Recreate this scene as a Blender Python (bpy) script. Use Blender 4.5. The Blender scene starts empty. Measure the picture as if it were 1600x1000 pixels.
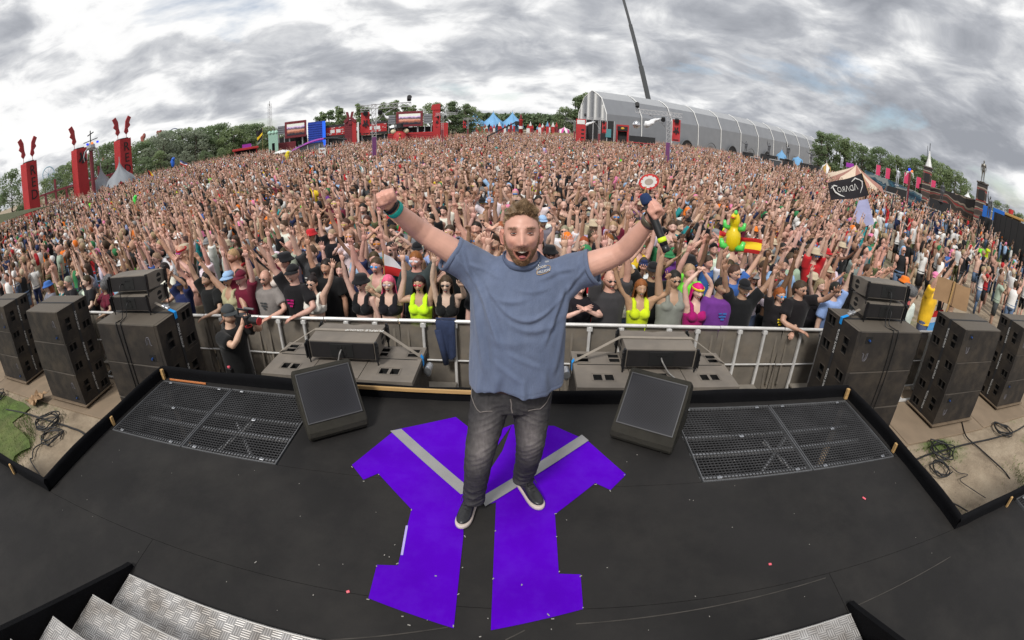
import bpy, bmesh, math, random
import numpy as np
from mathutils import Vector, Matrix
from math import radians, sin, cos, pi, sqrt, atan2
random.seed(7); RNG = np.random.default_rng(11)
SC = bpy.context.scene
COL = SC.collection

# ---------------------------------------------------------------- camera
# fisheye lens (equisolid), solved from the grates, kerbs and stacks of the stage
F_PX, PITCH, ROLL, YAW = 760.2889, 0.4008436, 0.0141225, 0.0239321
CAM = np.array([0.0, 0.0, 3.6])
def _world(d):
    x, y, z = d
    c, s = cos(ROLL), sin(ROLL); x, y = c*x - s*y, s*x + c*y
    c, s = cos(PITCH), sin(PITCH); X, Y, Z = x, z*c + y*s, -z*s + y*c
    c, s = cos(YAW), sin(YAW)
    return np.array([c*X - s*Y, s*X + c*Y, Z])
def ray(px, py):
    x = (px - 800)/F_PX; y = -(py - 500)/F_PX
    r = max(math.hypot(x, y), 1e-9); th = 2*math.asin(r/2); k = sin(th)/r
    return _world((x*k, y*k, cos(th)))
def on_z(px, py, z):            # photo direction met with a level plane
    d = ray(px, py); return CAM + d*((z - CAM[2])/d[2])
def on_y(px, py, y):            # photo direction met with a wall plane
    d = ray(px, py); return CAM + d*(y/d[1])
def at_r(px, py, r):            # photo direction at a known ground distance
    d = ray(px, py); return CAM + d*(r/math.hypot(d[0], d[1]))
cd = bpy.data.cameras.new('camera'); cam = bpy.data.objects.new('camera', cd); COL.objects.link(cam)
_r, _u, _f = _world((1, 0, 0)), _world((0, 1, 0)), _world((0, 0, 1))
cam.matrix_world = Matrix([[_r[i], _u[i], -_f[i], CAM[i]] for i in range(3)] + [[0, 0, 0, 1]])
cd.type = 'PANO'; cd.sensor_fit = 'HORIZONTAL'; cd.sensor_width = 36.0; cd.sensor_height = 22.5
cd.panorama_type = 'FISHEYE_EQUISOLID'
cd.fisheye_lens = F_PX/1600*36; cd.fisheye_fov = pi
cd.clip_start = 0.05; cd.clip_end = 3000
SC.camera = cam

# ---------------------------------------------------------------- world: overcast sky
W = bpy.data.worlds.new('World'); SC.world = W; W.use_nodes = True
nt = W.node_tree; N = nt.nodes; L = nt.links; N.clear()
SUN_EL, SUN_AZ = radians(46), radians(200)     # azimuth clockwise from +Y
def nd(t, **kw):
    n = N.new(t)
    for k, v in kw.items(): setattr(n, k, v)
    return n
out = nd('ShaderNodeOutputWorld'); bg = nd('ShaderNodeBackground'); bg2 = nd('ShaderNodeBackground'); mx = nd('ShaderNodeMixShader')
sky = nd('ShaderNodeTexSky', sky_type='NISHITA', sun_disc=False, sun_elevation=SUN_EL, sun_rotation=SUN_AZ)
L.new(sky.outputs[0], bg.inputs[0]); bg.inputs[1].default_value = 0.10
tc = nd('ShaderNodeTexCoord'); sp = nd('ShaderNodeSeparateXYZ'); L.new(tc.outputs['Generated'], sp.inputs[0])
def wm(op, a, b=None, c=None):
    n = nd('ShaderNodeMath', operation=op)
    for i, v in enumerate((a, b, c)):
        if v is None: continue
        if isinstance(v, (int, float)): n.inputs[i].default_value = v
        else: L.new(v, n.inputs[i])
    return n.outputs[0]
zc = wm('MAXIMUM', sp.outputs[2], 0.0); zz = wm('ADD', zc, 0.33)      # cloud deck seen in mild perspective
cx = nd('ShaderNodeCombineXYZ'); L.new(wm('DIVIDE', sp.outputs[0], zz), cx.inputs[0]); L.new(wm('DIVIDE', sp.outputs[1], zz), cx.inputs[1]); L.new(wm('MULTIPLY', zc, 2.4), cx.inputs[2])
def noise(scale, detail, rough, dist, off):
    mp = nd('ShaderNodeMapping'); mp.inputs[1].default_value = off; L.new(cx.outputs[0], mp.inputs[0])
    n = nd('ShaderNodeTexNoise'); n.inputs['Scale'].default_value = scale; n.inputs['Detail'].default_value = detail
    n.inputs['Roughness'].default_value = rough; n.inputs['Distortion'].default_value = dist; L.new(mp.outputs[0], n.inputs[0]); return n.outputs[0]
def ramp(src, stops):
    r = nd('ShaderNodeValToRGB'); e = r.color_ramp.elements
    while len(e) < len(stops): e.new(0.5)
    for i, (p, c) in enumerate(stops): e[i].position = p; e[i].color = (*c, 1) if isinstance(c, tuple) else (c, c, c, 1)
    L.new(src, r.inputs[0]); return r.outputs[0]
big = noise(1.1, 4, 0.5, 0.3, (3.1, 1.7, 0)); fine = noise(3.6, 9, 0.58, 0.35, (7.3, 2.2, 4))
mixv = wm('ADD', wm('MULTIPLY', big, 0.55), wm('MULTIPLY', fine, 0.45))
ccol = ramp(mixv, [(0.37, (0.30, 0.315, 0.35)), (0.45, (0.43, 0.445, 0.48)), (0.505, (0.62, 0.63, 0.65)), (0.552, (0.88, 0.88, 0.88)), (0.66, (1.0, 0.99, 0.97))])
gap = ramp(noise(1.1, 7, 0.55, 0.3, (11.3, 5.2, 0)), [(0.56, 1.0), (0.66, 0.2)])
L.new(ccol, bg2.inputs[0]); bg2.inputs[1].default_value = 0.97
L.new(gap, mx.inputs[0]); L.new(bg.outputs[0], mx.inputs[1]); L.new(bg2.outputs[0], mx.inputs[2]); L.new(mx.outputs[0], out.inputs[0])

# ---------------------------------------------------------------- sun behind thin cloud
sl = bpy.data.lights.new('sun', 'SUN'); sl.energy = 2.4; sl.angle = radians(11); sl.color = (1.0, 0.965, 0.91)
sun = bpy.data.objects.new('sun', sl); COL.objects.link(sun); sun.location = (0, 0, 60)
sd = Vector((sin(SUN_AZ)*cos(SUN_EL), cos(SUN_AZ)*cos(SUN_EL), sin(SUN_EL)))
sun.rotation_euler = sd.to_track_quat('Z', 'Y').to_euler()

vs = SC.view_settings; vs.view_transform = 'Standard'; vs.look = 'None'; vs.gamma = 1.0; vs.use_curve_mapping = False; vs.exposure = 0.2
SC.cycles.max_bounces = 6; SC.cycles.diffuse_bounces = 1; SC.cycles.glossy_bounces = 2; SC.cycles.transparent_max_bounces = 6
SC.cycles.use_denoising = True

# ================================================================ helpers
MATS = {}
def mat(name, col=(0.5, 0.5, 0.5), rough=0.7, metal=0.0, var=0.12, scale=6.0, bump=0.0, bscale=60.0, dirt=0.0, dirtcol=(0.16, 0.12, 0.08), dscale=2.5,
        src='rgb', coat=0.0, sheen=0.0, sss=0.0, emit=0.0, spec=0.5, alpha=1.0, stretch=None, attr='Col', lo=None):
    """procedural surface: base colour (fixed, per object or from a colour attribute), large and fine tone variation, dirt and bump"""
    if name in MATS: return MATS[name]
    m = bpy.data.materials.new(name); m.use_nodes = True; nt = m.node_tree; n = nt.nodes; l = nt.links
    b = n['Principled BSDF']; b.inputs['Roughness'].default_value = rough; b.inputs['Metallic'].default_value = metal
    b.inputs['Specular IOR Level'].default_value = spec
    if coat: b.inputs['Coat Weight'].default_value = coat; b.inputs['Coat Roughness'].default_value = 0.15
    if sheen: b.inputs['Sheen Weight'].default_value = sheen; b.inputs['Sheen Roughness'].default_value = 0.5
    if sss: b.inputs['Subsurface Weight'].default_value = sss; b.inputs['Subsurface Radius'].default_value = (0.012, 0.005, 0.003); b.inputs['Subsurface Scale'].default_value = 1.0
    if alpha < 1: b.inputs['Alpha'].default_value = alpha
    tc = n.new('ShaderNodeTexCoord'); co = tc.outputs['Object']
    if stretch:
        mp = n.new('ShaderNodeMapping'); mp.inputs['Scale'].default_value = stretch; l.new(co, mp.inputs[0]); co = mp.outputs[0]
    if src == 'obj': base = n.new('ShaderNodeObjectInfo').outputs['Color']
    elif src == 'attr':
        a = n.new('ShaderNodeAttribute'); a.attribute_name = attr; base = a.outputs['Color']
    else:
        r = n.new('ShaderNodeRGB'); r.outputs[0].default_value = (*col, 1); base = r.outputs[0]
    if var:
        t = n.new('ShaderNodeTexNoise'); t.inputs['Scale'].default_value = scale; t.inputs['Detail'].default_value = 6; l.new(co, t.inputs[0])
        mr = n.new('ShaderNodeMapRange'); mr.inputs[1].default_value = 0.25; mr.inputs[2].default_value = 0.75
        mr.inputs[3].default_value = 1 - var; mr.inputs[4].default_value = 1 + var; l.new(t.outputs[0], mr.inputs[0])
        mu = n.new('ShaderNodeMix'); mu.data_type = 'RGBA'; mu.blend_type = 'MULTIPLY'; mu.inputs[0].default_value = 1
        l.new(base, mu.inputs[6]); l.new(mr.outputs[0], mu.inputs[7]); base = mu.outputs[2]
    if dirt:
        t2 = n.new('ShaderNodeTexNoise'); t2.inputs['Scale'].default_value = dscale; t2.inputs['Detail'].default_value = 9; t2.inputs['Roughness'].default_value = 0.7; l.new(co, t2.inputs[0])
        mr = n.new('ShaderNodeMapRange'); mr.inputs[1].default_value = 0.45; mr.inputs[2].default_value = 0.72; mr.inputs[4].default_value = dirt; l.new(t2.outputs[0], mr.inputs[0])
        mu = n.new('ShaderNodeMix'); mu.data_type = 'RGBA'; l.new(mr.outputs[0], mu.inputs[0]); l.new(base, mu.inputs[6]); mu.inputs[7].default_value = (*dirtcol, 1); base = mu.outputs[2]
    l.new(base, b.inputs['Base Color'])
    if emit: l.new(base, b.inputs['Emission Color']); b.inputs['Emission Strength'].default_value = emit
    if bump:
        t3 = n.new('ShaderNodeTexNoise'); t3.inputs['Scale'].default_value = bscale; t3.inputs['Detail'].default_value = 4; l.new(co, t3.inputs[0])
        bp = n.new('ShaderNodeBump'); bp.inputs['Strength'].default_value = min(1, bump); bp.inputs['Distance'].default_value = 0.01; l.new(t3.outputs[0], bp.inputs['Height']); l.new(bp.outputs[0], b.inputs['Normal'])
    MATS[name] = m; return m

def rotm(rx=0, ry=0, rz=0):
    return np.array(Matrix.Rotation(rz, 3, 'Z') @ Matrix.Rotation(ry, 3, 'Y') @ Matrix.Rotation(rx, 3, 'X'))
class MB:
    """collects shapes and links them as one mesh object"""
    def __init__(s): s.v = []; s.f = []; s.m = []
    def add(s, V, F, mi=0, R=None, T=None):
        V = np.asarray(V, float)
        if R is not None: V = V @ np.asarray(R).T
        if T is not None: V = V + np.asarray(T)
        o = len(s.v); s.v += V.tolist(); s.f += [[i + o for i in q] for q in F]; s.m += [mi]*len(F); return s
    def box(s, c, d, mi=0, R=None):
        x, y, z = [k/2 for k in d]
        V = [(sx*x, sy*y, sz*z) for sx in (-1, 1) for sy in (-1, 1) for sz in (-1, 1)]
        F = [(0, 1, 3, 2), (4, 6, 7, 5), (0, 4, 5, 1), (2, 3, 7, 6), (0, 2, 6, 4), (1, 5, 7, 3)]
        return s.add(V, F, mi, R, c)
    def cbox(s, c, d, b=0.01, mi=0, R=None):       # chamfered box
        h = np.array(d)/2; V = []; idx = {}
        for ax in range(3):
            for sg in [(a, bb, cc) for a in (-1, 1) for bb in (-1, 1) for cc in (-1, 1)]:
                p = [sg[k]*(h[k] - (0 if k == ax else b)) for k in range(3)]
                idx[(ax, sg)] = len(V); V.append(p)
        F = []
        for ax in range(3):
            o1, o2 = (ax + 1) % 3, (ax + 2) % 3
            for sgn in (-1, 1):
                q = []
                for a, bb in ((-1, -1), (1, -1), (1, 1), (-1, 1)):
                    t = [0, 0, 0]; t[ax] = sgn; t[o1] = a; t[o2] = bb; q.append(idx[(ax, tuple(t))])
                F.append(q if sgn > 0 else q[::-1])
            for a in (-1, 1):
                for bb in (-1, 1):
                    t0 = [0, 0, 0]; t0[o1] = a; t0[o2] = bb; t0[ax] = -1; t1 = list(t0); t1[ax] = 1
                    q = [idx[(o1, tuple(t0))], idx[(o1, tuple(t1))], idx[(o2, tuple(t1))], idx[(o2, tuple(t0))]]
                    F.append(q[::-1] if a*bb > 0 else q)
        for sg in [(a, bb, cc) for a in (-1, 1) for bb in (-1, 1) for cc in (-1, 1)]:
            q = [idx[(0, sg)], idx[(1, sg)], idx[(2, sg)]]
            F.append(q if sg[0]*sg[1]*sg[2] > 0 else q[::-1])
        return s.add(V, F, mi, R, c)
    def tube(s, P, r, n=8, mi=0, cap=True, ref=None, R=None, T=None):
        P = np.asarray(P, float); k = len(P); rr = [(q, q) if np.isscalar(q) else q for q in (r if hasattr(r, '__len__') else [r]*k)]
        V = []; u = None
        for i in range(k):
            t = P[min(i + 1, k - 1)] - P[max(i - 1, 0)]; t = t/(np.linalg.norm(t) + 1e-12)
            if u is None:
                a = np.array(ref if ref is not None else ((0, 0, 1) if abs(t[2]) < 0.9 else (1, 0, 0)), float)
                u = a - t*np.dot(a, t)
            else: u = u - t*np.dot(u, t)
            u = u/(np.linalg.norm(u) + 1e-12); w = np.cross(t, u)
            for j in range(n):
                a = 2*pi*j/n; V.append(P[i] + u*cos(a)*rr[i][0] + w*sin(a)*rr[i][1])
        F = [(i*n + j, i*n + (j + 1) % n, (i + 1)*n + (j + 1) % n, (i + 1)*n + j) for i in range(k - 1) for j in range(n)]
        if cap: F += [tuple(range(n))[::-1], tuple((k - 1)*n + j for j in range(n))]
        return s.add(V, F, mi, R, T)
    def bar(s, a, b, w, h=None, mi=0):
        return s.tube([a, b], [(h or w, w)]*2, 4, mi) if False else s._bar(a, b, w, h or w, mi)
    def _bar(s, a, b, w, h, mi):
        a = np.array(a, float); b = np.array(b, float); t = b - a; ln = np.linalg.norm(t); t = t/ln
        ref = np.array((0, 0, 1.0)) if abs(t[2]) < 0.95 else np.array((0, 1.0, 0)); u = np.cross(ref, t); u /= np.linalg.norm(u); w_ = np.cross(t, u)
        return s.box((a + b)/2, (ln, w, h), mi, np.stack([t, u, w_], 1))
    def lathe(s, prof, n=16, mi=0, R=None, T=None):
        V = []; F = []; k = len(prof)
        for r, z in prof:
            for j in range(n): V.append((r*cos(2*pi*j/n), r*sin(2*pi*j/n), z))
        F = [(i*n + j, i*n + (j + 1) % n, (i + 1)*n + (j + 1) % n, (i + 1)*n + j) for i in range(k - 1) for j in range(n)]
        if prof[0][0] > 1e-4: F.append(tuple(range(n))[::-1])
        if prof[-1][0] > 1e-4: F.append(tuple((k - 1)*n + j for j in range(n)))
        return s.add(V, F, mi, R, T)
    def ell(s, c, r, nu=12, nv=8, mi=0, R=None):
        V = [(0, 0, -r[2])]; F = []
        for i in range(1, nv):
            a = -pi/2 + pi*i/nv
            for j in range(nu): V.append((r[0]*cos(a)*cos(2*pi*j/nu), r[1]*cos(a)*sin(2*pi*j/nu), r[2]*sin(a)))
        V.append((0, 0, r[2])); t = len(V) - 1
        for j in range(nu):
            F.append((0, 1 + (j + 1) % nu, 1 + j)); F.append((t, 1 + (nv - 2)*nu + j, 1 + (nv - 2)*nu + (j + 1) % nu))
        for i in range(nv - 2):
            for j in range(nu): F.append((1 + i*nu + j, 1 + i*nu + (j + 1) % nu, 1 + (i + 1)*nu + (j + 1) % nu, 1 + (i + 1)*nu + j))
        return s.add(V, F, mi, R, c)
    def prism(s, poly, z0, z1, mi=0, R=None, T=None):
        n = len(poly); V = [(x, y, z0) for x, y in poly] + [(x, y, z1) for x, y in poly]
        F = [tuple(range(n))[::-1], tuple(range(n, 2*n))] + [(i, (i + 1) % n, n + (i + 1) % n, n + i) for i in range(n)]
        return s.add(V, F, mi, R, T)
    def holes(s, w, h, th, rects, mi=0, mi2=None, R=None, T=None):
        """plate w x h (u, v), thickness th below w=0, with blind rectangular holes (u0,u1,v0,v1)"""
        us = sorted({-w/2, w/2, *[a for r in rects for a in r[:2]]}); vs_ = sorted({-h/2, h/2, *[a for r in rects for a in r[2:]]})
        inh = lambda u, v: any(r[0] < u < r[1] and r[2] < v < r[3] for r in rects)
        V = []; F = []; M = []
        def q(*p, m=mi):
            o = len(V); V.extend(p); F.append((o, o + 1, o + 2, o + 3)); M.append(m)
        m2 = mi if mi2 is None else mi2
        for i in range(len(us) - 1):
            for j in range(len(vs_) - 1):
                a, b, c, d = us[i], us[i + 1], vs_[j], vs_[j + 1]
                if not inh((a + b)/2, (c + d)/2): q((a, c, 0), (b, c, 0), (b, d, 0), (a, d, 0))
        for a, b, c, d in rects:
            e = -th*0.95
            q((a, c, e), (b, c, e), (b, d, e), (a, d, e), m=m2)
            q((a, c, 0), (a, d, 0), (a, d, e), (a, c, e), m=m2); q((b, c, 0), (b, c, e), (b, d, e), (b, d, 0), m=m2)
            q((a, c, 0), (a, c, e), (b, c, e), (b, c, 0), m=m2); q((a, d, 0), (b, d, 0), (b, d, e), (a, d, e), m=m2)
        W_, H_ = w/2, h/2
        q((-W_, -H_, 0), (-W_, -H_, -th), (W_, -H_, -th), (W_, -H_, 0)); q((-W_, H_, 0), (W_, H_, 0), (W_, H_, -th), (-W_, H_, -th))
        q((-W_, -H_, 0), (-W_, H_, 0), (-W_, H_, -th), (-W_, -H_, -th)); q((W_, -H_, 0), (W_, -H_, -th), (W_, H_, -th), (W_, H_, 0))
        o = len(s.m); s.add(V, F, 0, R, T); s.m[o:] = M; return s
    def mesh(s, name, mats, smooth=False):
        me = bpy.data.meshes.new(name); me.from_pydata(s.v, [], s.f)
        for mm in (mats if isinstance(mats, (list, tuple)) else [mats]): me.materials.append(mm)
        if any(s.m): me.polygons.foreach_set('material_index', s.m)
        if smooth: me.polygons.foreach_set('use_smooth', [True]*len(s.f))
        me.update(); return me
    def build(s, name, mats, parent=None, smooth=False, loc=None, rz=0):
        return link(name, s.mesh(name, mats, smooth), parent, loc, rz)
def link(name, me, parent=None, loc=None, rz=0):
    o = bpy.data.objects.new(name, me); COL.objects.link(o)
    if parent is not None: o.parent = parent
    if loc is not None: o.location = loc
    if rz: o.rotation_euler[2] = rz
    return o
def tag(o, label=None, cat=None, group=None, kind=None):
    if label: o['label'] = label
    if cat: o['category'] = cat
    if group: o['group'] = group
    if kind: o['kind'] = kind
    return o
def thing(name, label, cat, loc=(0, 0, 0), rz=0, group=None):
    o = bpy.data.objects.new(name, None); COL.objects.link(o); o.location = loc; o.rotation_euler[2] = rz; o.empty_display_size = 0.1
    return tag(o, label, cat, group)
def dup(root, loc=None, rz=None, label=None, group=None, parent=None):
    r = root.copy(); COL.objects.link(r)
    if parent is not None: r.parent = parent
    if loc is not None: r.location = loc
    if rz is not None: r.rotation_euler[2] = rz
    if label: r['label'] = label
    if group: r['group'] = group
    for ch in list(root.children): dup(ch, parent=r)
    return r
def text_mesh(s, size=1.0, extrude=0.004, font_align='CENTER', xs=1.0):
    """flat lettering as mesh data, in local XY"""
    cu = bpy.data.curves.new('lettering', 'FONT'); cu.body = s; cu.size = size; cu.extrude = extrude; cu.align_x = font_align; cu.align_y = 'CENTER'; cu.resolution_u = 2
    o = bpy.data.objects.new('lettering', cu); COL.objects.link(o)
    me = bpy.data.meshes.new_from_object(o.evaluated_get(bpy.context.evaluated_depsgraph_get()))
    bpy.data.objects.remove(o); bpy.data.curves.remove(cu)
    if xs != 1.0:
        me.transform(Matrix.Diagonal((xs, 1, 1, 1)))
    return me
def lettering(name, s, size, m, parent, M4, xs=1.0, extrude=0.004):
    me = text_mesh(s, size, extrude, xs=xs); me.transform(M4); me.materials.clear(); me.materials.append(m)
    return link(name, me, parent)
def frame4(o, x, y):
    """4x4 with local X along x, local Y along y, at o"""
    x = Vector(x).normalized(); y = Vector(y).normalized(); z = x.cross(y)
    return Matrix([[x[i], y[i], z[i], o[i]] for i in range(3)] + [[0, 0, 0, 1]])
def eval_mesh(me, mods):
    """run modifiers (name, settings) over mesh data, return new mesh data"""
    o = bpy.data.objects.new('work', me); COL.objects.link(o)
    for t, kw in mods:
        md = o.modifiers.new(t, t)
        for k, v in kw.items(): setattr(md, k, v)
    dg = bpy.context.evaluated_depsgraph_get(); dg.update()
    r = bpy.data.meshes.new_from_object(o.evaluated_get(dg)); bpy.data.objects.remove(o); return r
def mesh_np(me):
    v = np.empty(len(me.vertices)*3); me.vertices.foreach_get('co', v); return v.reshape(-1, 3)
def set_np(me, v): me.vertices.foreach_set('co', np.ascontiguousarray(v).ravel()); me.update()
def smooth_all(me): me.polygons.foreach_set('use_smooth', [True]*len(me.polygons)); me.update()
def sstep(a, b, x): t = np.clip((x - a)/(b - a), 0, 1); return t*t*(3 - 2*t)
def vnoise(p, f, seed=0):
    """cheap smooth pseudo noise from summed sines, -1..1"""
    r = np.random.default_rng(seed); o = np.zeros(len(p))
    for k in range(6):
        d = r.normal(size=3); d /= np.linalg.norm(d); o += np.sin(p @ d*f*(0.7 + 0.35*k) + r.uniform(0, 6.28))
    return o/6

# ================================================================ ground
ZS = 1.35                                   # stage top
def ground_mat():
    m = bpy.data.materials.new('trodden_ground'); m.use_nodes = True; nt = m.node_tree; n = nt.nodes; l = nt.links; b = n['Principled BSDF']; b.inputs['Roughness'].default_value = 0.95
    tc = n.new('ShaderNodeTexCoord'); co = tc.outputs['Object']
    def nz(s, d=8, r=0.6):
        t = n.new('ShaderNodeTexNoise'); t.inputs['Scale'].default_value = s; t.inputs['Detail'].default_value = d; t.inputs['Roughness'].default_value = r; l.new(co, t.inputs[0]); return t.outputs[0]
    def rp(src, st):
        r = n.new('ShaderNodeValToRGB'); e = r.color_ramp.elements
        while len(e) < len(st): e.new(0.5)
        for i, (p, c) in enumerate(st): e[i].position = p; e[i].color = (*c, 1)
        l.new(src, r.inputs[0]); return r.outputs[0]
    sand = rp(nz(1.7), [(0.3, (0.22, 0.168, 0.115)), (0.5, (0.33, 0.26, 0.182)), (0.7, (0.42, 0.34, 0.245))])
    grass = rp(nz(9), [(0.3, (0.05, 0.085, 0.02)), (0.6, (0.11, 0.17, 0.035)), (0.8, (0.19, 0.2, 0.07))])
    msk = rp(nz(0.35, 9, 0.68), [(0.56, (0, 0, 0)), (0.66, (1, 1, 1))])
    mu = n.new('ShaderNodeMix'); mu.data_type = 'RGBA'; l.new(msk, mu.inputs[0]); l.new(sand, mu.inputs[6]); l.new(grass, mu.inputs[7]); l.new(mu.outputs[2], b.inputs['Base Color'])
    bp = n.new('ShaderNodeBump'); bp.inputs['Strength'].default_value = 0.8; bp.inputs['Distance'].default_value = 0.06; l.new(nz(7, 9, 0.7), bp.inputs['Height']); l.new(bp.outputs[0], b.inputs['Normal'])
    return m
gm = ground_mat()
b = MB()
gx = [-900, -300, -120, -40] + list(np.linspace(-16, 16, 65)) + [40, 120, 300, 900]; gy = [-40, -10] + list(np.linspace(0, 9, 25)) + [30, 100, 300, 900]
V = [(x, y, (0.018*sin(x*3.1 + y*1.3) + 0.014*sin(x*5.7 - y*6.1) + 0.012*sin(y*9.3 + x*2)) if (abs(x) < 15.9 and 0.1 < y < 4.0) else 0) for y in gy for x in gx]
F = [(j*len(gx) + i, j*len(gx) + i + 1, (j + 1)*len(gx) + i + 1, (j + 1)*len(gx) + i) for j in range(len(gy) - 1) for i in range(len(gx) - 1)]
b.add(V, F); tag(b.build('ground', gm, smooth=True), kind='structure')
# lawn: bare-edged patches of turf beside the stage and out on the right of the field
def lawn(name, cx_, cy_, rx, ry, seed, z=0.03):
    r = random.Random(seed); n = 40; pts = []
    for i in range(n):
        a = 2*pi*i/n; k = 1 + 0.18*sin(3*a + seed) + 0.12*sin(7*a + 2*seed) + r.uniform(-0.05, 0.05); pts.append((cx_ + rx*k*cos(a), cy_ + ry*k*sin(a)))
    b = MB(); b.add([(cx_, cy_, z)] + [(x, y, z*0.9) for x, y in pts], [(0, 1 + i, 1 + (i + 1) % n) for i in range(n)])
    tag(b.build(name, mat('turf', (0.085, 0.13, 0.028), 0.9, var=0.5, scale=3, dirt=0.5, dirtcol=(0.2, 0.16, 0.08), dscale=0.6, bump=0.8, bscale=40)), kind='structure')
lawn('lawn', -10.2, 2.7, 2.6, 1.05, 3, 0.045)
for k, (x, y, rx, ry) in enumerate(((46, 26, 9, 5), (62, 40, 14, 7), (36, 24, 3, 2), (66, 47, 10, 6), (-46, 24, 7, 4), (-58, 33, 8, 5))): lawn('lawn', x, y, rx, ry, k + 5, 0.02)
def blades(name, n, region, hh, seed):
    r = np.random.default_rng(seed); b = MB(); V = []; F = []
    while len(F) < n:
        x, y = region(r); a = r.uniform(0, 6.28); h = hh*r.uniform(0.5, 1.3); lx, ly = r.normal(0, 0.35, 2)*h; w = 0.004 + 0.004*r.random(); o = len(V)
        V += [(x - w*cos(a), y - w*sin(a), 0.0), (x + w*cos(a), y + w*sin(a), 0.0), (x + lx, y + ly, h)]; F.append((o, o + 1, o + 2))
    b.add(V, F); return b
def reg1(r):
    while True:
        x, y = r.uniform(-13, -7.2), r.uniform(1.7, 4.0)
        e = ((x + 10.2)/2.7)**2 + ((y - 2.7)/1.1)**2
        if e < 1 or r.random() < 0.06: return x, y
tag(blades('grass', 14000, reg1, 0.07, 2).build('grass', mat('grass_blade', (0.10, 0.155, 0.03), 0.7, var=0.45, scale=2)), 'short trampled grass on the ground beside the left stage wing', 'grass', kind='stuff')
def reg2(r):
    k = r.integers(0, 4); c = ((8.0, 2.6), (6.4, 3.8), (9.9, 3.1), (5.5, 2.2))[k]; return c[0] + r.normal(0, 0.28), min(3.95, c[1] + r.normal(0, 0.2))
tag(blades('weeds', 2200, reg2, 0.05, 4).build('weeds', mat('grass_blade')), 'sparse green weeds in the sand beside the right stage wing', 'grass', kind='stuff')
# ground protection boards along the pit
PLY = mat('trackway_board', (0.25, 0.185, 0.125), 0.8, var=0.16, scale=2.2, dirt=0.55, dirtcol=(0.2, 0.155, 0.105), dscale=1.4, bump=0.15, bscale=30)
pb = thing('trackway', 'sandy brown ground boards laid along the pit behind the crowd barrier', 'ground board')
x = -15.0; k = 0
me0 = MB().cbox((0, 0, 0.0175), (2.42, 1.5, 0.035), 0.004).mesh('board', PLY)
while x < 15:
    o = link('board', me0, pb, (x, 4.83 + 0.03*sin(k*2.1), 0.001*(k % 2))); o.rotation_euler[2] = 0.006*sin(k*3.3); x += 2.44; k += 1

# ================================================================ stage deck
XL, XR, YF, YW = -3.85, 3.36, 3.50, 1.43     # thrust edges, front edge, wing edge
VIN = mat('black_stage_vinyl', (0.0178, 0.0166, 0.0162), 0.75, var=0.28, scale=1.3, dirt=0.55, dirtcol=(0.036, 0.033, 0.030), dscale=1.6, bump=0.12, bscale=25, spec=0.22)
BLK = mat('black_molton_cloth', (0.0045, 0.0045, 0.0055), 0.9, var=0.2, bump=0.4, bscale=90, spec=0.12)
WOOD = mat('bare_timber', (0.46, 0.28, 0.11), 0.7, var=0.2, scale=4, stretch=(1, 12, 12))
GALV = mat('galvanised_steel', (0.42, 0.43, 0.45), 0.45, 0.85, var=0.2, scale=20)
deck = MB()
holes = [(XL + 0.04, XL + 2.06, 2.44, 3.43), (XR - 2.06, XR - 0.04, 2.44, 3.43)]
def slab(b, x0, x1, y0, y1, z1=ZS, th=0.08): b.box(((x0 + x1)/2, (y0 + y1)/2, z1 - th/2), (x1 - x0, y1 - y0, th))
dk = bpy.data.objects.new('stage_deck', None); COL.objects.link(dk); tag(dk, kind='structure')
G = 0.0035
rects = [(XL, XR, YW + G, 2.44), (XL + 2.06, XR - 2.06, 2.44 + G, YF), (XL, XL + 2.06 - G, 3.43, YF), (XR - 2.06 + G, XR, 3.43, YF), (XL, XL + 0.04, 2.44 + G, 3.43 - G), (XR - 0.04, XR, 2.44 + G, 3.43 - G),
         (-2.40, 1.94, 1.075, YW), (XL - 1.2, -2.40 - G, -1.2, YW), (1.94 + G, XR + 1.15, -1.2, YW), (-7.6, XL - 1.2 - G, -1.2, 0.45), (XR + 1.15 + G, 7.6, -1.2, 0.45)]
for r in rects:
    d = MB(); slab(d, *r); d.build('deck_panel', VIN, dk)
# dark void below the grates with scaffold bars
vd = MB()
for (x0, x1, y0, y1) in holes: vd.box(((x0 + x1)/2, (y0 + y1)/2, 0.30), (x1 - x0 + 0.2, y1 - y0 + 0.2, 0.02))
vd.build('void_floor', BLK, dk)
sc = MB()
for (x0, x1, y0, y1) in holes:
    for t in (0.25, 0.55, 0.8): sc.tube([(x0 + 0.05, y0 + t*(y1 - y0), 1.16), (x1 - 0.05, y0 + t*(y1 - y0), 1.16)], 0.024, 8)
    sc.tube([(x0 + 0.3, y0 + 0.1, 0.5), (x0 + 1.3, y1 - 0.1, 1.1)], 0.024, 8); sc.tube([(x1 - 0.2, y0 + 0.1, 0.5), (x1 - 1.0, y1 - 0.1, 1.0)], 0.024, 8)
sc.build('scaffold_bar', GALV, dk)
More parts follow.
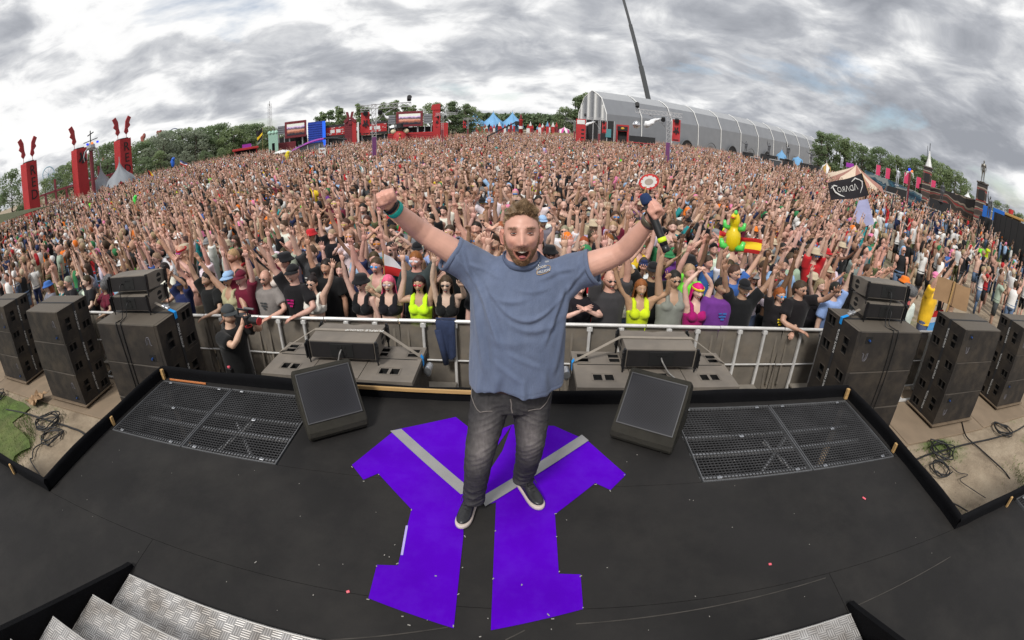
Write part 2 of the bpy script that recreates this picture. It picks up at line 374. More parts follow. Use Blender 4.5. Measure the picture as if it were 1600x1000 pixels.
# grates
def grate(x, y, w, h, label):
    t = thing('floor_grate', label, 'grate', (x, y, ZS), group='galvanised walkway grates let into the stage')
    f = MB()
    for sx in (-1, 1): f.box((sx*(w/2 - 0.004), 0, -0.012), (0.008, h, 0.03)); f.box((0, sx*(h/2 - 0.004), -0.012), (w - 0.016, 0.008, 0.0298))
    f.build('frame', mat('dull_galvanised', (0.12, 0.122, 0.128), 0.6, 0.2, var=0.2), t)
    bb = MB(); n = int(w/0.0305)
    for i in range(1, n): bb.box((-w/2 + i*w/n, 0, -0.0085), (0.003, h - 0.02, 0.012))
    n = int(h/0.0305)
    for i in range(1, n): bb.box((0, -h/2 + i*h/n, -0.0085), (w - 0.02, 0.003, 0.010))
    tag(bb.build('grid_bars', mat('grate_bar', (0.06, 0.06, 0.063), 0.6, 0.0, spec=0.2, var=0.35, scale=3), t), kind='stuff')
    for px_, py_ in ((-w*0.36, h/2 - 0.03), (w*0.36, h/2 - 0.03), (-w*0.36, -h/2 + 0.03), (w*0.36, -h/2 + 0.03), (0.02, 0.03)):
        c = MB(); c.cbox((px_, py_, 0.004), (0.04, 0.024, 0.008), 0.003); c.tube([(px_, py_, 0), (px_, py_, 0.016)], 0.008, 6); c.build('clip', GALV, t)
    return t
for k, xx in enumerate((XL + 0.55, XL + 1.55)): grate(xx, 2.935, 0.985, 0.975, ['square grate at the left outer front corner of the stage', 'square grate beside the left floor monitor'][k])
for k, xx in enumerate((XR - 1.55, XR - 0.55)): grate(xx, 2.935, 0.985, 0.975, ['square grate beside the right floor monitor', 'square grate at the right outer front corner of the stage'][k])
grate(XL - 1.75, 0.94, 0.985, 0.975, 'wire grate in the left wing of the stage, beyond the sand patch'); grate(XR + 1.7, 0.94, 0.985, 0.975, 'wire grate in the right wing of the stage, beyond the sand patch')
# kerb boards wrapped in black cloth, skirt to the ground below
def kerb(p0, p1, label, posts=(), h=0.125):
    p0 = np.array(p0, float); p1 = np.array(p1, float); d = p1 - p0; ln = np.linalg.norm(d); a = atan2(d[1], d[0])
    t = thing('stage_kerb', label, 'kerb', (p0[0], p0[1], ZS), a, 'cloth covered kerb boards round the stage')
    n = max(6, int(ln/0.16)); V = []; F = []; rs = random.Random(int(ln*100))
    for i in range(n + 1):
        u = ln*i/n; w = 0.012*sin(i*1.7) + rs.uniform(-0.006, 0.006); hh = h + 0.006*sin(i*0.9)
        V += [(u, -0.045 - w*0.6, -1.3), (u, -0.04 - w, -0.3), (u, -0.036, hh - 0.012), (u, -0.02, hh), (u, 0.0, hh - 0.004), (u, 0.012, hh - 0.03), (u, 0.004 - w*0.4, 0.06), (u, 0.004 - w*0.3, 0.002)]
    for i in range(n):
        for j in range(7): F.append((i*8 + j, i*8 + j + 1, i*8 + 9 + j, i*8 + 8 + j))
    MB().add(V, F).build('cloth', BLK, t, smooth=True)
    for (u, tilt, hh) in posts:
        MB().cbox((u, 0.03, hh*.37), (0.036, 0.022, hh*.74), 0.003, R=rotm(tilt)).build('timber_post', WOOD, t)
    return t
kl = kerb((XL, YF), (XL - 0.02, YW), 'black kerb board along the left edge of the thrust', [(0.98, 0, 0.13)])
kerb((XR, YW), (XR, YF), 'black kerb board along the right edge of the thrust', [(1.08, 0, 0.13)])
kf = kerb((XR, YF), (XL, YF), 'black kerb board along the front edge facing the crowd', [])
kwl = kerb((XL, YW), (-7.6, YW), 'black kerb board of the left stage wing beside the sand', [(0.75, 0, 0.15)])
kwr = kerb((7.6, YW), (XR, YW), 'black kerb board of the right stage wing beside the sand', [(3.3, 0, 0.15)])
for o in (kwl, kwr, kl):
    pass
MB().cbox((0, 0, 0), (0.04, 0.03, 0.12), 0.003).build('corner_post', WOOD, kf, loc=(7.17, 0.05, 0.062)); MB().cbox((0, 0, 0), (0.04, 0.03, 0.12), 0.003).build('corner_post', WOOD, kf, loc=(0.04, 0.05, 0.062))
MB().cbox((0, 0, 0), (1.15, 0.02, 0.035), 0.003).build('capping_batten', WOOD, kf, loc=(4.25, 0.016, 0.102))
MB().cbox((0, 0, 0), (0.55, 0.012, 0.02), 0.003).build('capping_batten', mat('orange_timber', (0.5, 0.17, 0.05), 0.7), kf, loc=(6.8, 0.05, 0.01))
# ---------------------------------------------------------------- steps up behind the performer (checker plate)
def checker_mat():
    m = bpy.data.materials.new('aluminium_checker_plate'); m.use_nodes = True; nt = m.node_tree; n = nt.nodes; l = nt.links; b = n['Principled BSDF']
    b.inputs['Metallic'].default_value = 0.55; b.inputs['Roughness'].default_value = 0.48
    tc = n.new('ShaderNodeTexCoord'); co = tc.outputs['Object']
    ch = n.new('ShaderNodeTexChecker'); ch.inputs['Scale'].default_value = 17; l.new(co, ch.inputs[0])
    ws = []
    for a in (0.0, pi/2):
        mp = n.new('ShaderNodeMapping'); mp.inputs['Rotation'].default_value = (0, 0, a); l.new(co, mp.inputs[0])
        w = n.new('ShaderNodeTexWave'); w.inputs['Scale'].default_value = 20; w.inputs['Distortion'].default_value = 0.4; l.new(mp.outputs[0], w.inputs[0]); ws.append(w.outputs[1])
    mu = n.new('ShaderNodeMix'); l.new(ch.outputs[1], mu.inputs[0]); l.new(ws[0], mu.inputs[2]); l.new(ws[1], mu.inputs[3])
    bp = n.new('ShaderNodeBump'); bp.inputs['Strength'].default_value = 0.9; bp.inputs['Distance'].default_value = 0.004; l.new(mu.outputs[0], bp.inputs['Height']); l.new(bp.outputs[0], b.inputs['Normal'])
    t = n.new('ShaderNodeTexNoise'); t.inputs['Scale'].default_value = 5; t.inputs['Detail'].default_value = 9; l.new(co, t.inputs[0])
    r = n.new('ShaderNodeValToRGB'); r.color_ramp.elements[0].position = 0.3; r.color_ramp.elements[0].color = (0.3, 0.27, 0.24, 1); r.color_ramp.elements[1].position = 0.6; r.color_ramp.elements[1].color = (0.56, 0.54, 0.52, 1); l.new(t.outputs[0], r.inputs[0])
    pr = n.new('ShaderNodeMapRange'); pr.inputs[1].default_value = 0.2; pr.inputs[2].default_value = 0.8; pr.inputs[3].default_value = 0.68; pr.inputs[4].default_value = 1.2; l.new(mu.outputs[0], pr.inputs[0]); mm = n.new('ShaderNodeMix'); mm.data_type = 'RGBA'; mm.blend_type = 'MULTIPLY'; mm.inputs[0].default_value = 1; l.new(r.outputs[0], mm.inputs[6]); l.new(pr.outputs[0], mm.inputs[7]); l.new(mm.outputs[2], b.inputs['Base Color'])  # bars brightened in the colour to stand in for lit relief
    return m
CHK = checker_mat()
stt = thing('stair_steps', 'wide checker plate steps rising from the stage floor behind the performer', 'steps')
for k in range(4):
    z = 1.385 + 0.165*k; y1 = 1.055 - 0.345*k
    tr = MB(); tr.cbox((-0.22, y1 - 0.16, z - 0.012), (4.30, 0.32, 0.024), 0.004, R=None); o = tr.build('tread', CHK, stt)
    nb = MB(); nb.cbox((-0.22, y1 + 0.002, z - 0.012), (4.30, 0.01, 0.03), 0.003); nb.build('nosing', mat('worn_aluminium', (0.62, 0.6, 0.57), 0.4, 0.6, var=0.1), stt)
MB().box((-0.22, 1.066, 1.362), (4.26, 0.012, 0.02)).build('base_strip', CHK, stt)
for sx, lb in ((-1, 'left'), (1, 'right')):
    x = -2.43 if sx < 0 else 1.975
    pts = [(1.15, ZS - 0.3), (1.15, ZS + 0.03), (1.08, ZS + 0.06), (-1.2, ZS + 0.085 + 2.32*0.47), (-1.2, ZS - 0.3)]
    q = MB(); q.prism(pts, -0.022, 0.022, R=np.array([[0, 0, 1.0], [1, 0, 0], [0, 1, 0]]), T=(x, 0, 0)); q.build('cloth_stringer', BLK, stt)
MB().tube([(-2.3, 0.72, 1.44), (-2.05, 0.62, 1.43), (-1.7, 0.66, 1.42)], 0.012, 6).build('cable', mat('purple_cable', (0.16, 0.02, 0.2), 0.5), stt)
# ---------------------------------------------------------------- purple floor emblem with grey tape
PUR = mat('purple_vinyl', (0.084, 0.0, 0.47), 0.8, var=0.14, scale=2.5, dirt=0.10, dirtcol=(0.14, 0.06, 0.52), dscale=5, spec=0.06)
em = thing('floor_emblem', 'purple letter shaped vinyl emblem stuck on the black stage floor', 'floor emblem', (0, 0, 0))
def half(pts, name):
    poly = [tuple(on_z(px_, py_, ZS)[:2]) for px_, py_ in pts]
    MB().prism(poly, ZS + 0.0015, ZS + 0.004).build(name, PUR, em)
half([(550, 727), (618, 672), (712, 652), (731, 667), (757, 690), (785, 670), (800, 664), (775, 700), (757, 748), (724, 775), (724, 838), (709, 982), (576, 935), (589, 883), (622, 884), (643, 796), (591, 740), (568, 750)], 'left_limb')
half([(800, 664), (866, 666), (918, 689), (978, 742), (954, 766), (930, 755), (867, 804), (873, 897), (907, 898), (911, 952), (767, 985), (775, 785), (757, 790), (757, 748), (785, 705)], 'right_limb')
TAPE = mat('grey_gaffer_tape', (0.27, 0.265, 0.265), 0.6, var=0.08, scale=9)
def tape(a, b_, w, label, lift):
    p, q = on_z(*a, ZS)[:2], on_z(*b_, ZS)[:2]; d = q - p; d /= np.linalg.norm(d); nrm = np.array([-d[1], d[0]])*w/2
    poly = [tuple(p + nrm), tuple(q + nrm + d*0.02), tuple(q - nrm), tuple(p - nrm - d*0.03)]
    s = sum(poly[i][0]*poly[(i + 1) % 4][1] - poly[(i + 1) % 4][0]*poly[i][1] for i in range(4))
    o = MB().prism(poly if s > 0 else poly[::-1], ZS + lift, ZS + lift + 0.002).build('tape_strip', TAPE); tag(o, label, 'tape', 'grey tape strips forming a V on the emblem')
tape((620, 674), (728, 769), 0.085, 'grey tape strip on the wide left limb of the purple emblem', 0.005); tape((757, 784), (913, 686), 0.085, 'grey tape strip on the right limb of the purple emblem', 0.0085)
fl = MB(); rr = random.Random(5)
for (px_, py_) in [(550, 730), (568, 752), (591, 742), (643, 798), (622, 882), (588, 886), (575, 938), (640, 978), (709, 978), (727, 838), (722, 888), (717, 930), (775, 830), (770, 905), (762, 968), (863, 967), (911, 950), (908, 900), (873, 893), (868, 803), (930, 757), (954, 768), (976, 742), (870, 840), (608, 870), (600, 868), (815, 914), (630, 963), (856, 962), (750, 995), (545, 925), (680, 900), (490, 930), (400, 880)]:
    p = on_z(px_ + rr.uniform(-1, 1), py_ + rr.uniform(-1, 1), ZS); a = rr.uniform(0, 3); l_ = rr.uniform(0.006, 0.018)
    fl.box((p[0], p[1], ZS + 0.0055), (l_, 0.006, 0.002), R=rotm(0, 0, a))
for _ in range(60):
    fl.box((rr.uniform(-3.7, 3.2), rr.uniform(1.2, 3.4) if rr.random() < 0.9 else 1.3, ZS + 0.002), (rr.uniform(0.003, 0.008), 0.004, 0.002), R=rotm(0, 0, rr.uniform(0, 3)))
for x_, y_ in []: pass
tag(fl.build('tape_flecks', mat('pale_fleck', (0.3, 0.285, 0.26), 0.8)), 'tiny pale tape flecks scattered over the black stage floor', 'flecks', kind='stuff')
p0, p1 = on_z(636, 822, ZS), on_z(628, 868, ZS); sc_ = MB(); sc_.bar((p0[0], p0[1], ZS + 0.0052), (p1[0], p1[1], ZS + 0.0052), 0.014, 0.001)
sc_.build('scuff', mat('lilac_scuff', (0.42, 0.36, 0.72), 0.7), em)
for (px_, py_), lb in zip(((1350, 779), (1203, 882), (544, 925)), ('small pink confetti scrap in front of the right floor grate', 'small pink confetti scrap on the floor near the right stair corner', 'tiny pink confetti scrap beside the foot of the purple emblem')):
    p = on_z(px_, py_, ZS); o = MB().cbox((p[0], p[1], ZS + 0.004), (0.035 if px_ == 1350 else 0.02, 0.018, 0.005), 0.002, R=rotm(0, 0.1, px_)).build('confetti', mat('pink_paper', (0.75, 0.12, 0.16), 0.7)); tag(o, lb, 'confetti')
for a, b_, c in (((350, 1000), (700, 980), 0), ((900, 975), (1290, 903), 1), ((1330, 950), (1485, 870), 2), ((820, 985), (790, 1000), 3)):
    p, q = on_z(*a, ZS), on_z(*b_, ZS); MB().bar((p[0], p[1], ZS + 0.0012), (q[0], q[1], ZS + 0.0012), 0.007, 0.002).build('seam', mat('dusty_seam', (0.045, 0.04, 0.035), 0.9, var=0.5, scale=8), dk)

# ================================================================ loudspeakers
CAB = mat('speaker_paint', (0.029, 0.0255, 0.0235), 0.65, var=0.22, scale=5, dirt=0.45, dirtcol=(0.10, 0.078, 0.055), dscale=2.4, bump=0.25, bscale=160, spec=0.22)
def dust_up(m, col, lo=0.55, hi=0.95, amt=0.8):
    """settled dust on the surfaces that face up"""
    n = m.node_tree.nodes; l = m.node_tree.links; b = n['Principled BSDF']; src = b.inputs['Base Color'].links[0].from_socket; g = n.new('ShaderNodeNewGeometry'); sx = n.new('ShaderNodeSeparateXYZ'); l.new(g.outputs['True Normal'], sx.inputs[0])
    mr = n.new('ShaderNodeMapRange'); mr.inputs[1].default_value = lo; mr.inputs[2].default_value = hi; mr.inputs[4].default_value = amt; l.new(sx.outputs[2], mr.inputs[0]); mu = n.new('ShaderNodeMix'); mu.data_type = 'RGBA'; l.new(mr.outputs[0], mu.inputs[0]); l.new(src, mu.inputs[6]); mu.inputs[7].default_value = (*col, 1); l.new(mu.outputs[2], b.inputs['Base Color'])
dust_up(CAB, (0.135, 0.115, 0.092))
CABD = mat('dusty_speaker_top', (0.165, 0.143, 0.12), 0.75, var=0.2, scale=5, dirt=0.5, dirtcol=(0.22, 0.185, 0.145), dscale=3, bump=0.2, bscale=160)
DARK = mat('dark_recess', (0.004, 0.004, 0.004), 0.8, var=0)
MARK = mat('faded_grey_mark', (0.12, 0.115, 0.13), 0.6, var=0.1)
GRILLE_STEEL = mat('black_steel', (0.02, 0.02, 0.022), 0.45, 0.5, var=0.2)
BLUE = mat('blue_plastic', (0.008, 0.05, 0.2), 0.4)
SL, SD, SH = 1.30, 0.75, 0.55              # sub: length, depth, height
def sub_meshes():
    body = MB(); body.cbox((-0.025, 0, 0), (SL - 0.05, SD, SH), 0.012)
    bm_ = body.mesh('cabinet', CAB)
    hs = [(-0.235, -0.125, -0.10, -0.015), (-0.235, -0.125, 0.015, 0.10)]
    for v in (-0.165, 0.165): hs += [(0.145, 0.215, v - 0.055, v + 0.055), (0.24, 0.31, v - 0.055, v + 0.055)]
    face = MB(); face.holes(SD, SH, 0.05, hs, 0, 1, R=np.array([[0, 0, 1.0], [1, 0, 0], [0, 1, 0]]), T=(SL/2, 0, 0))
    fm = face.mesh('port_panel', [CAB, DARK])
    rm = []
    for (a, b_, c, d) in [(-0.245, -0.115, -0.11, 0.11), (0.135, 0.32, -0.23, -0.1), (0.135, 0.32, 0.1, 0.23)]:
        rims = MB()
        for p, q in (((a, c), (b_, c)), ((b_, c), (b_, d)), ((b_, d), (a, d)), ((a, d), (a, c))): rims.bar((SL/2 + 0.001, p[0], p[1]), (SL/2 + 0.001, q[0], q[1]), 0.008, 0.006)
        rm.append(rims.mesh('port_rim', CAB))
    conn = MB(); conn.box((0, 0, 0), (0.12, 0.006, 0.09)); conn.tube([(0, -0.003, 0), (0, -0.03, -0.005)], 0.014, 8, 1)
    cm = conn.mesh('connector_panel', [DARK, BLUE])
    lg = MB(); pts = [(-0.05, 0, -0.05), (-0.045, 0, 0.02), (-0.02, 0, 0.055), (0.015, 0, 0.055), (0.03, 0, 0.02), (0.03, 0, -0.04), (0.05, 0, -0.05)]
    lg.tube(pts, 0.006, 5); lg.tube([(p[0]*0.55 + 0.002, 0, p[2]*0.75 - 0.006) for p in pts[:6]], 0.004, 5)
    lm = lg.mesh('maker_mark', MARK)
    return bm_, fm, rm, cm, lm
_sub = sub_meshes()
def sub(M4, label, group, rims=None):
    t = thing('subwoofer', label, 'subwoofer', group=group); t.matrix_world = M4
    link('cabinet', _sub[0], t); pp = link('port_panel', _sub[1], t)
    for me in (rims or _sub[2]): link('port_rim', me, pp)
    o = link('connector_panel', _sub[3], t); o.location = (0.42, -SD/2 - 0.001, -0.16)
    o = link('maker_mark', _sub[4], t); o.location = (0.42, -SD/2 - 0.001, 0.06)
    return t
STRAPM = mat('grey_ratchet_strap', (0.26, 0.225, 0.185), 0.8, var=0.15, scale=8)
STRAPB = mat('black_ratchet_strap', (0.02, 0.02, 0.022), 0.8, var=0.15, scale=8)
WHT = mat('white_print', (0.72, 0.71, 0.68), 0.6, var=0.08)
def strap_run(b, pts, w, axis, mi=0):
    """flat webbing through points, width along axis"""
    ax = np.array(axis, float)
    for p, q in zip(pts[:-1], pts[1:]):
        p = np.array(p, float); q = np.array(q, float); t = (q - p); ln = np.linalg.norm(t); t /= ln; n_ = np.cross(t, ax); n_ /= np.linalg.norm(n_)
        b.box((p + q)/2, (ln + 0.004, w, 0.003), mi, np.stack([t, ax, n_], 1))
DOLLYW = mat('weathered_plywood', (0.16, 0.115, 0.075), 0.8, var=0.25, scale=4, dirt=0.4)
def sub_stack(x_near, y_near, side, nlev, place, dolly=True, z0=0.0):
    """side=+1: port faces look to +X (stacks on the left), -1: to -X"""
    base = 0.11 if dolly else 0.02; cx0 = x_near - side*SL/2; cy0 = y_near + SD/2
    names = {1: ['only'], 2: ['lower', 'upper'], 3: ['bottom', 'middle', 'top']}[nlev]
    for k in range(nlev):
        z = z0 + base + SH*(k + 0.5); fl_ = (k % 2 == 1)
        Rm = Matrix.Rotation(0 if side > 0 else pi, 4, 'Z')
        # single ports lie on the camera half unless flipped
        if side > 0: Rr = Rm @ (Matrix.Rotation(pi, 4, 'X') if fl_ else Matrix.Identity(4))
        else: Rr = Rm @ (Matrix.Identity(4) if fl_ else Matrix.Rotation(pi, 4, 'X'))
        jig = Matrix.Rotation(random.uniform(-0.012, 0.012), 4, 'Z')
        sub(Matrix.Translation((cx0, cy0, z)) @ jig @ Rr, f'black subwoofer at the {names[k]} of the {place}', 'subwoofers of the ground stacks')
    if dolly:
        d = thing('dolly', f'flat plywood dolly under the {place}', 'dolly', (cx0, cy0, z0))
        MB().cbox((0, 0, 0.095), (SL + 0.06, SD + 0.08, 0.026), 0.004).build('platform', DOLLYW, d)
        for sx in (-1, 1):
            for sy in (-1, 1):
                w = MB(); w.tube([(sx*0.5, sy*0.26 - 0.02, 0.045), (sx*0.5, sy*0.26 + 0.02, 0.045)], 0.043, 12); w.box((sx*0.5, sy*0.26, 0.075), (0.08, 0.06, 0.02)); w.build('caster', GRILLE_STEEL, d, smooth=False)
    # strap round the stack, lettered
    st = thing('ratchet_strap', f'black lettered strap round the {place}', 'strap', (cx0, cy0, 0)); zt = z0 + base + SH*nlev; b = MB(); u = side*(SL/2 + 0.006)
    strap_run(b, [(-u*0.98, 0.02, zt + 0.003), (u, 0.02, zt + 0.003), (u, 0.02, z0 + base + 0.01), (u*0.9, 0.02, z0 + base - 0.012)], 0.05, (0, 1, 0)); b.build('webbing', STRAPB, st)
    for k in range(nlev):
        lettering('lettering', 'PURPLE GROUP', 0.052, WHT, st, frame4((u + side*0.003, 0.02, z0 + base + SH*(k + 0.45)), (0, 0, -side if side > 0 else 1), (0, side if side > 0 else -1, 0)), xs=0.9, extrude=0.0005)
    cb = MB(); cb.box((0.12*side, 0.02, zt + 0.004), (0.5, 0.012, 0.004)); cb.build('seam_strip', STRAPB, st)  # thin strip along the webbing, same black as the strap
    return cx0, cy0, zt
stacks = {}
stacks['C'] = sub_stack(-4.20, 3.92, 1, 3, 'left corner stack')
stacks['D'] = sub_stack(3.95, 4.24, -1, 3, 'right corner stack')
stacks['B'] = sub_stack(-7.10, 4.22, 1, 3, 'left stack by the cable coils')
stacks['E'] = sub_stack(6.62, 4.36, -1, 3, 'right stack with a blackened middle')
stacks['A'] = sub_stack(-9.95, 4.42, 1, 3, 'stack next to the grass')
stacks['F'] = sub_stack(9.25, 4.5, -1, 3, 'worn stack on the right boards')
stacks['G'] = sub_stack(-13.0, 4.55, 1, 3, 'outermost stack on the left pit boards'); stacks['H'] = sub_stack(12.1, 4.6, -1, 3, 'outermost stack on the right pit boards')

# line array element
def array_mesh():
    w, d, h = 0.74, 0.46, 0.20
    b = MB()
    # side profile tapers to the crowd; top and bottom each with a shallow centre notch at the front
    xs = [-w/2, -0.10, 0, 0.10, w/2]; prof = []
    for x in xs:
        n_ = 0.03 if abs(x) < 0.05 else 0.0
        prof.append([(x, -d/2, -h/2), (x, -d/2, h/2), (x, 0.0, h/2 + 0.004), (x, d/2 - n_, h/2 - 0.03), (x, d/2 - n_, -h/2 + 0.03), (x, 0.0, -h/2 - 0.004)])
    V = [p for q in prof for p in q]; F = []
    for i in range(4):
        for j in range(6): F.append((i*6 + j, i*6 + (j + 1) % 6, (i + 1)*6 + (j + 1) % 6, (i + 1)*6 + j))
    F += [(5, 4, 3, 2, 1, 0), tuple(24 + j for j in range(6))]
    b.add(V, F); cab = b.mesh('cabinet', CABD)
    bp = MB(); bp.cbox((0, -d/2 - 0.004, 0), (w - 0.03, 0.012, h - 0.02), 0.003); back = bp.mesh('back_panel', mat('array_back', (0.019, 0.0175, 0.018), 0.6, var=0.2, spec=0.2))
    ap = MB(); ap.cbox((0, -d/2 - 0.012, 0), (0.26, 0.008, h - 0.05), 0.003)
    for x in (-0.04, 0.0, 0.04): ap.tube([(x, -d/2 - 0.016, 0.04), (x, -d/2 - 0.024, 0.04)], 0.009, 8)
    ap.box((0.02, -d/2 - 0.018, -0.04), (0.05, 0.006, 0.022)); amp = ap.mesh('connector_plate', DARK)
    rig = []
    for sx in (-1, 1):
        for y in (-d/2 - 0.012, d/2 - 0.05):
            rg = MB(); rig.append(rg)
            rg.box((sx*(w/2 + 0.014), y, 0.0), (0.024, 0.03, h + 0.02)); rg.box((sx*(w/2 + 0.03), y - 0.012, 0.0), (0.012, 0.05, h - 0.03))
            rg.tube([(sx*(w/2 + 0.014), y, -h/2), (sx*(w/2 + 0.014), y, -h/2 - 0.075)], 0.009, 6)
            for z in (-0.06, 0, 0.06): rg.tube([(sx*(w/2 + 0.02), y - 0.02, z), (sx*(w/2 + 0.044), y - 0.02, z)], 0.008, 6)
    rig = [q.mesh('rigging_frame', GRILLE_STEEL) for q in rig]
    han = []
    for sx in (-1, 1):
        for s_, zz in ((1, 0.012), (-1, -0.012)):
            hd = MB(); han.append(hd)
            pts = [(0.05*cos(a), zz + s_*0.05*sin(a)) for a in np.linspace(0, pi, 9)]
            V = [(sx*(w/2 + 0.0015), p[0] + 0.04, p[1]) for p in pts]; hd.add(V, [tuple(range(9)) if sx*s_ > 0 else tuple(range(9))[::-1]])
    han = [q.mesh('handle_recess', DARK) for q in han]
    return cab, back, amp, rig, han
_arr = array_mesh()
def array_box(loc, rz, label, tilt=0):
    t = thing('line_array_speaker', label, 'speaker', loc, rz, 'line array elements standing on the subwoofers'); t.rotation_euler[0] = tilt
    cb = link('cabinet', _arr[0], t); bk = link('back_panel', _arr[1], t); link('connector_plate', _arr[2], bk)
    for me in _arr[3]: link('rigging_frame', me, t)
    for me in _arr[4]: link('handle_recess', me, cb)
    return t
CABLE = mat('black_cable', (0.012, 0.012, 0.013), 0.5, var=0.1); CABLEG = mat('grey_cable', (0.22, 0.21, 0.2), 0.5, var=0.3, scale=30)
def cable(label, pts, r=0.008, m=CABLE, group='cables lying on the ground and the stacks', name='cable'):
    P = np.array(pts, float); t = np.linspace(0, len(P) - 1, (len(P) - 1)*8 + 1); Q = []
    for u in t:
        i = min(int(u), len(P) - 2); f = u - i; p0, p1, p2, p3 = P[max(i - 1, 0)], P[i], P[i + 1], P[min(i + 2, len(P) - 1)]
        Q.append(0.5*((2*p1) + (-p0 + p2)*f + (2*p0 - 5*p1 + 4*p2 - p3)*f*f + (-p0 + 3*p1 - 3*p2 + p3)*f**3))
    o = MB().tube(Q, r, 6).build(name, m, smooth=True); return tag(o, label, 'cable', group)
for key, sgn, nm in (('C', 1, 'left'), ('D', -1, 'right')):
    cx0, cy0, zt = stacks[key]; xo = cx0 - 0.12*sgn*1 if key == 'C' else cx0 + 0.06
    array_box((xo, cy0 + 0.16, zt + 0.165), 0.02*sgn, f'lower line array box on the {nm} corner stack', 0.05); array_box((xo + 0.03*sgn, cy0 + 0.17, zt + 0.40), 0.05*sgn, f'upper line array box on the {nm} corner stack', -0.06)
    for k, (dx, dz) in enumerate(((-0.05, 0.42), (0.03, 0.2))):
        cable(f'{"looped" if k else "longer"} signal cable down the back of the {nm} corner stack', [(xo + dx, cy0 - 0.08, zt + dz), (xo + dx, cy0 - 0.16, zt + dz - 0.03), (xo + dx - 0.03, cy0 - 0.2, zt + 0.03), (xo + dx, cy0 - 0.34, zt + 0.012), (xo + dx + 0.02*k, cy0 - 0.385, zt - 0.03), (xo + dx + 0.03, cy0 - 0.385, zt - 0.5), (xo + dx + 0.02, cy0 - 0.386, zt - 1.2)], 0.007)
    st = thing('ratchet_strap', f'grey strap with blue end tying the {nm} corner line array down', 'strap')
    sb = MB(); u = cx0 + sgn*(SL/2 + 0.008); strap_run(sb, [(xo + sgn*0.40, cy0 + 0.05, zt + 0.12), (u, cy0 + 0.02, zt + 0.01), (u, cy0 + 0.02, zt - 0.05)], 0.045, (0, 1, 0)); sb.build('webbing', STRAPM, st)
    sb = MB(); strap_run(sb, [(u - sgn*0.10, cy0 + 0.02, zt + 0.045), (u + sgn*0.003, cy0 + 0.02, zt + 0.013), (u + sgn*0.004, cy0 + 0.02, zt - 0.07)], 0.052, (0, 1, 0)); sb.build('blue_end', mat('bright_blue_webbing', (0.0, 0.27, 0.72), 0.7), st)
    sb = MB(); sb.cbox((u - sgn*0.17, cy0 + 0.04, zt + 0.07), (0.12, 0.06, 0.03), 0.008, R=rotm(0, sgn*0.35, 0)); sb.tube([(u - sgn*0.17, cy0 + 0.0, zt + 0.075), (u - sgn*0.17, cy0 + 0.09, zt + 0.075)], 0.016, 8); sb.build('ratchet', GALV, st)
# ---------------------------------------------------------------- front fills standing upright in the pit
def front_fill(x0, side):
    nm = 'left' if side < 0 else 'right'
    R_up = Matrix([[0, 0, 1, 0], [0, 1, 0, 0], [-1, 0, 0, 0], [0, 0, 0, 1]])
    R_up = Matrix([[0, 0, -1, 0], [0, 1, 0, 0], [1, 0, 0, 0], [0, 0, 0, 1]])     # local X -> up, local Z -> -X
    for k in range(3):
        cx0 = x0 + SH/2 + k*(SH + 0.008)
        t = sub(Matrix.Translation((cx0, 4.235 + (0.03 if k == 1 else 0), SL/2 + 0.002)) @ R_up @ (Matrix.Identity(4)), f'{["outer", "middle", "inner"][k] if side < 0 else ["inner", "middle", "outer"][k]} upright subwoofer of the {nm} front fill', 'upright subwoofers of the front fills', FF[1])
        for ch in t.children:
            if ch.name.startswith('port_panel'): ch.data = FF[0]
            if ch.name.startswith('connector'): ch.location = (0.5, -SD/2 - 0.001, -0.16)
            if ch.name.startswith('maker'): ch.location = (0.52, -SD/2 - 0.001, 0.02); ch.rotation_euler = (0, -pi/2, 0)
    xc = x0 + 1.5*SH + 0.008; zt = SL + 0.002
    array_box((xc + 0.03, 4.40, zt + 0.165), 0.0, f'line array box lying across the {nm} front fill subwoofers', 0.05)
    st = thing('ratchet_strap', f'grey strap lettered in white over the {nm} front fill', 'strap'); b = MB(); zb = zt + 0.275
    strap_run(b, [(x0 - 0.006, 4.36, zt - 0.12), (x0 - 0.006, 4.36, zt + 0.004), (xc - 0.36, 4.40, zb), (xc + 0.42, 4.40, zb), (x0 + 3*SH + 0.022, 4.36, zt + 0.004), (x0 + 3*SH + 0.022, 4.36, zt - 0.12)], 0.05, (0, 1, 0)); b.build('webbing', STRAPM, st)
    b = MB(); xe = x0 + 3*SH + 0.025 if side < 0 else x0 - 0.01
    strap_run(b, [(xe - 0.02*(1 if side < 0 else -1), 4.36, zt + 0.03), (xe, 4.36, zt + 0.004), (xe + 0.002, 4.36, zt - 0.08)], 0.055, (0, 1, 0)); b.build('blue_end', mat('bright_blue_webbing'), st)
    b = MB(); b.cbox((xe + (0.05 if side < 0 else -0.05), 4.36, zt - 0.14), (0.05, 0.09, 0.12), 0.015); b.tube([(xe + (0.05 if side < 0 else -0.05), 4.30, zt - 0.12), (xe + (0.05 if side < 0 else -0.05), 4.43, zt - 0.12)], 0.04, 12); b.build('ratchet', GALV, st)
    if side < 0: lettering('lettering', 'PURPLE GROUP', 0.062, WHT, st, frame4((xc + 0.22, 4.40, zb + 0.003), (-1, 0, 0), (0, -1, 0)), extrude=0.0005)
    # slotted joint lines on the dusty tops
    cable(f'grey signal cable plugged into the {nm} front fill line array box', [(xc + 0.03, 4.155, zt + 0.165), (xc + 0.03, 4.10, zt + 0.15), (xc + (0.0 if side < 0 else 0.10), 4.08, zt + 0.05), (xc + (-0.02 if side < 0 else 0.16), 4.02, zt + 0.012), (xc + (-0.03 if side < 0 else 0.18), 3.86, zt + 0.01), (xc + (-0.03 if side < 0 else 0.18), 3.845, zt - 0.3)], 0.008, CABLEG)
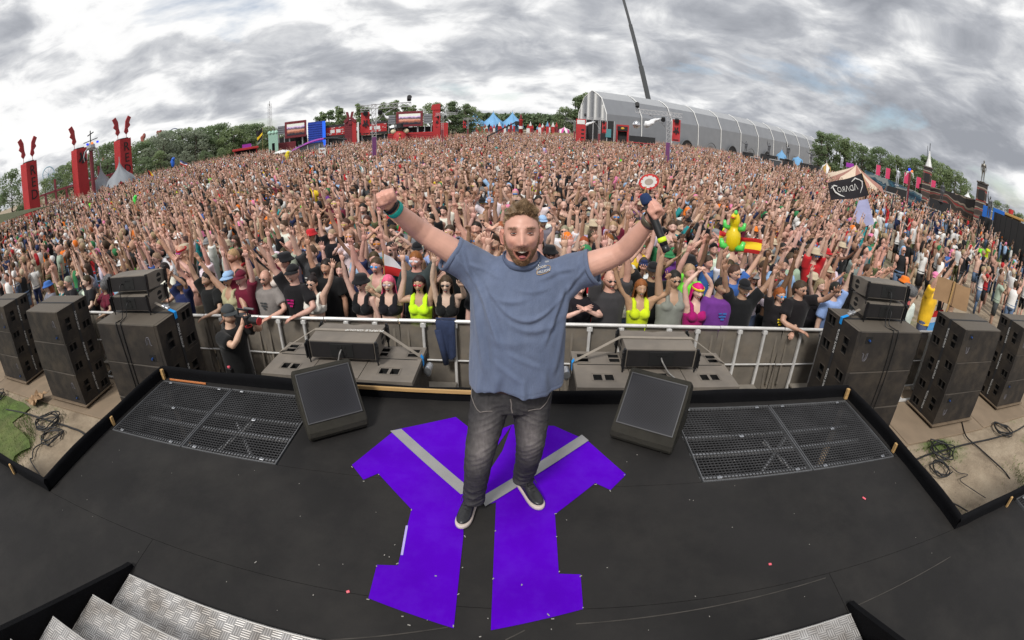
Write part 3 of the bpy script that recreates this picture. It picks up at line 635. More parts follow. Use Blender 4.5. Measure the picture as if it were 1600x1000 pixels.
hs = [(-0.235, -0.125, -0.10, -0.015), (-0.235, -0.125, 0.015, 0.10)]
for v in (-0.165, 0.165): hs += [(0.145, 0.215, v - 0.055, v + 0.055), (0.24, 0.31, v - 0.055, v + 0.055)]
_fp = MB(); _fp.holes(SD, SH, 0.05, hs, 0, 1, R=np.array([[0, 0, 1.0], [1, 0, 0], [0, 1, 0]]), T=(SL/2, 0, 0)).box((SL/2, 0.08, 0), (0.004, 0.012, SH - 0.08), 1)
_frl = []
for (a, b_, c, d) in [(-0.25, -0.11, -0.115, 0.115), (0.13, 0.325, -0.235, -0.095), (0.13, 0.325, 0.095, 0.235)]:
    _fr = MB(); _frl.append(_fr)
    for p, q in (((a, c), (b_, c)), ((b_, c), (b_, d)), ((b_, d), (a, d)), ((a, d), (a, c))): _fr.bar((SL/2 + 0.001, p[0], p[1]), (SL/2 + 0.001, q[0], q[1]), 0.007, 0.006)
FF = (_fp.mesh('dusty_port_panel', [CABD, DARK]), [q.mesh('dusty_port_rim', CABD) for q in _frl])
front_fill(-2.69, -1); front_fill(0.52, 1)
# ---------------------------------------------------------------- floor monitors
CARPET = mat('grey_speaker_carpet', (0.044, 0.041, 0.034), 0.95, var=0.2, scale=9, bump=0.9, bscale=320, spec=0.1, dirt=0.3, dirtcol=(0.02, 0.02, 0.02))
def grille_mat():
    m = mat('perforated_grille', (0.04, 0.04, 0.045), 0.6, 0.0, var=0.1, spec=0.15)
    n = m.node_tree.nodes; l = m.node_tree.links; b = n['Principled BSDF']
    tc = n.new('ShaderNodeTexCoord'); mp = n.new('ShaderNodeMapping'); mp.inputs['Rotation'].default_value = (0, 0, radians(45)); l.new(tc.outputs['Object'], mp.inputs[0])
    v = n.new('ShaderNodeTexVoronoi'); v.inputs['Scale'].default_value = 95; v.inputs['Randomness'].default_value = 0.0; l.new(mp.outputs[0], v.inputs[0])
    r = n.new('ShaderNodeValToRGB'); r.color_ramp.elements[0].position = 0.28; r.color_ramp.elements[0].color = (0.004, 0.004, 0.005, 1); r.color_ramp.elements[1].position = 0.42; r.color_ramp.elements[1].color = (0.03, 0.03, 0.034, 1)
    l.new(v.outputs[0], r.inputs[0]); l.new(r.outputs[0], b.inputs['Base Color']); return m
GRM = grille_mat()
def monitor(loc, rz, label):
    t = thing('floor_monitor', label, 'floor monitor', loc, rz, 'wedge floor monitors facing the performer')
    # local: width X, front lip towards -Y, top edge to the back
    w = 0.50; prof = [(-0.26, 0.03), (-0.275, 0.06), (-0.27, 0.10), (-0.235, 0.145), (0.06, 0.47), (0.10, 0.475), (0.26, 0.36), (0.28, 0.02), (0.27, 0.0), (-0.22, 0.0)]
    n = len(prof); V = []; F = []
    for x, s_ in ((-w/2, 0.97), (-w/2 + 0.012, 1), (w/2 - 0.012, 1), (w/2, 0.97)):
        for (y, z) in prof: V.append((x, y*s_, 0.22 + (z - 0.22)*s_))
    for i in range(3):
        for j in range(n): F.append((i*n + j, (i + 1)*n + j, (i + 1)*n + (j + 1) % n, i*n + (j + 1) % n))
    F += [tuple(range(n))[::-1][::-1], tuple(3*n + j for j in range(n))[::-1]]
    MB().add(V, F).build('cabinet', CARPET, t)
    a = np.array((0, -0.235, 0.145)); c = np.array((0, 0.06, 0.47)); d = (c - a)/np.linalg.norm(c - a); nrm = np.array((0, -d[2], d[1])); mid = (a + c)/2; R_ = np.stack([(1, 0, 0), d, nrm], 1); ln = np.linalg.norm(c - a)
    g_ = MB(); V = []; F = []; nx, ny = 22, 20; gw, gh = w - 0.06, ln - 0.045
    for j in range(ny + 1):
        for i in range(nx + 1):
            x = -gw/2 + gw*i/nx; y = -gh/2 + gh*j/ny; r = math.hypot(x*1.05, (y + 0.0))
            V.append((x, y, 0.007 + 0.004*(1 - (2*i/nx - 1)**2)*(1 - (2*j/ny - 1)**2)))
    for j in range(ny):
        for i in range(nx): F.append((j*(nx + 1) + i, j*(nx + 1) + i + 1, (j + 1)*(nx + 1) + i + 1, (j + 1)*(nx + 1) + i))
    g = MB().add(V, F).build('grille', GRM, t, smooth=True)
    g.matrix_local = Matrix([[*R_[i], mid[i]] for i in range(3)] + [[0, 0, 0, 1]])
    rim = MB()
    for sx in (-1, 1): rim.box((sx*(gw/2 + 0.004), 0, 0.005), (0.008, gh + 0.016, 0.016)); rim.box((0, sx*(gh/2 + 0.004), 0.005), (gw, 0.008, 0.0158))
    o = rim.build('grille_edge', mat('grille_edge', (0.05, 0.05, 0.053), 0.6, 0.0), g)
    cone = MB(); cone.lathe([(0.0, 0.0155), (0.055, 0.013), (0.075, 0.0115)], 24, T=(0.0, 0.0, 0.0)); 
    for sx, y in ((-1, 0.02), (1, 0.02)):
        pl = MB(); pl.prism([(0, -0.045), (0.03, -0.02), (0.03, 0.02), (0, 0.045)] if sx < 0 else [(0, 0.045), (-0.03, 0.02), (-0.03, -0.02), (0, -0.045)], 0.012, 0.016); pl.tube([(-sx*0.014, 0, 0.014), (-sx*0.014, 0, 0.022)], 0.009, 10)
        o = pl.build('grille_bracket', mat('zinc_bracket', (0.28, 0.28, 0.29), 0.4, 0.7), t); o.matrix_local = g.matrix_local @ Matrix.Translation((sx*(gw/2 + 0.002), y, 0))
    MB().cbox((w/2 + 0.001, 0.08, 0.2), (0.004, 0.12, 0.08), 0.001).build('handle_cup', DARK, t)
    return t
a, b_ = on_z(484, 692, ZS), on_z(576, 667, ZS); mdir = atan2(b_[1] - a[1], b_[0] - a[0]); mc = (a + b_)/2 + np.array([-sin(mdir), cos(mdir), 0])*0.235
monitor((mc[0], mc[1], ZS + 0.001), mdir, 'carpeted wedge monitor beside the left grates, turned to the performer')
a, b_ = on_z(955, 685, ZS), on_z(1047, 712, ZS); mdir = atan2(b_[1] - a[1], b_[0] - a[0]); mc = (a + b_)/2 + np.array([-sin(mdir), cos(mdir), 0])*0.235
monitor((mc[0], mc[1], ZS + 0.001), mdir, 'carpeted wedge monitor beside the right grates, turned to the performer')
# ---------------------------------------------------------------- cables on the sand
rr = random.Random(3)
def coil(cx0, cy0, r, n, seed, label):
    q = random.Random(seed); pts = []
    for i in range(n*7):
        a = i*2*pi/7 + q.uniform(-0.2, 0.2); k = r*q.uniform(0.55, 1.15); pts.append((cx0 + k*cos(a) + 0.1*r*q.uniform(-1, 1), cy0 + k*sin(a)*0.85, 0.05 + 0.012*(i/7) + q.uniform(0, 0.01)))
    return cable(label, pts, 0.011)
coil(-7.75, 3.55, 0.33, 5, 1, 'coiled black cable on the sand at the foot of the left free standing stack'); coil(-7.25, 3.25, 0.28, 3, 2, 'smaller loose coil of black cable beside the sand on the left'); coil(-10.6, 3.7, 0.3, 4, 3, 'black cable coil on the grass behind the outer left stack')
coil(6.35, 3.75, 0.3, 4, 4, 'coiled black cable beside the edge of the right pit boards'); coil(5.95, 3.35, 0.22, 3, 5, 'small loops of black cable on the sand right of the stage'); coil(8.7, 3.85, 0.28, 4, 6, 'black cable coil at the foot of the right worn stack'); coil(7.1, 1.9, 0.25, 3, 7, 'cable coil near the kerb of the right wing')
G0 = lambda px_, py_, z=0.045: tuple(on_z(px_, py_, z))
cable('thick dark cable crossing the sand patch left of the stage', [G0(10, 640), G0(40, 646), G0(85, 660), G0(110, 668), G0(138, 683), (-4.2, 2.9, 0.05), (-3.9, 2.8, 0.05)], 0.018); cable('thin looping cable over the left sand', [G0(100, 673), G0(75, 688), G0(54, 700), G0(51, 715), G0(52, 727), (-4.6, 1.9, 0.05)], 0.012)
cable('short thin wire lying on the left sand', [G0(100, 664), G0(78, 672), G0(60, 700), G0(54, 716)], 0.006)
cable('long dark cable across the sand right of the stage', [(3.8, 3.3, 0.05), G0(1432, 718), G0(1470, 705), G0(1510, 694), G0(1555, 684), G0(1590, 672), (10.5, 3.9, 0.05)], 0.016); cable('black cable running from the right stack over the sand to the wing', [G0(1503, 660), G0(1510, 682), G0(1530, 700), G0(1552, 720), G0(1568, 735), G0(1578, 748)], 0.014)
cable('thin wire with a green plug on the right sand', [G0(1485, 728), G0(1497, 738), G0(1512, 742), G0(1500, 750), G0(1520, 765), G0(1540, 778)], 0.007); cable('short cable end by the right kerb corner', [G0(1480, 783), G0(1495, 789), G0(1512, 799)], 0.012)
# crumpled brown paper sack
cp = thing('paper_sack', 'crumpled torn brown paper sack on the grass left of the stacks', 'paper sack', tuple(on_z(60, 628, 0.04))); V = []; F = []; q = random.Random(9)
for j in range(7):
    for i in range(9): V.append(((i - 4)*0.07 + q.uniform(-.02, .02), (j - 3)*0.06 + q.uniform(-.02, .02), 0.03 + abs(q.gauss(0.02, 0.05)) + (0.08 if i > 5 else 0)))
for j in range(6):
    for i in range(8): F.append((j*9 + i, j*9 + i + 1, (j + 1)*9 + i + 1, (j + 1)*9 + i))
me = MB().add(V, F).mesh('crumpled_sheet', mat('kraft_paper', (0.37, 0.235, 0.13), 0.8, var=0.15)); link('crumpled_sheet', eval_mesh(me, [('SOLIDIFY', {'thickness': 0.006})]), cp)
# ================================================================ crowd barrier
ALU = mat('barrier_aluminium', (0.70, 0.69, 0.675), 0.42, 0.25, var=0.15, scale=7, dirt=0.25, dirtcol=(0.3, 0.26, 0.2)); SHEET = mat('dusty_barrier_sheet', (0.21, 0.185, 0.155), 0.7, 0.1, alpha=0.78, var=0.25, scale=3.5, dirt=0.5, dirtcol=(0.33, 0.27, 0.20), dscale=4)
YB, PB = 5.60, 1.06
xb0 = on_y(688, 552, YB)[0]
def barrier_meshes():
    w = PB - 0.012
    r = MB(); r.tube([(-w/2, 0, 1.185), (w/2, 0, 1.185)], 0.024, 10); r2 = MB(); r2.tube([(-w/2, 0.01, 0.62), (w/2, 0.01, 0.62)], 0.013, 6); r3 = MB(); r3.tube([(-w/2, 0.01, 0.12), (w/2, 0.01, 0.12)], 0.02, 6)
    p = MB(); p.cbox((0, 0, 0.58), (0.036, 0.05, 1.16), 0.006); p.box((0, 0.0, 1.13), (0.07, 0.055, 0.05))
    sh = MB(); V = [(-w/2, 0.07, 0.06), (w/2, 0.07, 0.06), (w/2, 0.03, 1.15), (-w/2, 0.03, 1.15)]
    sh.add(V + [(x, y + 0.006, z) for x, y, z in V], [(0, 1, 2, 3), (7, 6, 5, 4), (0, 4, 5, 1), (2, 6, 7, 3)])
    br = MB(); br.bar((0, 0.05, 1.08), (0.0, -0.0, 0.3), 0.03); br.bar((-0.13, 0.06, 1.1), (-0.02, 0.05, 0.1), 0.035, 0.02)
    st = MB(); st.cbox((0, -0.16, 0.30), (0.42, 0.26, 0.03), 0.004); st.bar((-0.2, -0.27, 0.29), (-0.2, -0.02, 0.08), 0.025); st.bar((0.2, -0.27, 0.29), (0.2, -0.02, 0.08), 0.025); st.bar((-0.2, -0.27, 0.29), (-0.2, -0.27, 0.04), 0.025); st.bar((0.2, -0.27, 0.29), (0.2, -0.27, 0.04), 0.025)
    ft = MB(); ft.bar((-w/2 + 0.04, -0.35, 0.062), (w/2 - 0.04, -0.35, 0.062), 0.05, 0.03); ft.bar((-0.205, -0.33, 0.06), (-0.205, 0.05, 0.06), 0.05, 0.03); ft.bar((0.205, -0.33, 0.06), (0.205, 0.05, 0.06), 0.05, 0.03)
    return [r.mesh('rail', ALU), p.mesh('post', ALU), sh.mesh('infill_sheet', SHEET), br.mesh('stiffener', SHEET), st.mesh('foot_step', mat('dusty_step_plate', (0.3, 0.27, 0.23), 0.6, 0.4, var=0.2)), ft.mesh('foot_frame', ALU), r2.mesh('mid_rail', ALU), r3.mesh('bottom_rail', ALU)]
_bar = barrier_meshes()
n0 = -9; n1 = 9
for k in range(n0, n1 + 1):
    x = xb0 + PB*k
    lb = 'aluminium crowd barrier section between the stage pit and the front row'
    t = thing('crowd_barrier', lb, 'barrier', (x, YB + random.uniform(-0.008, 0.008), 0), random.uniform(-0.006, 0.006), 'aluminium barrier sections along the front row')
    link('top_rail', _bar[0], t); link('mid_rail', _bar[6], t); link('bottom_rail', _bar[7], t); link('infill_sheet', _bar[2], t); link('foot_step', _bar[4], t); link('foot_frame', _bar[5], t)
    for sx in (-0.205, 0.205): link('post', _bar[1], t, (sx, 0, 0))
    for sx in (-0.42, 0.45): link('stiffener', _bar[3], t, (sx, 0, 0))

# ================================================================ human figures
def tint_mat(name, rough=0.5, sss=0.0, var=0.07, scale=14, bump=0.0, bscale=200, spec=0.4, sheen=0.0, stretch=None):
    """object colour times the mesh's Tint attribute"""
    if name in MATS: return MATS[name]
    m = mat(name, rough=rough, src='obj', var=var, scale=scale, bump=bump, bscale=bscale, spec=spec, sss=sss, sheen=sheen, stretch=stretch)
    n = m.node_tree.nodes; l = m.node_tree.links; b = n['Principled BSDF']; src = b.inputs['Base Color'].links[0].from_socket
    a = n.new('ShaderNodeAttribute'); a.attribute_name = 'Tint'; mu = n.new('ShaderNodeMix'); mu.data_type = 'RGBA'; mu.blend_type = 'MULTIPLY'; mu.inputs[0].default_value = 1
    l.new(src, mu.inputs[6]); l.new(a.outputs['Color'], mu.inputs[7]); l.new(mu.outputs[2], b.inputs['Base Color']); return m
SKIN = tint_mat('skin', 0.44, var=0.09, scale=22, bump=0.15, bscale=260, spec=0.45)
CLOTH = mat('cotton_cloth', rough=0.9, src='obj', var=0.12, scale=9, bump=0.3, bscale=40, sheen=0.1, spec=0.2)
HAIRM = mat('hair', rough=0.6, src='obj', var=0.35, scale=30, spec=0.3)
EYEW = mat('eye_white', (0.52, 0.48, 0.45), 0.25, var=0); EYED = mat('eye_iris', (0.03, 0.035, 0.04), 0.15, var=0); TEETH = mat('teeth', (0.78, 0.73, 0.64), 0.3, var=0.03); MOUTH = mat('mouth_inside', (0.05, 0.012, 0.012), 0.5, var=0); TONGUE = mat('tongue', (0.35, 0.1, 0.1), 0.4, var=0.05)
LENS = mat('sunglass_lens', rough=0.12, src='obj', var=0, spec=0.8)

def head_grid(nu=30, nv=26, open_=1.0, hw=1.0, jaw=1.0, smile=1.0, nose=1.0):
    """head surface as a latitude grid facing -Y, centre at eye level; returns vertices, faces, unit directions"""
    V = []; D = []
    lat = np.concatenate([np.linspace(-pi/2, -1.25, 4)[:-1], np.linspace(-1.25, 0.75, nv - 6), np.linspace(0.75, pi/2, 5)[1:-1], [pi/2]])
    if nv > 60: lat = np.linspace(-pi/2, pi/2, nv)
    # angles bunched at the face (-Y)
    u = np.linspace(-1, 1, nu, endpoint=False); ang = -pi/2 + pi*(0.62*u + 0.38*u**3)
    D = np.array([[cos(a)*cos(p), cos(a)*sin(p), sin(a)] for a in lat for p in ang])
    x, y, z = D[:, 0]*0.077*hw, D[:, 1]*0.098, D[:, 2]*0.118
    dn = np.clip(-z/0.118, 0, 1); up = np.clip(z/0.118, 0, 1)
    sq = 1 + 0.06*np.abs(D[:, 0]*D[:, 1])*2                                  # slightly squared plan
    x = x*sq*(1 - (0.30/jaw)*dn**1.7)*(1 + 0.02*up)
    back = D[:, 1] > 0
    y = np.where(back, y*(1 - 0.42*dn**1.3)*1.0, y*(1 - 0.06*dn))
    z = np.where(back, z*(1 - 0.22*dn), z)
    fw = sstep(0.15, 0.6, -D[:, 1])
    g = lambda cx_, cz_, sx, sz: np.exp(-((x - cx_)/sx)**2 - ((z - cz_)/sz)**2)
    gs = lambda cx_, cz_, sx, sz: np.exp(-((np.abs(x) - cx_)/sx)**2 - ((z - cz_)/sz)**2)
    o = np.zeros(len(x))
    o += 0.027*nose*np.exp(-(x/(0.0075 + 0.0065*sstep(0.03, -0.035, z)))**2)*sstep(0.032, -0.030, z)**1.2*sstep(-0.045, -0.036, z)       # nose ridge
    o += 0.010*nose*gs(0.0145, -0.034, 0.0065, 0.007) + 0.005*nose*g(0, -0.030, 0.010, 0.008) - 0.004*smile*gs(0.036, -0.050, 0.006, 0.014)                                                     # nostril wings
    o -= 0.0125*gs(0.031, 0.010, 0.015, 0.010)                                                          # eye sockets
    o += 0.0055*gs(0.030, 0.031, 0.020, 0.008) + 0.004*g(0, 0.06, 0.04, 0.02)                            # brow, forehead
    o += 0.008*smile*gs(0.043, -0.022, 0.017, 0.016)                                                   # cheeks
    mz = -0.066 - 0.006*open_
    mw, mh = 0.024 + 0.004*smile, 0.0065 + 0.0115*open_
    zz = z - mz - 9.0*smile*x*x
    q = (x/mw)**2 + (zz/np.where(zz > 0, 0.62*mh, 1.15*mh))**2
    o -= 0.026*open_*np.clip(1 - q, 0, 1)**0.35*(q < 1)
    ring = np.exp(-((np.sqrt(q) - 1.22)/0.22)**2)
    o += 0.0045*ring + 0.008*g(0, -0.108, 0.022, 0.012)
    o -= 0.004*gs(0.045, -0.06, 0.012, 0.02)*(1 - smile*0.5)
    yy = y - o*fw
    V = np.stack([x, yy, z - 0.004*open_*sstep(-0.06, -0.11, z)*2], 1)
    nr = len(lat); F = []
    for i in range(nr - 1):
        for j in range(nu): F.append((i*nu + j, i*nu + (j + 1) % nu, (i + 1)*nu + (j + 1) % nu, (i + 1)*nu + j))
    info = dict(D=D, fw=fw, q=q, ring=ring, x=x, z=z, nu=nu, nr=nr, zz=zz)
    return V, F, info
def head_tint(info, beard=0.0, brow=0.7, flush=1.0, bcol=(0.35, 0.26, 0.2)):
    x, z, fw, q, ring, D = (info[k] for k in ('x', 'z', 'fw', 'q', 'ring', 'D'))
    T = np.ones((len(x), 4))
    def mixc(w, c):
        w = np.clip(w, 0, 1)[:, None]; T[:, :3] = T[:, :3]*(1 - w) + np.array(c)*w
    mixc(flush*0.5*fw*np.exp(-((np.abs(x) - 0.04)/0.02)**2 - ((z + 0.025)/0.02)**2), (1.0, 0.78, 0.74)); mixc(flush*0.4*fw*np.exp(-(x/0.014)**2 - ((z + 0.03)/0.014)**2), (1.0, 0.76, 0.72))
    if beard:
        bw = sstep(-0.040, -0.062, z - 0.35*np.clip(np.abs(x) - 0.045, 0, 1))*sstep(0.30, -0.05, D[:, 1])*1.0
        bw = np.maximum(bw, 0.4*fw*np.exp(-((z + 0.050)/0.007)**2)*(np.abs(x) < 0.032)); mixc(beard*bw, bcol)
    mixc(0.85*fw*np.exp(-((np.sqrt(q) - 1.15)/0.2)**2)*np.exp(-(x/0.035)**4), (0.85, 0.52, 0.48))
    mixc(fw*(q < 0.8)*1.0, (0.07, 0.02, 0.02)); mixc(0.4*fw*np.exp(-((np.abs(x) - 0.009)/0.005)**2 - ((z + 0.0435)/0.0035)**2), (0.25, 0.12, 0.1))
    mixc(brow*fw*np.exp(-((np.abs(x) - 0.031)/0.017)**4 - ((z - 0.029 + 0.03*np.abs(np.abs(x) - 0.03))/0.0050)**2), (0.28, 0.2, 0.15))
    mixc(0.35*fw*np.exp(-((np.abs(x) - 0.031)/0.02)**2 - ((z - 0.01)/0.012)**2), (0.75, 0.6, 0.55))  # eye socket shade painted into the tint
    return T
def hair_patch(V, info, mask, thick, seed=0, lump=0.006, f=70):
    """shell over the part of the head grid where mask > 0"""
    nu, nr = info['nu'], info['nr']; D = info['D']; n = D/np.array([0.85, 1, 1.0]); n = n/np.linalg.norm(n, axis=1)[:, None]
    m = np.clip(mask, 0, 1); off = 0.0015 + thick*m + lump*vnoise(D*0.1, f, seed)*m
    P = V + n*off[:, None]; F = []
    for i in range(nr - 1):
        for j in range(nu):
            q = (i*nu + j, i*nu + (j + 1) % nu, (i + 1)*nu + (j + 1) % nu, (i + 1)*nu + j)
            if min(mask[k] for k in q) > -0.25 and max(mask[k] for k in q) > 0: F.append(q)
    used = sorted({k for q in F for k in q}); ix = {k: i for i, k in enumerate(used)}
    return P[used], [tuple(ix[k] for k in q) for q in F]
def ik(a, t, l1, l2, hint):
    a = np.array(a, float); t = np.array(t, float); d = t - a; L_ = np.linalg.norm(d); L2 = min(L_, (l1 + l2)*0.992); d = d/L_; t = a + d*L2
    c = (l1*l1 + L2*L2 - l2*l2)/(2*L2); h = sqrt(max(l1*l1 - c*c, 0)); hn = np.array(hint, float); hn = hn - d*np.dot(hn, d); hn /= np.linalg.norm(hn) + 1e-9
    return a + d*c + hn*h, t
def hand(b, w, d, pn, side, curl=0.15, spread=0.16, s=1.0, mi=0, thumb=0.6, ns=6, seg=3, fin=None):
    """palm and five fingers from wrist w along d; pn = palm normal; side: +1 thumb along +cross(d,pn)"""
    d = np.array(d, float)/np.linalg.norm(d); pn = np.array(pn, float); pn = pn - d*np.dot(pn, d); pn /= np.linalg.norm(pn); t = np.cross(d, pn)*side
    w = np.array(w, float)
    b.tube([w - d*0.02*s, w + d*0.02*s, w + d*0.055*s, w + d*0.092*s], [(0.017*s, 0.024*s), (0.018*s, 0.034*s), (0.016*s, 0.042*s), (0.012*s, 0.039*s)], max(8, ns + 2), mi, ref=pn)
    lens = (0.072, 0.080, 0.074, 0.058); offs = (0.030, 0.010, -0.010, -0.029)
    for k in range(4):
        if fin is not None: c = fin[k]
        else: c = curl
        base = w + d*(0.088 - 0.004*abs(k - 1))*s + t*offs[k]*s
        a = spread*(1.5 - k)/1.5; dd = d*cos(a) + t*sin(a); P = [base - dd*0.012*s]; p = base.copy(); ang = 0
        P.append(p.copy())
        for j in range(seg):
            ang += c*(1.25 if j else 0.8); v = dd*cos(ang) + pn*sin(ang); p = p + v*lens[k]*s/seg*(1.15 - 0.15*j); P.append(p.copy())
        r = 0.0088*s*(0.9 if k == 3 else 1); b.tube(P, [r*1.08] + [r*(1.0 - 0.09*j) for j in range(len(P) - 2)] + [r*0.62], ns, mi)
    base = w + d*0.028*s + t*0.028*s; a = thumb; v1 = d*cos(a) + t*sin(a) + pn*0.35; v1 /= np.linalg.norm(v1)
    tc = (fin[4] if fin is not None else curl*0.6); v2 = d*cos(a*(1 - tc)) + t*sin(a*(1 - tc)) + pn*(0.3 + tc*0.9) - t*tc*0.9; v2 /= np.linalg.norm(v2)
    P = [base - v1*0.02*s, base + v1*0.015*s, base + v1*0.042*s, base + v1*0.042*s + v2*0.026*s]
    b.tube(P, [0.014*s, 0.0125*s, 0.0105*s, 0.007*s], ns, mi)
def torso_rings(sex):
    if sex == 'm': return [(0.86, .135, .105), (0.93, .168, .118), (1.0, .162, .115), (1.08, .152, .112), (1.2, .166, .118), (1.31, .182, .122), (1.39, .185, .108), (1.44, .135, .085), (1.475, .075, .068), (1.52, .058, .062), (1.60, .054, .060)]
    return [(0.86, .14, .105), (0.93, .172, .118), (1.0, .156, .112), (1.08, .124, .096), (1.2, .136, .102), (1.31, .152, .108), (1.39, .155, .094), (1.44, .110, .074), (1.475, .058, .056), (1.52, .046, .052), (1.60, .043, .050)]
ARM_POSE = {   # hand target (x along own side, y, z), elbow hint, palm normal, curl
    'wide': ((.44, -.14, 1.95), (1, .2, -.3), (0, -1, 0), .10), 'up': ((.24, -.10, 2.03), (1, .1, 0), (0, -1, 0), .12), 'tall': ((.13, -.16, 2.06), (1, .2, 0), (0, -1, .1), .10),
    'fwd': ((.26, -.42, 1.74), (1, .1, -1), (0, -.4, 1), .12), 'fist': ((.30, -.12, 1.96), (1, .1, 0), (0, -1, 0), 1.15), 'point': ((.22, -.22, 2.0), (1, .1, 0), (0, -1, 0), 'point'), 'peace': ((.30, -.22, 1.84), (1, .1, -.5), (0, -1, 0), 'peace'),
    'down': ((.25, -.02, .82), (1, .5, 0), (-1, 0, 0), .3), 'rail': ((.17, -.30, 1.16), (1, .4, -.2), (0, 0, -1), .35), 'clap': ((.035, -.30, 1.42), (1, 0, -.6), (-1, 0, 0), .15), 'clapup': ((.035, -.20, 1.86), (1, 0, -.2), (-1, 0, 0), .08),
    'heart': ((.045, -.03, 1.92), (1, 0, .2), (-1, 0, -.3), .55), 'cam': ((.07, -.30, 1.57), (1, 0, -1), (0, -1, .3), .8), 'phone': ((.12, -.34, 1.50), (1, 0, -1), (0, -1, .3), .6), 'mouth': ((.10, -.20, 1.46), (1, 0, -1), (0, 1, 0), .6), 'side': ((.62, -.10, 1.52), (.2, .3, -1), (0, -1, 0), .12), 'hold': ((.33, -.25, 1.90), (1, .1, -.4), (0, -1, 0), .75)}
def figure(sex, left, right, lean=0.0, hires=False):
    """pose skeleton: returns body shapes (MB) and joints"""
    k = 1.0 if sex == 'm' else 0.86
    b = MB(); rings = torso_rings(sex)
    b.tube([(0, -lean*(z - 0.9) + 0.012*sin((z - 0.86)*5), z) for z, _, _ in rings], [(rx, ry) for _, rx, ry in rings], 18, ref=(1, 0, 0))
    if sex == 'f':
        for s in (-1, 1): b.ell((s*0.066, -0.078 - lean*0.4, 1.285), (0.056, 0.046, 0.055), 12, 9)
    else:
        for s in (-1, 1): b.ell((s*0.08, -0.066 - lean*0.4, 1.32), (0.075, 0.05, 0.05), 12, 9)
    J = {}; hands = MB(); sw = 0.182 if sex == 'm' else 0.152
    for s, pose in ((-1, left), (1, right)):
        tg, hn, pn, cu = ARM_POSE[pose]; raised = tg[2] > 1.6
        sh = np.array((s*sw, -lean*0.5, 1.415 + (0.03 if raised else 0)))
        tgt = np.array((s*tg[0], tg[1] - lean*0.5, tg[2])); el, wr = ik(sh, tgt, 0.295, 0.255, (s*hn[0], hn[1], hn[2]))
        J[s] = (sh, el, wr); m = (sh + el)/2; f1 = el*0.7 + wr*0.3
        b.tube([np.array((s*sw*0.55, -lean*0.5, 1.38)), sh, m, el*0.92 + sh*0.08, f1, wr*0.85 + el*0.15, wr, wr + (wr - el)*0.06], [0.062*k, 0.064*k, 0.050*k, 0.041*k, 0.043*k, 0.031*k, 0.026*k, 0.024*k], 12)
        if raised: b.tube([np.array((s*sw*0.72, 0.02 - lean*0.4, 1.26)), sh*0.75 + el*0.25], [0.06*k, 0.045*k], 10)
        dr = wr - el; fin = None
        if cu == 'point': fin = (0.05, 1.15, 1.2, 1.2, 0.9); cu = 0.2
        elif cu == 'peace': fin = (0.05, 0.05, 1.2, 1.2, 0.9); cu = 0.2
        pnn = (s*pn[0], pn[1], pn[2])
        hand(hands, wr, dr, pnn, (1 if np.dot(np.cross(dr, pnn), (-s, 0, 0)) > 0 else -1) if pose not in ('clap', 'clapup', 'heart') else (1 if np.dot(np.cross(dr, pnn), (0, 1, 0)) > 0 else -1), cu, 0.22 if cu < 0.3 else 0.05, (1.06 if sex == 'm' else 0.92), ns=5, seg=3 if cu > 0.5 or fin else 2, fin=fin)
    for s in (-1, 1):
        b.tube([(s*0.085, 0, 0.93), (s*0.092, -0.01, 0.75), (s*0.098, -0.015, 0.52), (s*0.102, 0.005, 0.36), (s*0.105, 0.01, 0.10), (s*0.106, -0.0, 0.05)], [0.092*k, 0.078*k, 0.056*k, 0.056*k, 0.036*k, 0.036*k], 12)
        b.tube([(s*0.107, 0.05, 0.04), (s*0.11, -0.05, 0.045), (s*0.118, -0.17, 0.03)], [(0.04, 0.036), (0.045, 0.045), (0.03, 0.036)], 10, ref=(0, 0, 1))
    return b, hands, J
HEADZ = 1.632
def head_parts(b_, Tl, sex, open_, beard, hires=False, ears=True, seed=0):
    """adds head, ears, eyes, teeth into MB b_, returns tint list for its vertices"""
    V, F, info = head_grid(26, 24, open_, 1.0 if sex == 'm' else 0.94, 1.05 if sex == 'm' else 0.92, 1.0)
    T = head_tint(info, beard); sc_ = 1.0 if sex == 'm' else 0.95; off = (0, -0.012, HEADZ)
    b_.add(V*sc_, F, 0, T=off); Tl.append(T)
    n0 = len(b_.v)
    for s in (-1, 1): b_.ell((off[0] + s*0.078*sc_*(1 if sex == 'm' else .94), off[1] + 0.012, off[2] - 0.008), (0.010, 0.018, 0.030), 8, 6, 0, rotm(0.15, s*0.15, -s*0.35))
    Tl.append(np.tile((1, .86, .84, 1.0), (len(b_.v) - n0, 1))); n0 = len(b_.v)
    for s in (-1, 1):
        c = np.array((s*0.030, -0.083, 0.0095))*sc_ + off; b_.ell(c, (0.0115, 0.008, 0.0042), 8, 5, 1); b_.ell(c + (0, -0.0055, 0), (0.0055, 0.0035, 0.0042), 6, 4, 2)
    if open_ > 0.4:
        mz = -0.066 - 0.006*open_; b_.cbox(np.array((0, -0.080, mz + 0.010))*sc_ + off, (0.036, 0.008, 0.008), 0.003, 3); b_.ell(np.array((0, -0.074, mz - 0.010))*sc_ + off, (0.015, 0.014, 0.006), 8, 5, 5)
    Tl.append(np.ones((len(b_.v) - n0, 4)))
    return V*sc_ + off, info
_core = {}
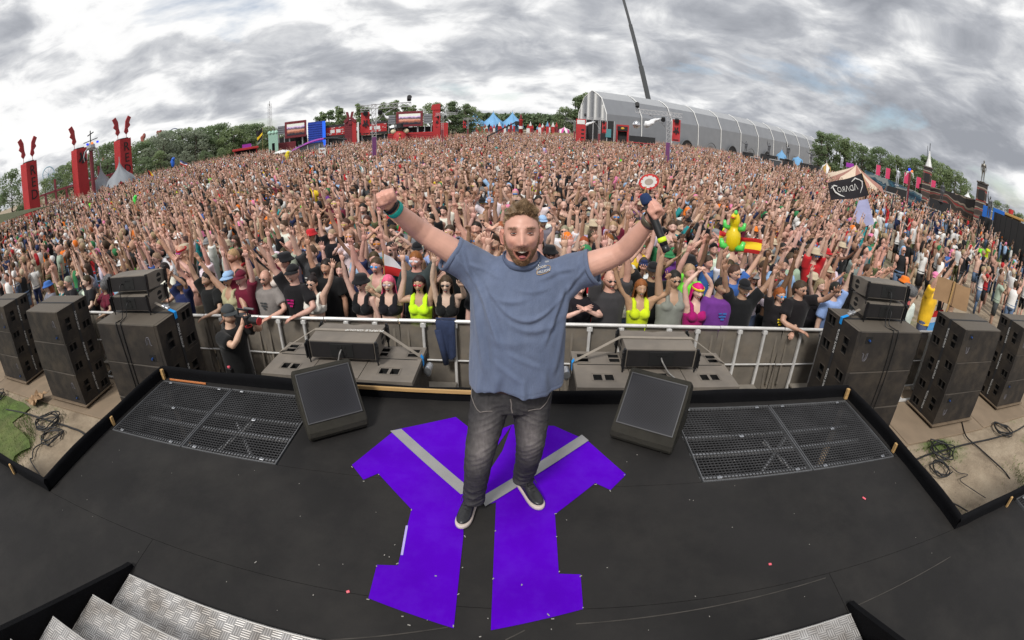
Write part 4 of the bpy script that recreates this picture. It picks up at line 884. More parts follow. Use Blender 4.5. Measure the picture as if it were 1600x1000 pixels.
def finish_body(core, extra, tints, name, key, voxel=0.0135, ratio=0.30):
    """one skin: core shapes fused by voxel remesh, then head and fingers added"""
    if key not in _core:
        me = core.mesh('core', SKIN); r = eval_mesh(me, [('REMESH', {'mode': 'VOXEL', 'voxel_size': voxel}), ('SMOOTH', {'factor': 0.5, 'iterations': 4}), ('DECIMATE', {'ratio': ratio})]); bpy.data.meshes.remove(me)
        _core[key] = (mesh_np(r), [tuple(p.vertices) for p in r.polygons]); bpy.data.meshes.remove(r)
    V, F = _core[key]
    out_ = MB(); out_.add(V, F); n = len(V); out_.add(extra.v, extra.f, 0); out_.m[len(F):] = extra.m
    me = out_.mesh(name, [SKIN, EYEW, EYED, TEETH, MOUTH, TONGUE], True)
    T = np.ones((n, 4)); T = np.concatenate([T] + tints) if tints else T
    a = me.color_attributes.new('Tint', 'FLOAT_COLOR', 'POINT'); a.data.foreach_set('color', np.ascontiguousarray(T, dtype=np.float32).ravel()); return me
def garment(shapes, name, voxel=0.016, ratio=0.35, wr=0.004, seed=0, m=None, f=28, infl=0.011):
    me = shapes.mesh('g', CLOTH); r = eval_mesh(me, [('REMESH', {'mode': 'VOXEL', 'voxel_size': voxel}), ('SMOOTH', {'factor': 0.5, 'iterations': 3}), ('DECIMATE', {'ratio': ratio})]); bpy.data.meshes.remove(me)
    V = mesh_np(r); nrm = np.empty(len(V)*3); r.vertices.foreach_get('normal', nrm); nrm = nrm.reshape(-1, 3)
    set_np(r, V + nrm*(infl + wr*vnoise(V*np.array([1, 1, .5]), f, seed) + wr*0.6*vnoise(V, f*2.3, seed + 1))[:, None])
    r.materials.clear(); r.materials.append(m or CLOTH); smooth_all(r); r.name = name; return r
def tee_shapes(sex, J, lean=0.0, loose=0.022, hem=0.84, sleeve=0.62):
    b = MB(); R_ = [r for r in torso_rings(sex) if hem <= r[0] <= 1.45]; wide = max(r[1] for r in R_)
    rings = [(hem, wide*0.98 + loose, 0.125 + loose)] + [(z, max(rx, wide*0.86) + loose*(1.0 if z < 1.35 else .7), max(ry, .108) + loose*(1.0 if z < 1.35 else .7)) for z, rx, ry in R_] + [(1.472, 0.092, 0.08)]
    b.tube([(0, -lean*(z - 0.9) + 0.012*sin((z - 0.86)*5), z) for z, _, _ in rings], [(a, c) for _, a, c in rings], 20, ref=(1, 0, 0))
    if sex == 'f':
        for s in (-1, 1): b.ell((s*0.068, -0.095 - lean*0.4, 1.285), (0.066, 0.06, 0.066), 12, 9)
    for s in (-1, 1):
        sh, el, wr_ = J[s]; e = sh + (el - sh)*sleeve; b.tube([(s*0.09, -lean*0.5, 1.38), sh, (sh + e)/2, e], [0.075, 0.078, 0.073, 0.078 if sex == 'm' else 0.066], 12)
        b.tube([(s*0.12, 0.0 - lean*0.4, 1.24), sh*0.8 + e*0.2], [0.07, 0.06], 10)
    return b
def tank_shapes(sex, lean=0.0, lo=0.92):
    b = MB(); R_ = [r for r in torso_rings(sex) if lo <= r[0] <= 1.33]; b.tube([(0, -lean*(z - 0.9) + 0.012*sin((z - 0.86)*5), z) for z, _, _ in R_], [(a + 0.014, c + 0.014) for _, a, c in R_], 20, ref=(1, 0, 0))
    for s in (-1, 1):
        b.tube([(s*0.085, -0.11 - lean*.4, 1.28), (s*0.09, -0.10 - lean*.5, 1.37), (s*0.085, -0.055 - lean*.5, 1.452), (s*0.085, 0.02 - lean*.5, 1.462), (s*0.085, 0.085 - lean*.5, 1.38), (s*0.08, 0.10 - lean*.4, 1.28)], [(0.016, 0.034)]*6, 8, ref=(0, 0, 1))
        if sex == 'f': b.ell((s*0.068, -0.088 - lean*0.4, 1.29), (0.068, 0.064, 0.066), 12, 9)
        else: b.ell((s*0.08, -0.07 - lean*0.4, 1.31), (0.08, 0.066, 0.06), 12, 9)
    return b
def legs_shapes(sex, ln):
    k = 1.0 if sex == 'm' else 0.88; b = MB(); b.tube([(0, 0, 1.04), (0, 0, 0.97), (0, 0, 0.9), (0, 0, 0.83)], [(.165, .122), (.178, .13), (.178, .13), (.15, .118)], 18, ref=(1, 0, 0))
    for s in (-1, 1):
        P = [(s*0.085, 0, 0.93), (s*0.092, -0.01, 0.75), (s*0.1, -0.012, 0.52), (s*0.102, 0.0, 0.3), (s*0.105, 0.0, 0.08)]; Rr = [.104*k, .094*k, .085*k if ln == 'short' else .072*k, .066*k, .062*k]
        nseg = 3 if ln == 'short' else 5; b.tube(P[:nseg], Rr[:nseg], 14)
    return b

# ================================================================ the performer
def dress_strands(P, Nn, comb, ln, wd, rs, jit=0.35, lift=0.6, seg=2):
    """flat tapering hair strands from points P with normals Nn, combed along comb; returns V, F"""
    n = len(P); d = Nn*lift + comb; d += rs.normal(0, jit, (n, 3))*0.5; d /= np.linalg.norm(d, axis=1)[:, None]
    s = np.cross(d, rs.normal(size=(n, 3))); s /= np.linalg.norm(s, axis=1)[:, None]
    L_ = (ln*rs.uniform(0.6, 1.25, n))[:, None]; mid = P + d*L_*0.55; cd_ = d*0.6 + comb*0.9 + rs.normal(0, jit, (n, 3))*0.35; cd_ /= np.linalg.norm(cd_, axis=1)[:, None]; tip = mid + cd_*L_*0.5
    w = wd*rs.uniform(0.7, 1.3, n)[:, None]
    V = np.stack([P - s*w - Nn*0.002, P + s*w - Nn*0.002, mid + s*w*0.8, mid - s*w*0.8, tip], 1).reshape(-1, 3)
    k = np.arange(n)[:, None]*5; F = [tuple(q) for q in (k + np.array([0, 1, 2, 3]))] + [tuple(q) for q in (k + np.array([3, 2, 4]))]
    return V, F
def performer():
    rs = np.random.default_rng(4)
    Y0 = 2.22
    t = thing('person', 'man in a blue t-shirt with arms spread, standing on the purple emblem', 'person', (-0.03, Y0, ZS))
    def P(px_, py_, y): return on_y(px_, py_, y)
    neck = P(815, 418, 2.25); hc = P(815, 366, 2.20)
    shL, elL, wrL = P(748, 418, 2.28), P(655, 360, 2.21), P(611, 322, 2.06)
    shR, elR, wrR = P(884, 427, 2.28), P(973, 395, 2.20), P(1017, 343, 2.07)
    core = MB(); cx_ = neck[0]
    core.tube([(cx_ - 0.02, 2.26, z) for z in (2.25, 2.4, 2.6, 2.76, 2.86)] + [(cx_, 2.26, 2.93), (cx_, 2.255, 2.985), (hc[0], 2.235, 3.06), (hc[0], 2.225, 3.16)], [(.18, .13), (.18, .14), (.19, .14), (.2, .13), (.19, .11), (.12, .09), (.075, .075), (.068, .07), (.062, .066)], 24, ref=(1, 0, 0))
    for sh, el, wr_ in ((shL, elL, wrL), (shR, elR, wrR)):
        ax = el - sh; fx = wr_ - el
        core.tube([sh*0.6 + neck*0.4 - np.array((0, 0, .05)), sh, sh + ax*0.35, sh + ax*0.72, el - ax*0.10 + fx*0.02, el + fx*0.14 - ax*0.01, el + fx*0.36, el + fx*0.6, el + fx*0.84, wr_, wr_ + fx*0.1], [.075, .074, .065, .057, .051, .050, .048, .042, .035, .031, .028], 18)
    # hands: left in the picture a raised fist, right closed round the microphone
    hd = MB(); dL = wrL - elL; dL /= np.linalg.norm(dL)
    def closed(b, w, d, pn, t_, s):
        w = np.array(w, float); d = d/np.linalg.norm(d); pn = np.array(pn, float); pn -= d*np.dot(pn, d); pn /= np.linalg.norm(pn); tt = np.cross(d, pn); tt *= t_
        b.tube([w - d*0.03*s, w + d*0.01*s, w + d*0.04*s, w + d*0.075*s, w + d*0.094*s], [(0.026*s, 0.030*s), (0.024*s, 0.034*s), (0.025*s, 0.043*s), (0.024*s, 0.046*s), (0.017*s, 0.040*s)], 14, ref=pn)
        for k, (of, ln) in enumerate(((0.034, 1.0), (0.012, 1.08), (-0.011, 1.0), (-0.032, 0.84))):
            kn = w + d*(0.092 - 0.005*abs(k - 1.2))*s + tt*of*s - pn*0.008*s
            p1 = kn + pn*0.040*ln*s + d*0.010*s; p2 = p1 + pn*0.010*s - d*0.034*ln*s; p3 = p2 - pn*0.022*s - d*0.012*s
            b.tube([kn - d*0.025*s, kn, kn*0.5 + p1*0.5 + d*0.006*s, p1, p1*0.5 + p2*0.5 + pn*0.004*s, p2, p3], [0.011*s, 0.0125*s, 0.0112*s, 0.0112*s, 0.0105*s, 0.0098*s, 0.008*s], 9)
        b0 = w + d*0.03*s + tt*0.034*s + pn*0.008*s; b1 = b0 + d*0.030*s + tt*0.012*s + pn*0.022*s; b2 = b1 + d*0.012*s - tt*0.018*s + pn*0.018*s; b3 = b2 - tt*0.026*s - d*0.004*s
        b.tube([b0 - d*0.02*s, b0, b1, b2, b3], [0.017*s, 0.017*s, 0.0135*s, 0.0125*s, 0.009*s], 9)
        return w + d*0.062*s + pn*0.030*s, tt, d, pn
    closed(hd, wrL, dL + np.array((.22, -.1, .45)), (0.25, -1, 0.0), -1, 0.94)
    gc, gt, gd, gpn = closed(hd, wrR, (wrR - elR) + np.array((-.03, -.05, .12)), (-0.75, -0.55, 0.35), 1, 0.94)
    core.v += []; core.add(hd.v, hd.f)
    # legs under the jeans
    akL, akR = on_z(741, 779, ZS + 0.11), on_z(818, 748, ZS + 0.11)
    kneeL, kneeR = P(748, 714, 2.12), P(829, 698, 2.22); hip = np.array((cx_ - 0.03, 2.28, ZS + 0.93))
    legs = []
    for s, kn, ak in ((-1, kneeL, akL), (1, kneeR, akR)):
        h = hip + np.array((s*0.10, 0, 0)); core.tube([h, (h + kn)/2, kn, (kn + ak)/2, ak], [.09, .075, .055, .05, .035], 12); legs.append((h, kn, ak))
    me = core.mesh('core', SKIN); r = eval_mesh(me, [('REMESH', {'mode': 'VOXEL', 'voxel_size': 0.0046}), ('SMOOTH', {'factor': 0.5, 'iterations': 3})])
    V0 = mesh_np(r); F0 = [tuple(p.vertices) for p in r.polygons]; bpy.data.meshes.remove(r)
    T0 = np.ones((len(V0), 4)); T0[:, :3] *= (1 + 0.05*vnoise(V0, 45, 3))[:, None]
    nearh = np.exp(-np.minimum(np.linalg.norm(V0 - (wrL + dL*.08), axis=1), np.linalg.norm(V0 - gc, axis=1))/0.08); T0[:, 1:3] *= (1 - 0.14*nearh)[:, None]
    # head
    S = 1.17; HR = rotm(radians(-9), radians(-2.0), radians(1.5))
    V, F, info = head_grid(120, 110, 0.78, 0.90, 1.25, 1.0, 1.1)
    hp = lambda q: (np.asarray(q)*S) @ HR.T + hc
    T1 = head_tint(info, 0.6, 0.3, 1.0, (0.46, 0.29, 0.20)); T1[:, :3] *= (1 - 0.24*info['fw']*np.exp(-((np.abs(info['x']) - 0.031)/0.019)**2 - ((info['z'] - 0.011)/0.010)**2))[:, None]; D = info['D']; x_, z_ = info['x'], info['z']  # deeper shade round the eyes painted into the tint as well
    hairline = z_ - (0.078 - 0.026*np.clip(np.abs(x_)/0.055, 0, 1)**2)
    side = (np.abs(D[:, 0]) > 0.62)*sstep(0.02, 0.045, z_)*sstep(-0.30, -0.05, D[:, 1])
    hm = np.maximum(sstep(0, 0.012, hairline)*(D[:, 1] < 0.2), np.maximum(sstep(-0.1, 0.15, D[:, 1] - 0.05)*sstep(-0.055, -0.02, z_)*(D[:, 1] > 0.05), side))
    T1[:, :3] = T1[:, :3]*(1 - 0.75*hm[:, None]) + np.array((0.30, 0.215, 0.15))*0.75*hm[:, None]
    body = MB(); body.add(V0, F0); tl = [T0]; body.add(hp(V), F); tl.append(T1)
    def addm(fn, tint=(1, 1, 1, 1)):
        n0 = len(body.v); fn(); tl.append(np.tile(np.array(tint, float), (len(body.v) - n0, 1)))
    for s in (-1, 1):
        def ear():
            q = MB(); q.ell((0, 0, 0), (0.009, 0.019, 0.034), 16, 12); q.tube([(s*0.004, 0.014*cos(a), 0.028*sin(a)) for a in np.linspace(-1.9, 2.6, 14)], 0.0048, 7)
            body.add((np.array(q.v) @ rotm(0.12, s*0.12, -s*0.45).T + np.array((s*0.0735, 0.010, -0.010)))*S @ HR.T + hc, q.f)
        addm(ear, (1, .80, .78, 1))
        def lid():
            q = MB()
            for sg, zz, dr in ((1, 0.0047, 0.0), (-1, -0.0046, 0.001)):
                q.tube([(s*0.0305 + 0.0145*u, -0.0905 + 0.0065*u*u + dr, 0.0098 + zz*(1 - 0.9*u*u)) for u in np.linspace(-1, 1, 9)], [0.0008 + 0.0016*(1 - u*u) for u in np.linspace(-1, 1, 9)], 6)
            body.add(np.array(q.v)*S @ HR.T + hc, q.f)
        addm(lid, (.44, .31, .27, 1))
    def eyes():
        for s in (-1, 1):
            c = hp((s*0.0305, -0.0815, 0.0095)); body.ell(c, (0.0132*S, 0.0085*S, 0.0052*S), 14, 10, 1); body.ell(hp((s*0.0305, -0.0893, 0.0092)), (0.0066, 0.0022, 0.0054), 12, 6, 2)
    addm(eyes)
    mz = -0.066 - 0.0047
    def mouth():
        for k in range(8):
            u = (k - 3.5)/3.5; body.cbox(hp((0.0048*(k - 3.5)*1.05, -0.0835 + 0.010*u*u, mz + 0.0070 + 0.0040*u*u)), (0.0054, 0.006, 0.0085 - 0.002*abs(u)), 0.0018, 3, HR)
        body.ell(hp((0, -0.076, mz - 0.012)), (0.017, 0.017, 0.007), 14, 9, 5, HR)
    addm(mouth)
    bm_ = body.mesh('body', [SKIN, EYEW, EYED, TEETH, MOUTH, TONGUE], True); a = bm_.color_attributes.new('Tint', 'FLOAT_COLOR', 'POINT'); a.data.foreach_set('color', np.concatenate(tl).astype(np.float32).ravel())
    inv = Matrix.Translation((0.03, -Y0, -ZS)); W2L = lambda me_: (me_.transform(inv), me_)[1]
    o = link('body', W2L(bm_), t); o.color = (0.62, 0.345, 0.265, 1)
    # hair, beard, brows from strands
    HV = hp(V); nrm = D/np.array([.8, 1, 1.15]); nrm = nrm/np.linalg.norm(nrm, axis=1)[:, None]; HN = nrm @ HR.T
    def sample(w, n):
        p = w/w.sum(); i = rs.choice(len(w), n, p=p); nu_ = info['nu']; j = np.clip(i + rs.choice([-nu_, nu_, 1, -1], n), 0, len(w) - 1); u = rs.random((n, 1))*0.95; return HV[i]*(1 - u) + HV[j]*u, HN[i], i
    area = np.abs(np.cos(np.arcsin(np.clip(D[:, 2], -1, 1)))) + 0.04
    top = sstep(0.0, 0.006, hairline)*sstep(0.46, 0.62, D[:, 2] - 0.12*np.abs(D[:, 0]))*(D[:, 1] < 0.85)
    hb = MB()
    def put(w, n, comb, ln, wd, lift, jit, mi=0):
        Pp, Nn, i = sample(w*area, n); c = np.tile(np.array(comb, float), (n, 1)) if np.ndim(comb) == 1 else comb[i]
        v, f = dress_strands(Pp, Nn, c, ln, wd, rs, jit, lift); hb.add(v, f, mi)
    cmb = np.stack([0.5 - 4*x_ + 0.35*np.sin(z_*190 + x_*90), -0.35 + 0.35*np.sin(x_*150 + 1), 0.65 + 0.3*np.sin(x_*120)], 1)
    put(top, 6000, cmb, 0.025, 0.0010, 0.9, 0.42); put(top*(D[:, 1] < 0.3), 3800, cmb, 0.030, 0.0010, 0.95, 0.45, 1)
    put(hm*(D[:, 2] < 0.75), 5200, (0, .25, -.55), 0.009, 0.0008, 0.35, 0.5); put(hm*(D[:, 2] > 0.3)*(D[:, 2] < 0.8), 2200, (0, .2, .2), 0.016, 0.0009, 0.6, 0.6, 1)
    tc_ = hair_patch(V, info, np.where((top > 0.5), 1.0, -1.0), 0.013, 4, 0.006, 110); hb.add(hp(tc_[0]), tc_[1], 0)
    o = link('hair', W2L(hb.mesh('hair', [mat('brown_hair', (0.165, 0.108, 0.062), 0.55, var=0.5, scale=60), mat('fair_hair_tips', (0.33, 0.22, 0.125), 0.5, var=0.4, scale=60)], False)), t)
    hb = MB(); fw = info['fw']; q_ = info['q']
    jawm = sstep(-0.045, -0.066, z_ - 0.35*np.clip(np.abs(x_) - 0.045, 0, 1))*(D[:, 1] < 0.12)*(q_ > 1.75)
    stm = np.exp(-((z_ + 0.0475)/0.0065)**2)*(np.abs(x_) < 0.034)*fw*(q_ > 1.6)
    put(jawm, 6500, (0, -.1, -.8), 0.0075, 0.0006, 0.3, 0.4); put(jawm*(z_ < -0.085)*fw, 2200, (0, -.2, -.8), 0.010, 0.0006, 0.35, 0.4, 1); put(stm, 200, (0, -.2, -.8), 0.008, 0.0006, 0.3, 0.5)
    sb_ = sstep(0.01, -0.01, z_)*sstep(-0.07, -0.03, z_)*(np.abs(D[:, 0]) > 0.78)*(D[:, 1] < 0.02)*(D[:, 1] > -0.5); put(sb_, 1100, (0, -.1, -.8), 0.008, 0.0006, 0.3, 0.5)
    o = link('beard', W2L(hb.mesh('beard', [mat('beard_hair', (0.20, 0.115, 0.065), 0.6, var=0.5, scale=60), mat('ginger_beard_hair', (0.28, 0.155, 0.08), 0.6, var=0.4, scale=60)], False)), t)
    hb = MB(); bw = np.exp(-((np.abs(x_) - 0.031)/0.016)**4 - ((z_ - 0.0285 + 0.03*np.abs(np.abs(x_) - 0.03))/0.0040)**2)*fw
    for s in (-1, 1):
        hb = MB(); put(bw*(np.sign(x_) == s), 120, np.stack([np.sign(x_), -0.2 + 0*x_, 0.15 + 0*x_], 1), 0.008, 0.0006, 0.25, 0.35); link('eyebrow', W2L(hb.mesh('eyebrow', mat('brow_hair', (0.19, 0.115, 0.065), 0.6, var=0.3))), t)
    # t-shirt -------------------------------------------------------------
    b = MB(); hx = P(806, 617, 2.2)[0]
    rings = [(2.300, hx, 2.22, .250, .165), (2.36, hx, 2.225, .252, .168), (2.45, hx, 2.225, .246, .172), (2.58, hx + .005, 2.23, .243, .170), (2.70, cx_ - .01, 2.235, .242, .162), (2.78, cx_ - .005, 2.24, .246, .150), (2.845, cx_, 2.25, .245, .135), (2.90, cx_, 2.255, .215, .115), (2.945, cx_, 2.255, .150, .098), (2.97, cx_, 2.25, .105, .092), (2.98, cx_, 2.247, .088, .086)]
    b.tube([(r_[1], r_[2], r_[0]) for r_ in rings], [(r_[3], r_[4]) for r_ in rings], 36, ref=(1, 0, 0))
    for sh, el, e_px in ((shL, elL, (699, 410)), (shR, elR, (920, 421))):
        e = sh + (el - sh)*0.48 - np.array((0, 0, .018)); b.tube([sh*0.5 + neck*0.5 - np.array((0, 0, .07)), sh - np.array((0, 0, .01)), sh*0.5 + e*0.5, e], [(.098, .09), (.100, .092), (.094, .086), (.092, .084)], 20, ref=(0, 0, 1))
        b.tube([np.array((neck[0]*0.45 + sh[0]*0.55, 2.245, 2.76)), sh*0.7 + e*0.3 - np.array((0, 0, .03))], [.095, .075], 14)
    me = b.mesh('shirt', CLOTH); r = eval_mesh(me, [('REMESH', {'mode': 'VOXEL', 'voxel_size': 0.0105}), ('SMOOTH', {'factor': 0.5, 'iterations': 6}), ('SUBSURF', {'levels': 1, 'render_levels': 1})])
    V = mesh_np(r); n_ = np.empty(len(V)*3); r.vertices.foreach_get('normal', n_); n_ = n_.reshape(-1, 3)
    x = V[:, 0] - cx_; z = V[:, 2]; fr = sstep(0.2, -0.3, n_[:, 1]); off = np.zeros(len(V))
    def ridge(zc, w, a, fx=1.0): return a*(np.exp(-((z - zc)/w)**2) - 0.55*np.exp(-((z - zc + 1.7*w)/(1.3*w))**2))*fx
    def soft(x0, s): return np.exp(-((x - x0)/s)**2)
    for z0, k, w, a, xc, sx in ((2.715, 3.9, .013, .012, .03, .13), (2.665, 2.6, .018, .009, .07, .11), (2.80, 2.6, .012, .006, -.05, .08), (2.845, 2.2, .010, .005, .05, .07), (2.60, 1.6, .022, .005, -.05, .10)):
        off += ridge(z0 + k*(x - xc)**2, w, a, soft(xc, sx)*fr)
    def crease(p, q, w, a):        # straight fold in the x,z sheet from p to q
        p = np.array(p); q = np.array(q); d = q - p; L_ = np.linalg.norm(d); d = d/L_; u = (x - p[0])*d[0] + (z - p[1])*d[1]; v = -(x - p[0])*d[1] + (z - p[1])*d[0]
        return a*(np.exp(-(v/w)**2) - 0.6*np.exp(-((v - 1.6*w)/(1.2*w))**2))*sstep(-0.03, 0.04, u)*sstep(L_ + 0.05, L_ - 0.05, u)
    for p, q, w, a in (((-.20, 2.86), (-.10, 2.60), .013, .011), ((-.22, 2.80), (-.17, 2.45), .016, .011), ((.20, 2.84), (.12, 2.60), .013, .011), ((.23, 2.78), (.17, 2.42), .016, .010), ((-.10, 2.42), (-.13, 2.26), .018, .008), ((.02, 2.40), (.03, 2.26), .016, .008), ((.12, 2.44), (.15, 2.26), .018, .009), ((-.19, 2.40), (-.23, 2.26), .015, .007), ((-.24, 2.95), (-.10, 2.90), .010, .007), ((.24, 2.94), (.10, 2.90), .010, .007), ((-.30, 2.99), (-.20, 2.84), .010, .008), ((.30, 2.96), (.21, 2.82), .010, .008), ((-.27, 3.0), (-.23, 2.86), .008, .006), ((.27, 2.98), (.23, 2.84), .008, .006), ((-.05, 2.55), (.10, 2.47), .013, .006), ((-.12, 2.50), (.0, 2.40), .014, .005)):
        off += crease(p, q, w, a)*(0.35 + 0.65*fr)
    off += 0.004*vnoise(V*np.array([1, 1, .55]), 30, 2) + 0.0018*vnoise(V, 85, 5)
    off -= 0.010*np.exp(-((z - (3.0 - 0.35*np.abs(x)))/.012)**2)*0
    band = np.exp(-((z - 2.326 - 0.01*np.sin(x*11))/.004)**2)*0.0022
    V2 = V + n_*(off - band)[:, None]
    low = sstep(2.39, 2.30, z); V2[:, 2] -= low*(0.014*np.sin(x*9 + 1.0) + 0.010*np.sin(x*21) + 0.02*(np.abs(x)/.25)**2 - 0.03*sstep(.10, .25, x)*0.3)
    V2[:, 1] -= low*fr*0.012*np.sin(x*26 + 0.7)
    # two-tone of the washed cloth: hem and seams paler
    set_np(r, V2); r.materials.clear()
    TS = mat('washed_blue_jersey', (0.114, 0.143, 0.222), 0.92, var=0.15, scale=14, bump=0.35, bscale=260, sheen=0.15, spec=0.15, dirt=0.45, dirtcol=(0.175, 0.21, 0.30), dscale=9, stretch=(1, 1, .28)); r.materials.append(TS); smooth_all(r)
    link('t_shirt', W2L(r), t)
    # ribbed collar and sleeve hems
    b = MB(); cc = np.array((cx_, 2.243, 2.978)); Pn = []
    for k in range(41):
        a = 2*pi*k/40; rx, ry = 0.089, 0.088; dz = -0.034*sstep(0.2, -1.0, sin(a)) + 0.006; Pn.append(cc + np.array((rx*cos(a), ry*sin(a) - 0.012*sstep(0, -1, sin(a)), dz)))
    b.tube(Pn, [(0.014, 0.0045)]*41, 8, ref=(0, 0, 1)); link('collar', W2L(b.mesh('collar', mat('washed_blue_rib', (0.085, 0.11, 0.185), 0.9, var=0.1, scale=30, bump=0.4, bscale=180), True)), t)
    for sh, el in ((shL, elL), (shR, elR)):
        b = MB(); e = sh + (el - sh)*0.475 - np.array((0, 0, .018)); d = (el - sh)/np.linalg.norm(el - sh); u = np.array((0, 0, 1.0)); u -= d*np.dot(u, d); u /= np.linalg.norm(u); w = np.cross(d, u)
        b.tube([e + u*.0905*cos(a) + w*.0825*sin(a) + d*0.004*sin(3*a) for a in np.linspace(0, 2*pi, 33)], [(0.012, 0.004)]*33, 6, ref=d); link('sleeve_hem', W2L(b.mesh('sleeve_hem', TS, True)), t)
    # chest print, small lozenge with two lines and a star
    pc = P(850, 428, 2.10); fx = (0.96, 0.25, 0.20); fy = (-0.14, 0.30, 0.94)
    def surf(u, v):        # push a print point onto the shirt front
        q = pc + np.array(fx)*u + np.array(fy)*v; i = np.argmin(np.abs(V2[:, 0] - q[0]) + np.abs(V2[:, 2] - q[2]) + (n_[:, 1] > -0.1)*9); return np.array((q[0], V2[i, 1] - 0.006, q[2]))
    b = MB(); loop = [surf(0.034*np.sign(cos(a))*abs(cos(a))**.8, 0.013*np.sign(sin(a))*abs(sin(a))**.7 - 0.006) for a in np.linspace(0, 2*pi, 29)]; b.tube(loop, 0.0013, 5); link('print_outline', W2L(b.mesh('print_outline', mat('gold_print', (0.5, 0.3, 0.1), 0.6))), t)
    b = MB(); b.bar(surf(-0.022, 0.018), surf(-0.022, 0.038), 0.003, 0.003); b.bar(surf(-0.031, 0.028), surf(-0.013, 0.028), 0.003, 0.003); link('print_star', W2L(b.mesh('print_star', WHT)), t)
    for s_, sz, (u, v) in (('GOOD', 0.017, (-0.010, 0.011)), ('MILLION', 0.0165, (0.0, -0.007)), ('ON', 0.012, (0.020, 0.019))):
        o0 = surf(u, v); lettering('print_text', s_, sz, WHT, t, inv @ frame4(tuple(o0 - np.array((0, .006, 0))), fx, fy), extrude=0.0004)
    # jeans ---------------------------------------------------------------
    b = MB(); b.tube([(hip[0], 2.255, ZS + z_) for z_ in (1.0, .95, .87, .80)], [(.196, .135), (.202, .142), (.200, .142), (.165, .13)], 24, ref=(1, 0, 0))
    for h, kn, ak in legs:
        m1 = h*.55 + kn*.45; m2 = kn*.5 + ak*.5; b.tube([h + (0, 0, .02), m1, kn*.9 + h*.1, kn*.8 + ak*.2, m2, ak + (0, 0, .05), ak + (0, 0, -.02)], [.118, .105, .085, .080, .073, .068, .072], 20)
    me = b.mesh('j', CLOTH); r = eval_mesh(me, [('REMESH', {'mode': 'VOXEL', 'voxel_size': 0.0105}), ('SMOOTH', {'factor': 0.5, 'iterations': 5}), ('SUBSURF', {'levels': 1, 'render_levels': 1})])
    V = mesh_np(r); n_ = np.empty(len(V)*3); r.vertices.foreach_get('normal', n_); n_ = n_.reshape(-1, 3); off = 0.0035*vnoise(V*np.array([.6, .6, 1.3]), 48, 7) + 0.002*vnoise(V, 95, 8); fade = np.zeros(len(V))
    for h, kn, ak in legs:
        dx = V[:, 0] - kn[0]; zr = V[:, 2]; near = np.exp(-((V[:, 0] - np.interp(zr, [ak[2], kn[2], h[2]], [ak[0], kn[0], h[0]]))/.075)**2); fr = sstep(0.3, -0.5, n_[:, 1])
        for k in range(5): zc = ak[2] + 0.03 + 0.034*k; off += 0.008*near*np.exp(-((zr - zc - 0.35*dx*(-1)**k)/.011)**2)*(1 - k*.12)
        for k in range(4): zc = kn[2] - 0.03 + 0.035*k; off += 0.003*near*np.exp(-((zr - zc - 0.5*dx)/.010)**2)*fr
        for k in range(4): zc = h[2] - 0.03 - 0.035*k; off += 0.004*fr*np.exp(-((zr - zc + 0.5*(V[:, 0] - hip[0])*np.sign(h[0] - hip[0]))/.009)**2)*near
        fade = np.maximum(fade, 0.9*fr*np.exp(-((V[:, 0] - np.interp(zr, [ak[2], kn[2], h[2]], [ak[0], kn[0], h[0]]))/.055)**2)*np.exp(-((zr - (kn[2]*.72 + h[2]*.28))/.15)**2))
    set_np(r, V + n_*off[:, None]); r.materials.clear()
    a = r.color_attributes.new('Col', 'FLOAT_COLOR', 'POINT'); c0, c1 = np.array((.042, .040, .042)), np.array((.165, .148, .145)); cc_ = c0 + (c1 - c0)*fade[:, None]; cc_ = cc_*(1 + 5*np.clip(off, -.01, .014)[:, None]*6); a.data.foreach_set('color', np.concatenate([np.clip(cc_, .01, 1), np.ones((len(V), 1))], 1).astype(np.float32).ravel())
    r.materials.append(mat('faded_black_denim', src='attr', rough=0.9, var=0.22, scale=60, bump=0.4, bscale=400, stretch=(1, 1, .35), spec=0.2)); smooth_all(r); link('jeans', W2L(r), t)
    STI = mat('denim_stitching', (0.16, 0.14, 0.13), 0.8)
    for s in (-1, 1):
        b = MB(); cs = []
        for k in range(9):
            u = k/8; px_ = 797 + s*(28 + 40*u**1.1); py_ = 622 + 26*math.sin(min(1, (1 - u)*1.3 + .12)*pi*0.62); q = P(px_, py_, 2.1); i = np.argmin((V[:, 0] - q[0])**2 + (V[:, 2] - q[2])**2 + (n_[:, 1] > -0.05)*9); cs.append(V[i] + n_[i]*(off[i] + .004))
        b.tube(cs, 0.003, 5); link('pocket_seam', W2L(b.mesh('pocket_seam', STI)), t)
    cs = []
    for k in range(8):
        q = P(797 + 3*sin(k*.5), 626 + k*7.2, 2.1); i = np.argmin((V[:, 0] - q[0])**2 + (V[:, 2] - q[2])**2 + (n_[:, 1] > -0.05)*9); cs.append(V[i] + n_[i]*(off[i] + .003))
    b = MB(); b.tube(cs, 0.004, 5); link('fly_seam', W2L(b.mesh('fly_seam', STI)), t)
    b = MB(); b.tube([(hip[0] + .200*cos(a), 2.255 + .141*sin(a), ZS + .955) for a in np.linspace(0, 2*pi, 33)], [(0.018, 0.006)]*33, 6, ref=(0, 0, 1)); link('belt', W2L(b.mesh('belt', mat('brown_leather', (0.06, 0.032, 0.02), 0.5))), t)
    # shoes ---------------------------------------------------------------
    UP = mat('black_leather', (0.018, 0.018, 0.02), 0.38, var=0.2, scale=20, bump=0.2, bscale=90); SO = mat('off_white_rubber', (0.56, 0.47, 0.42), 0.7, var=0.08)
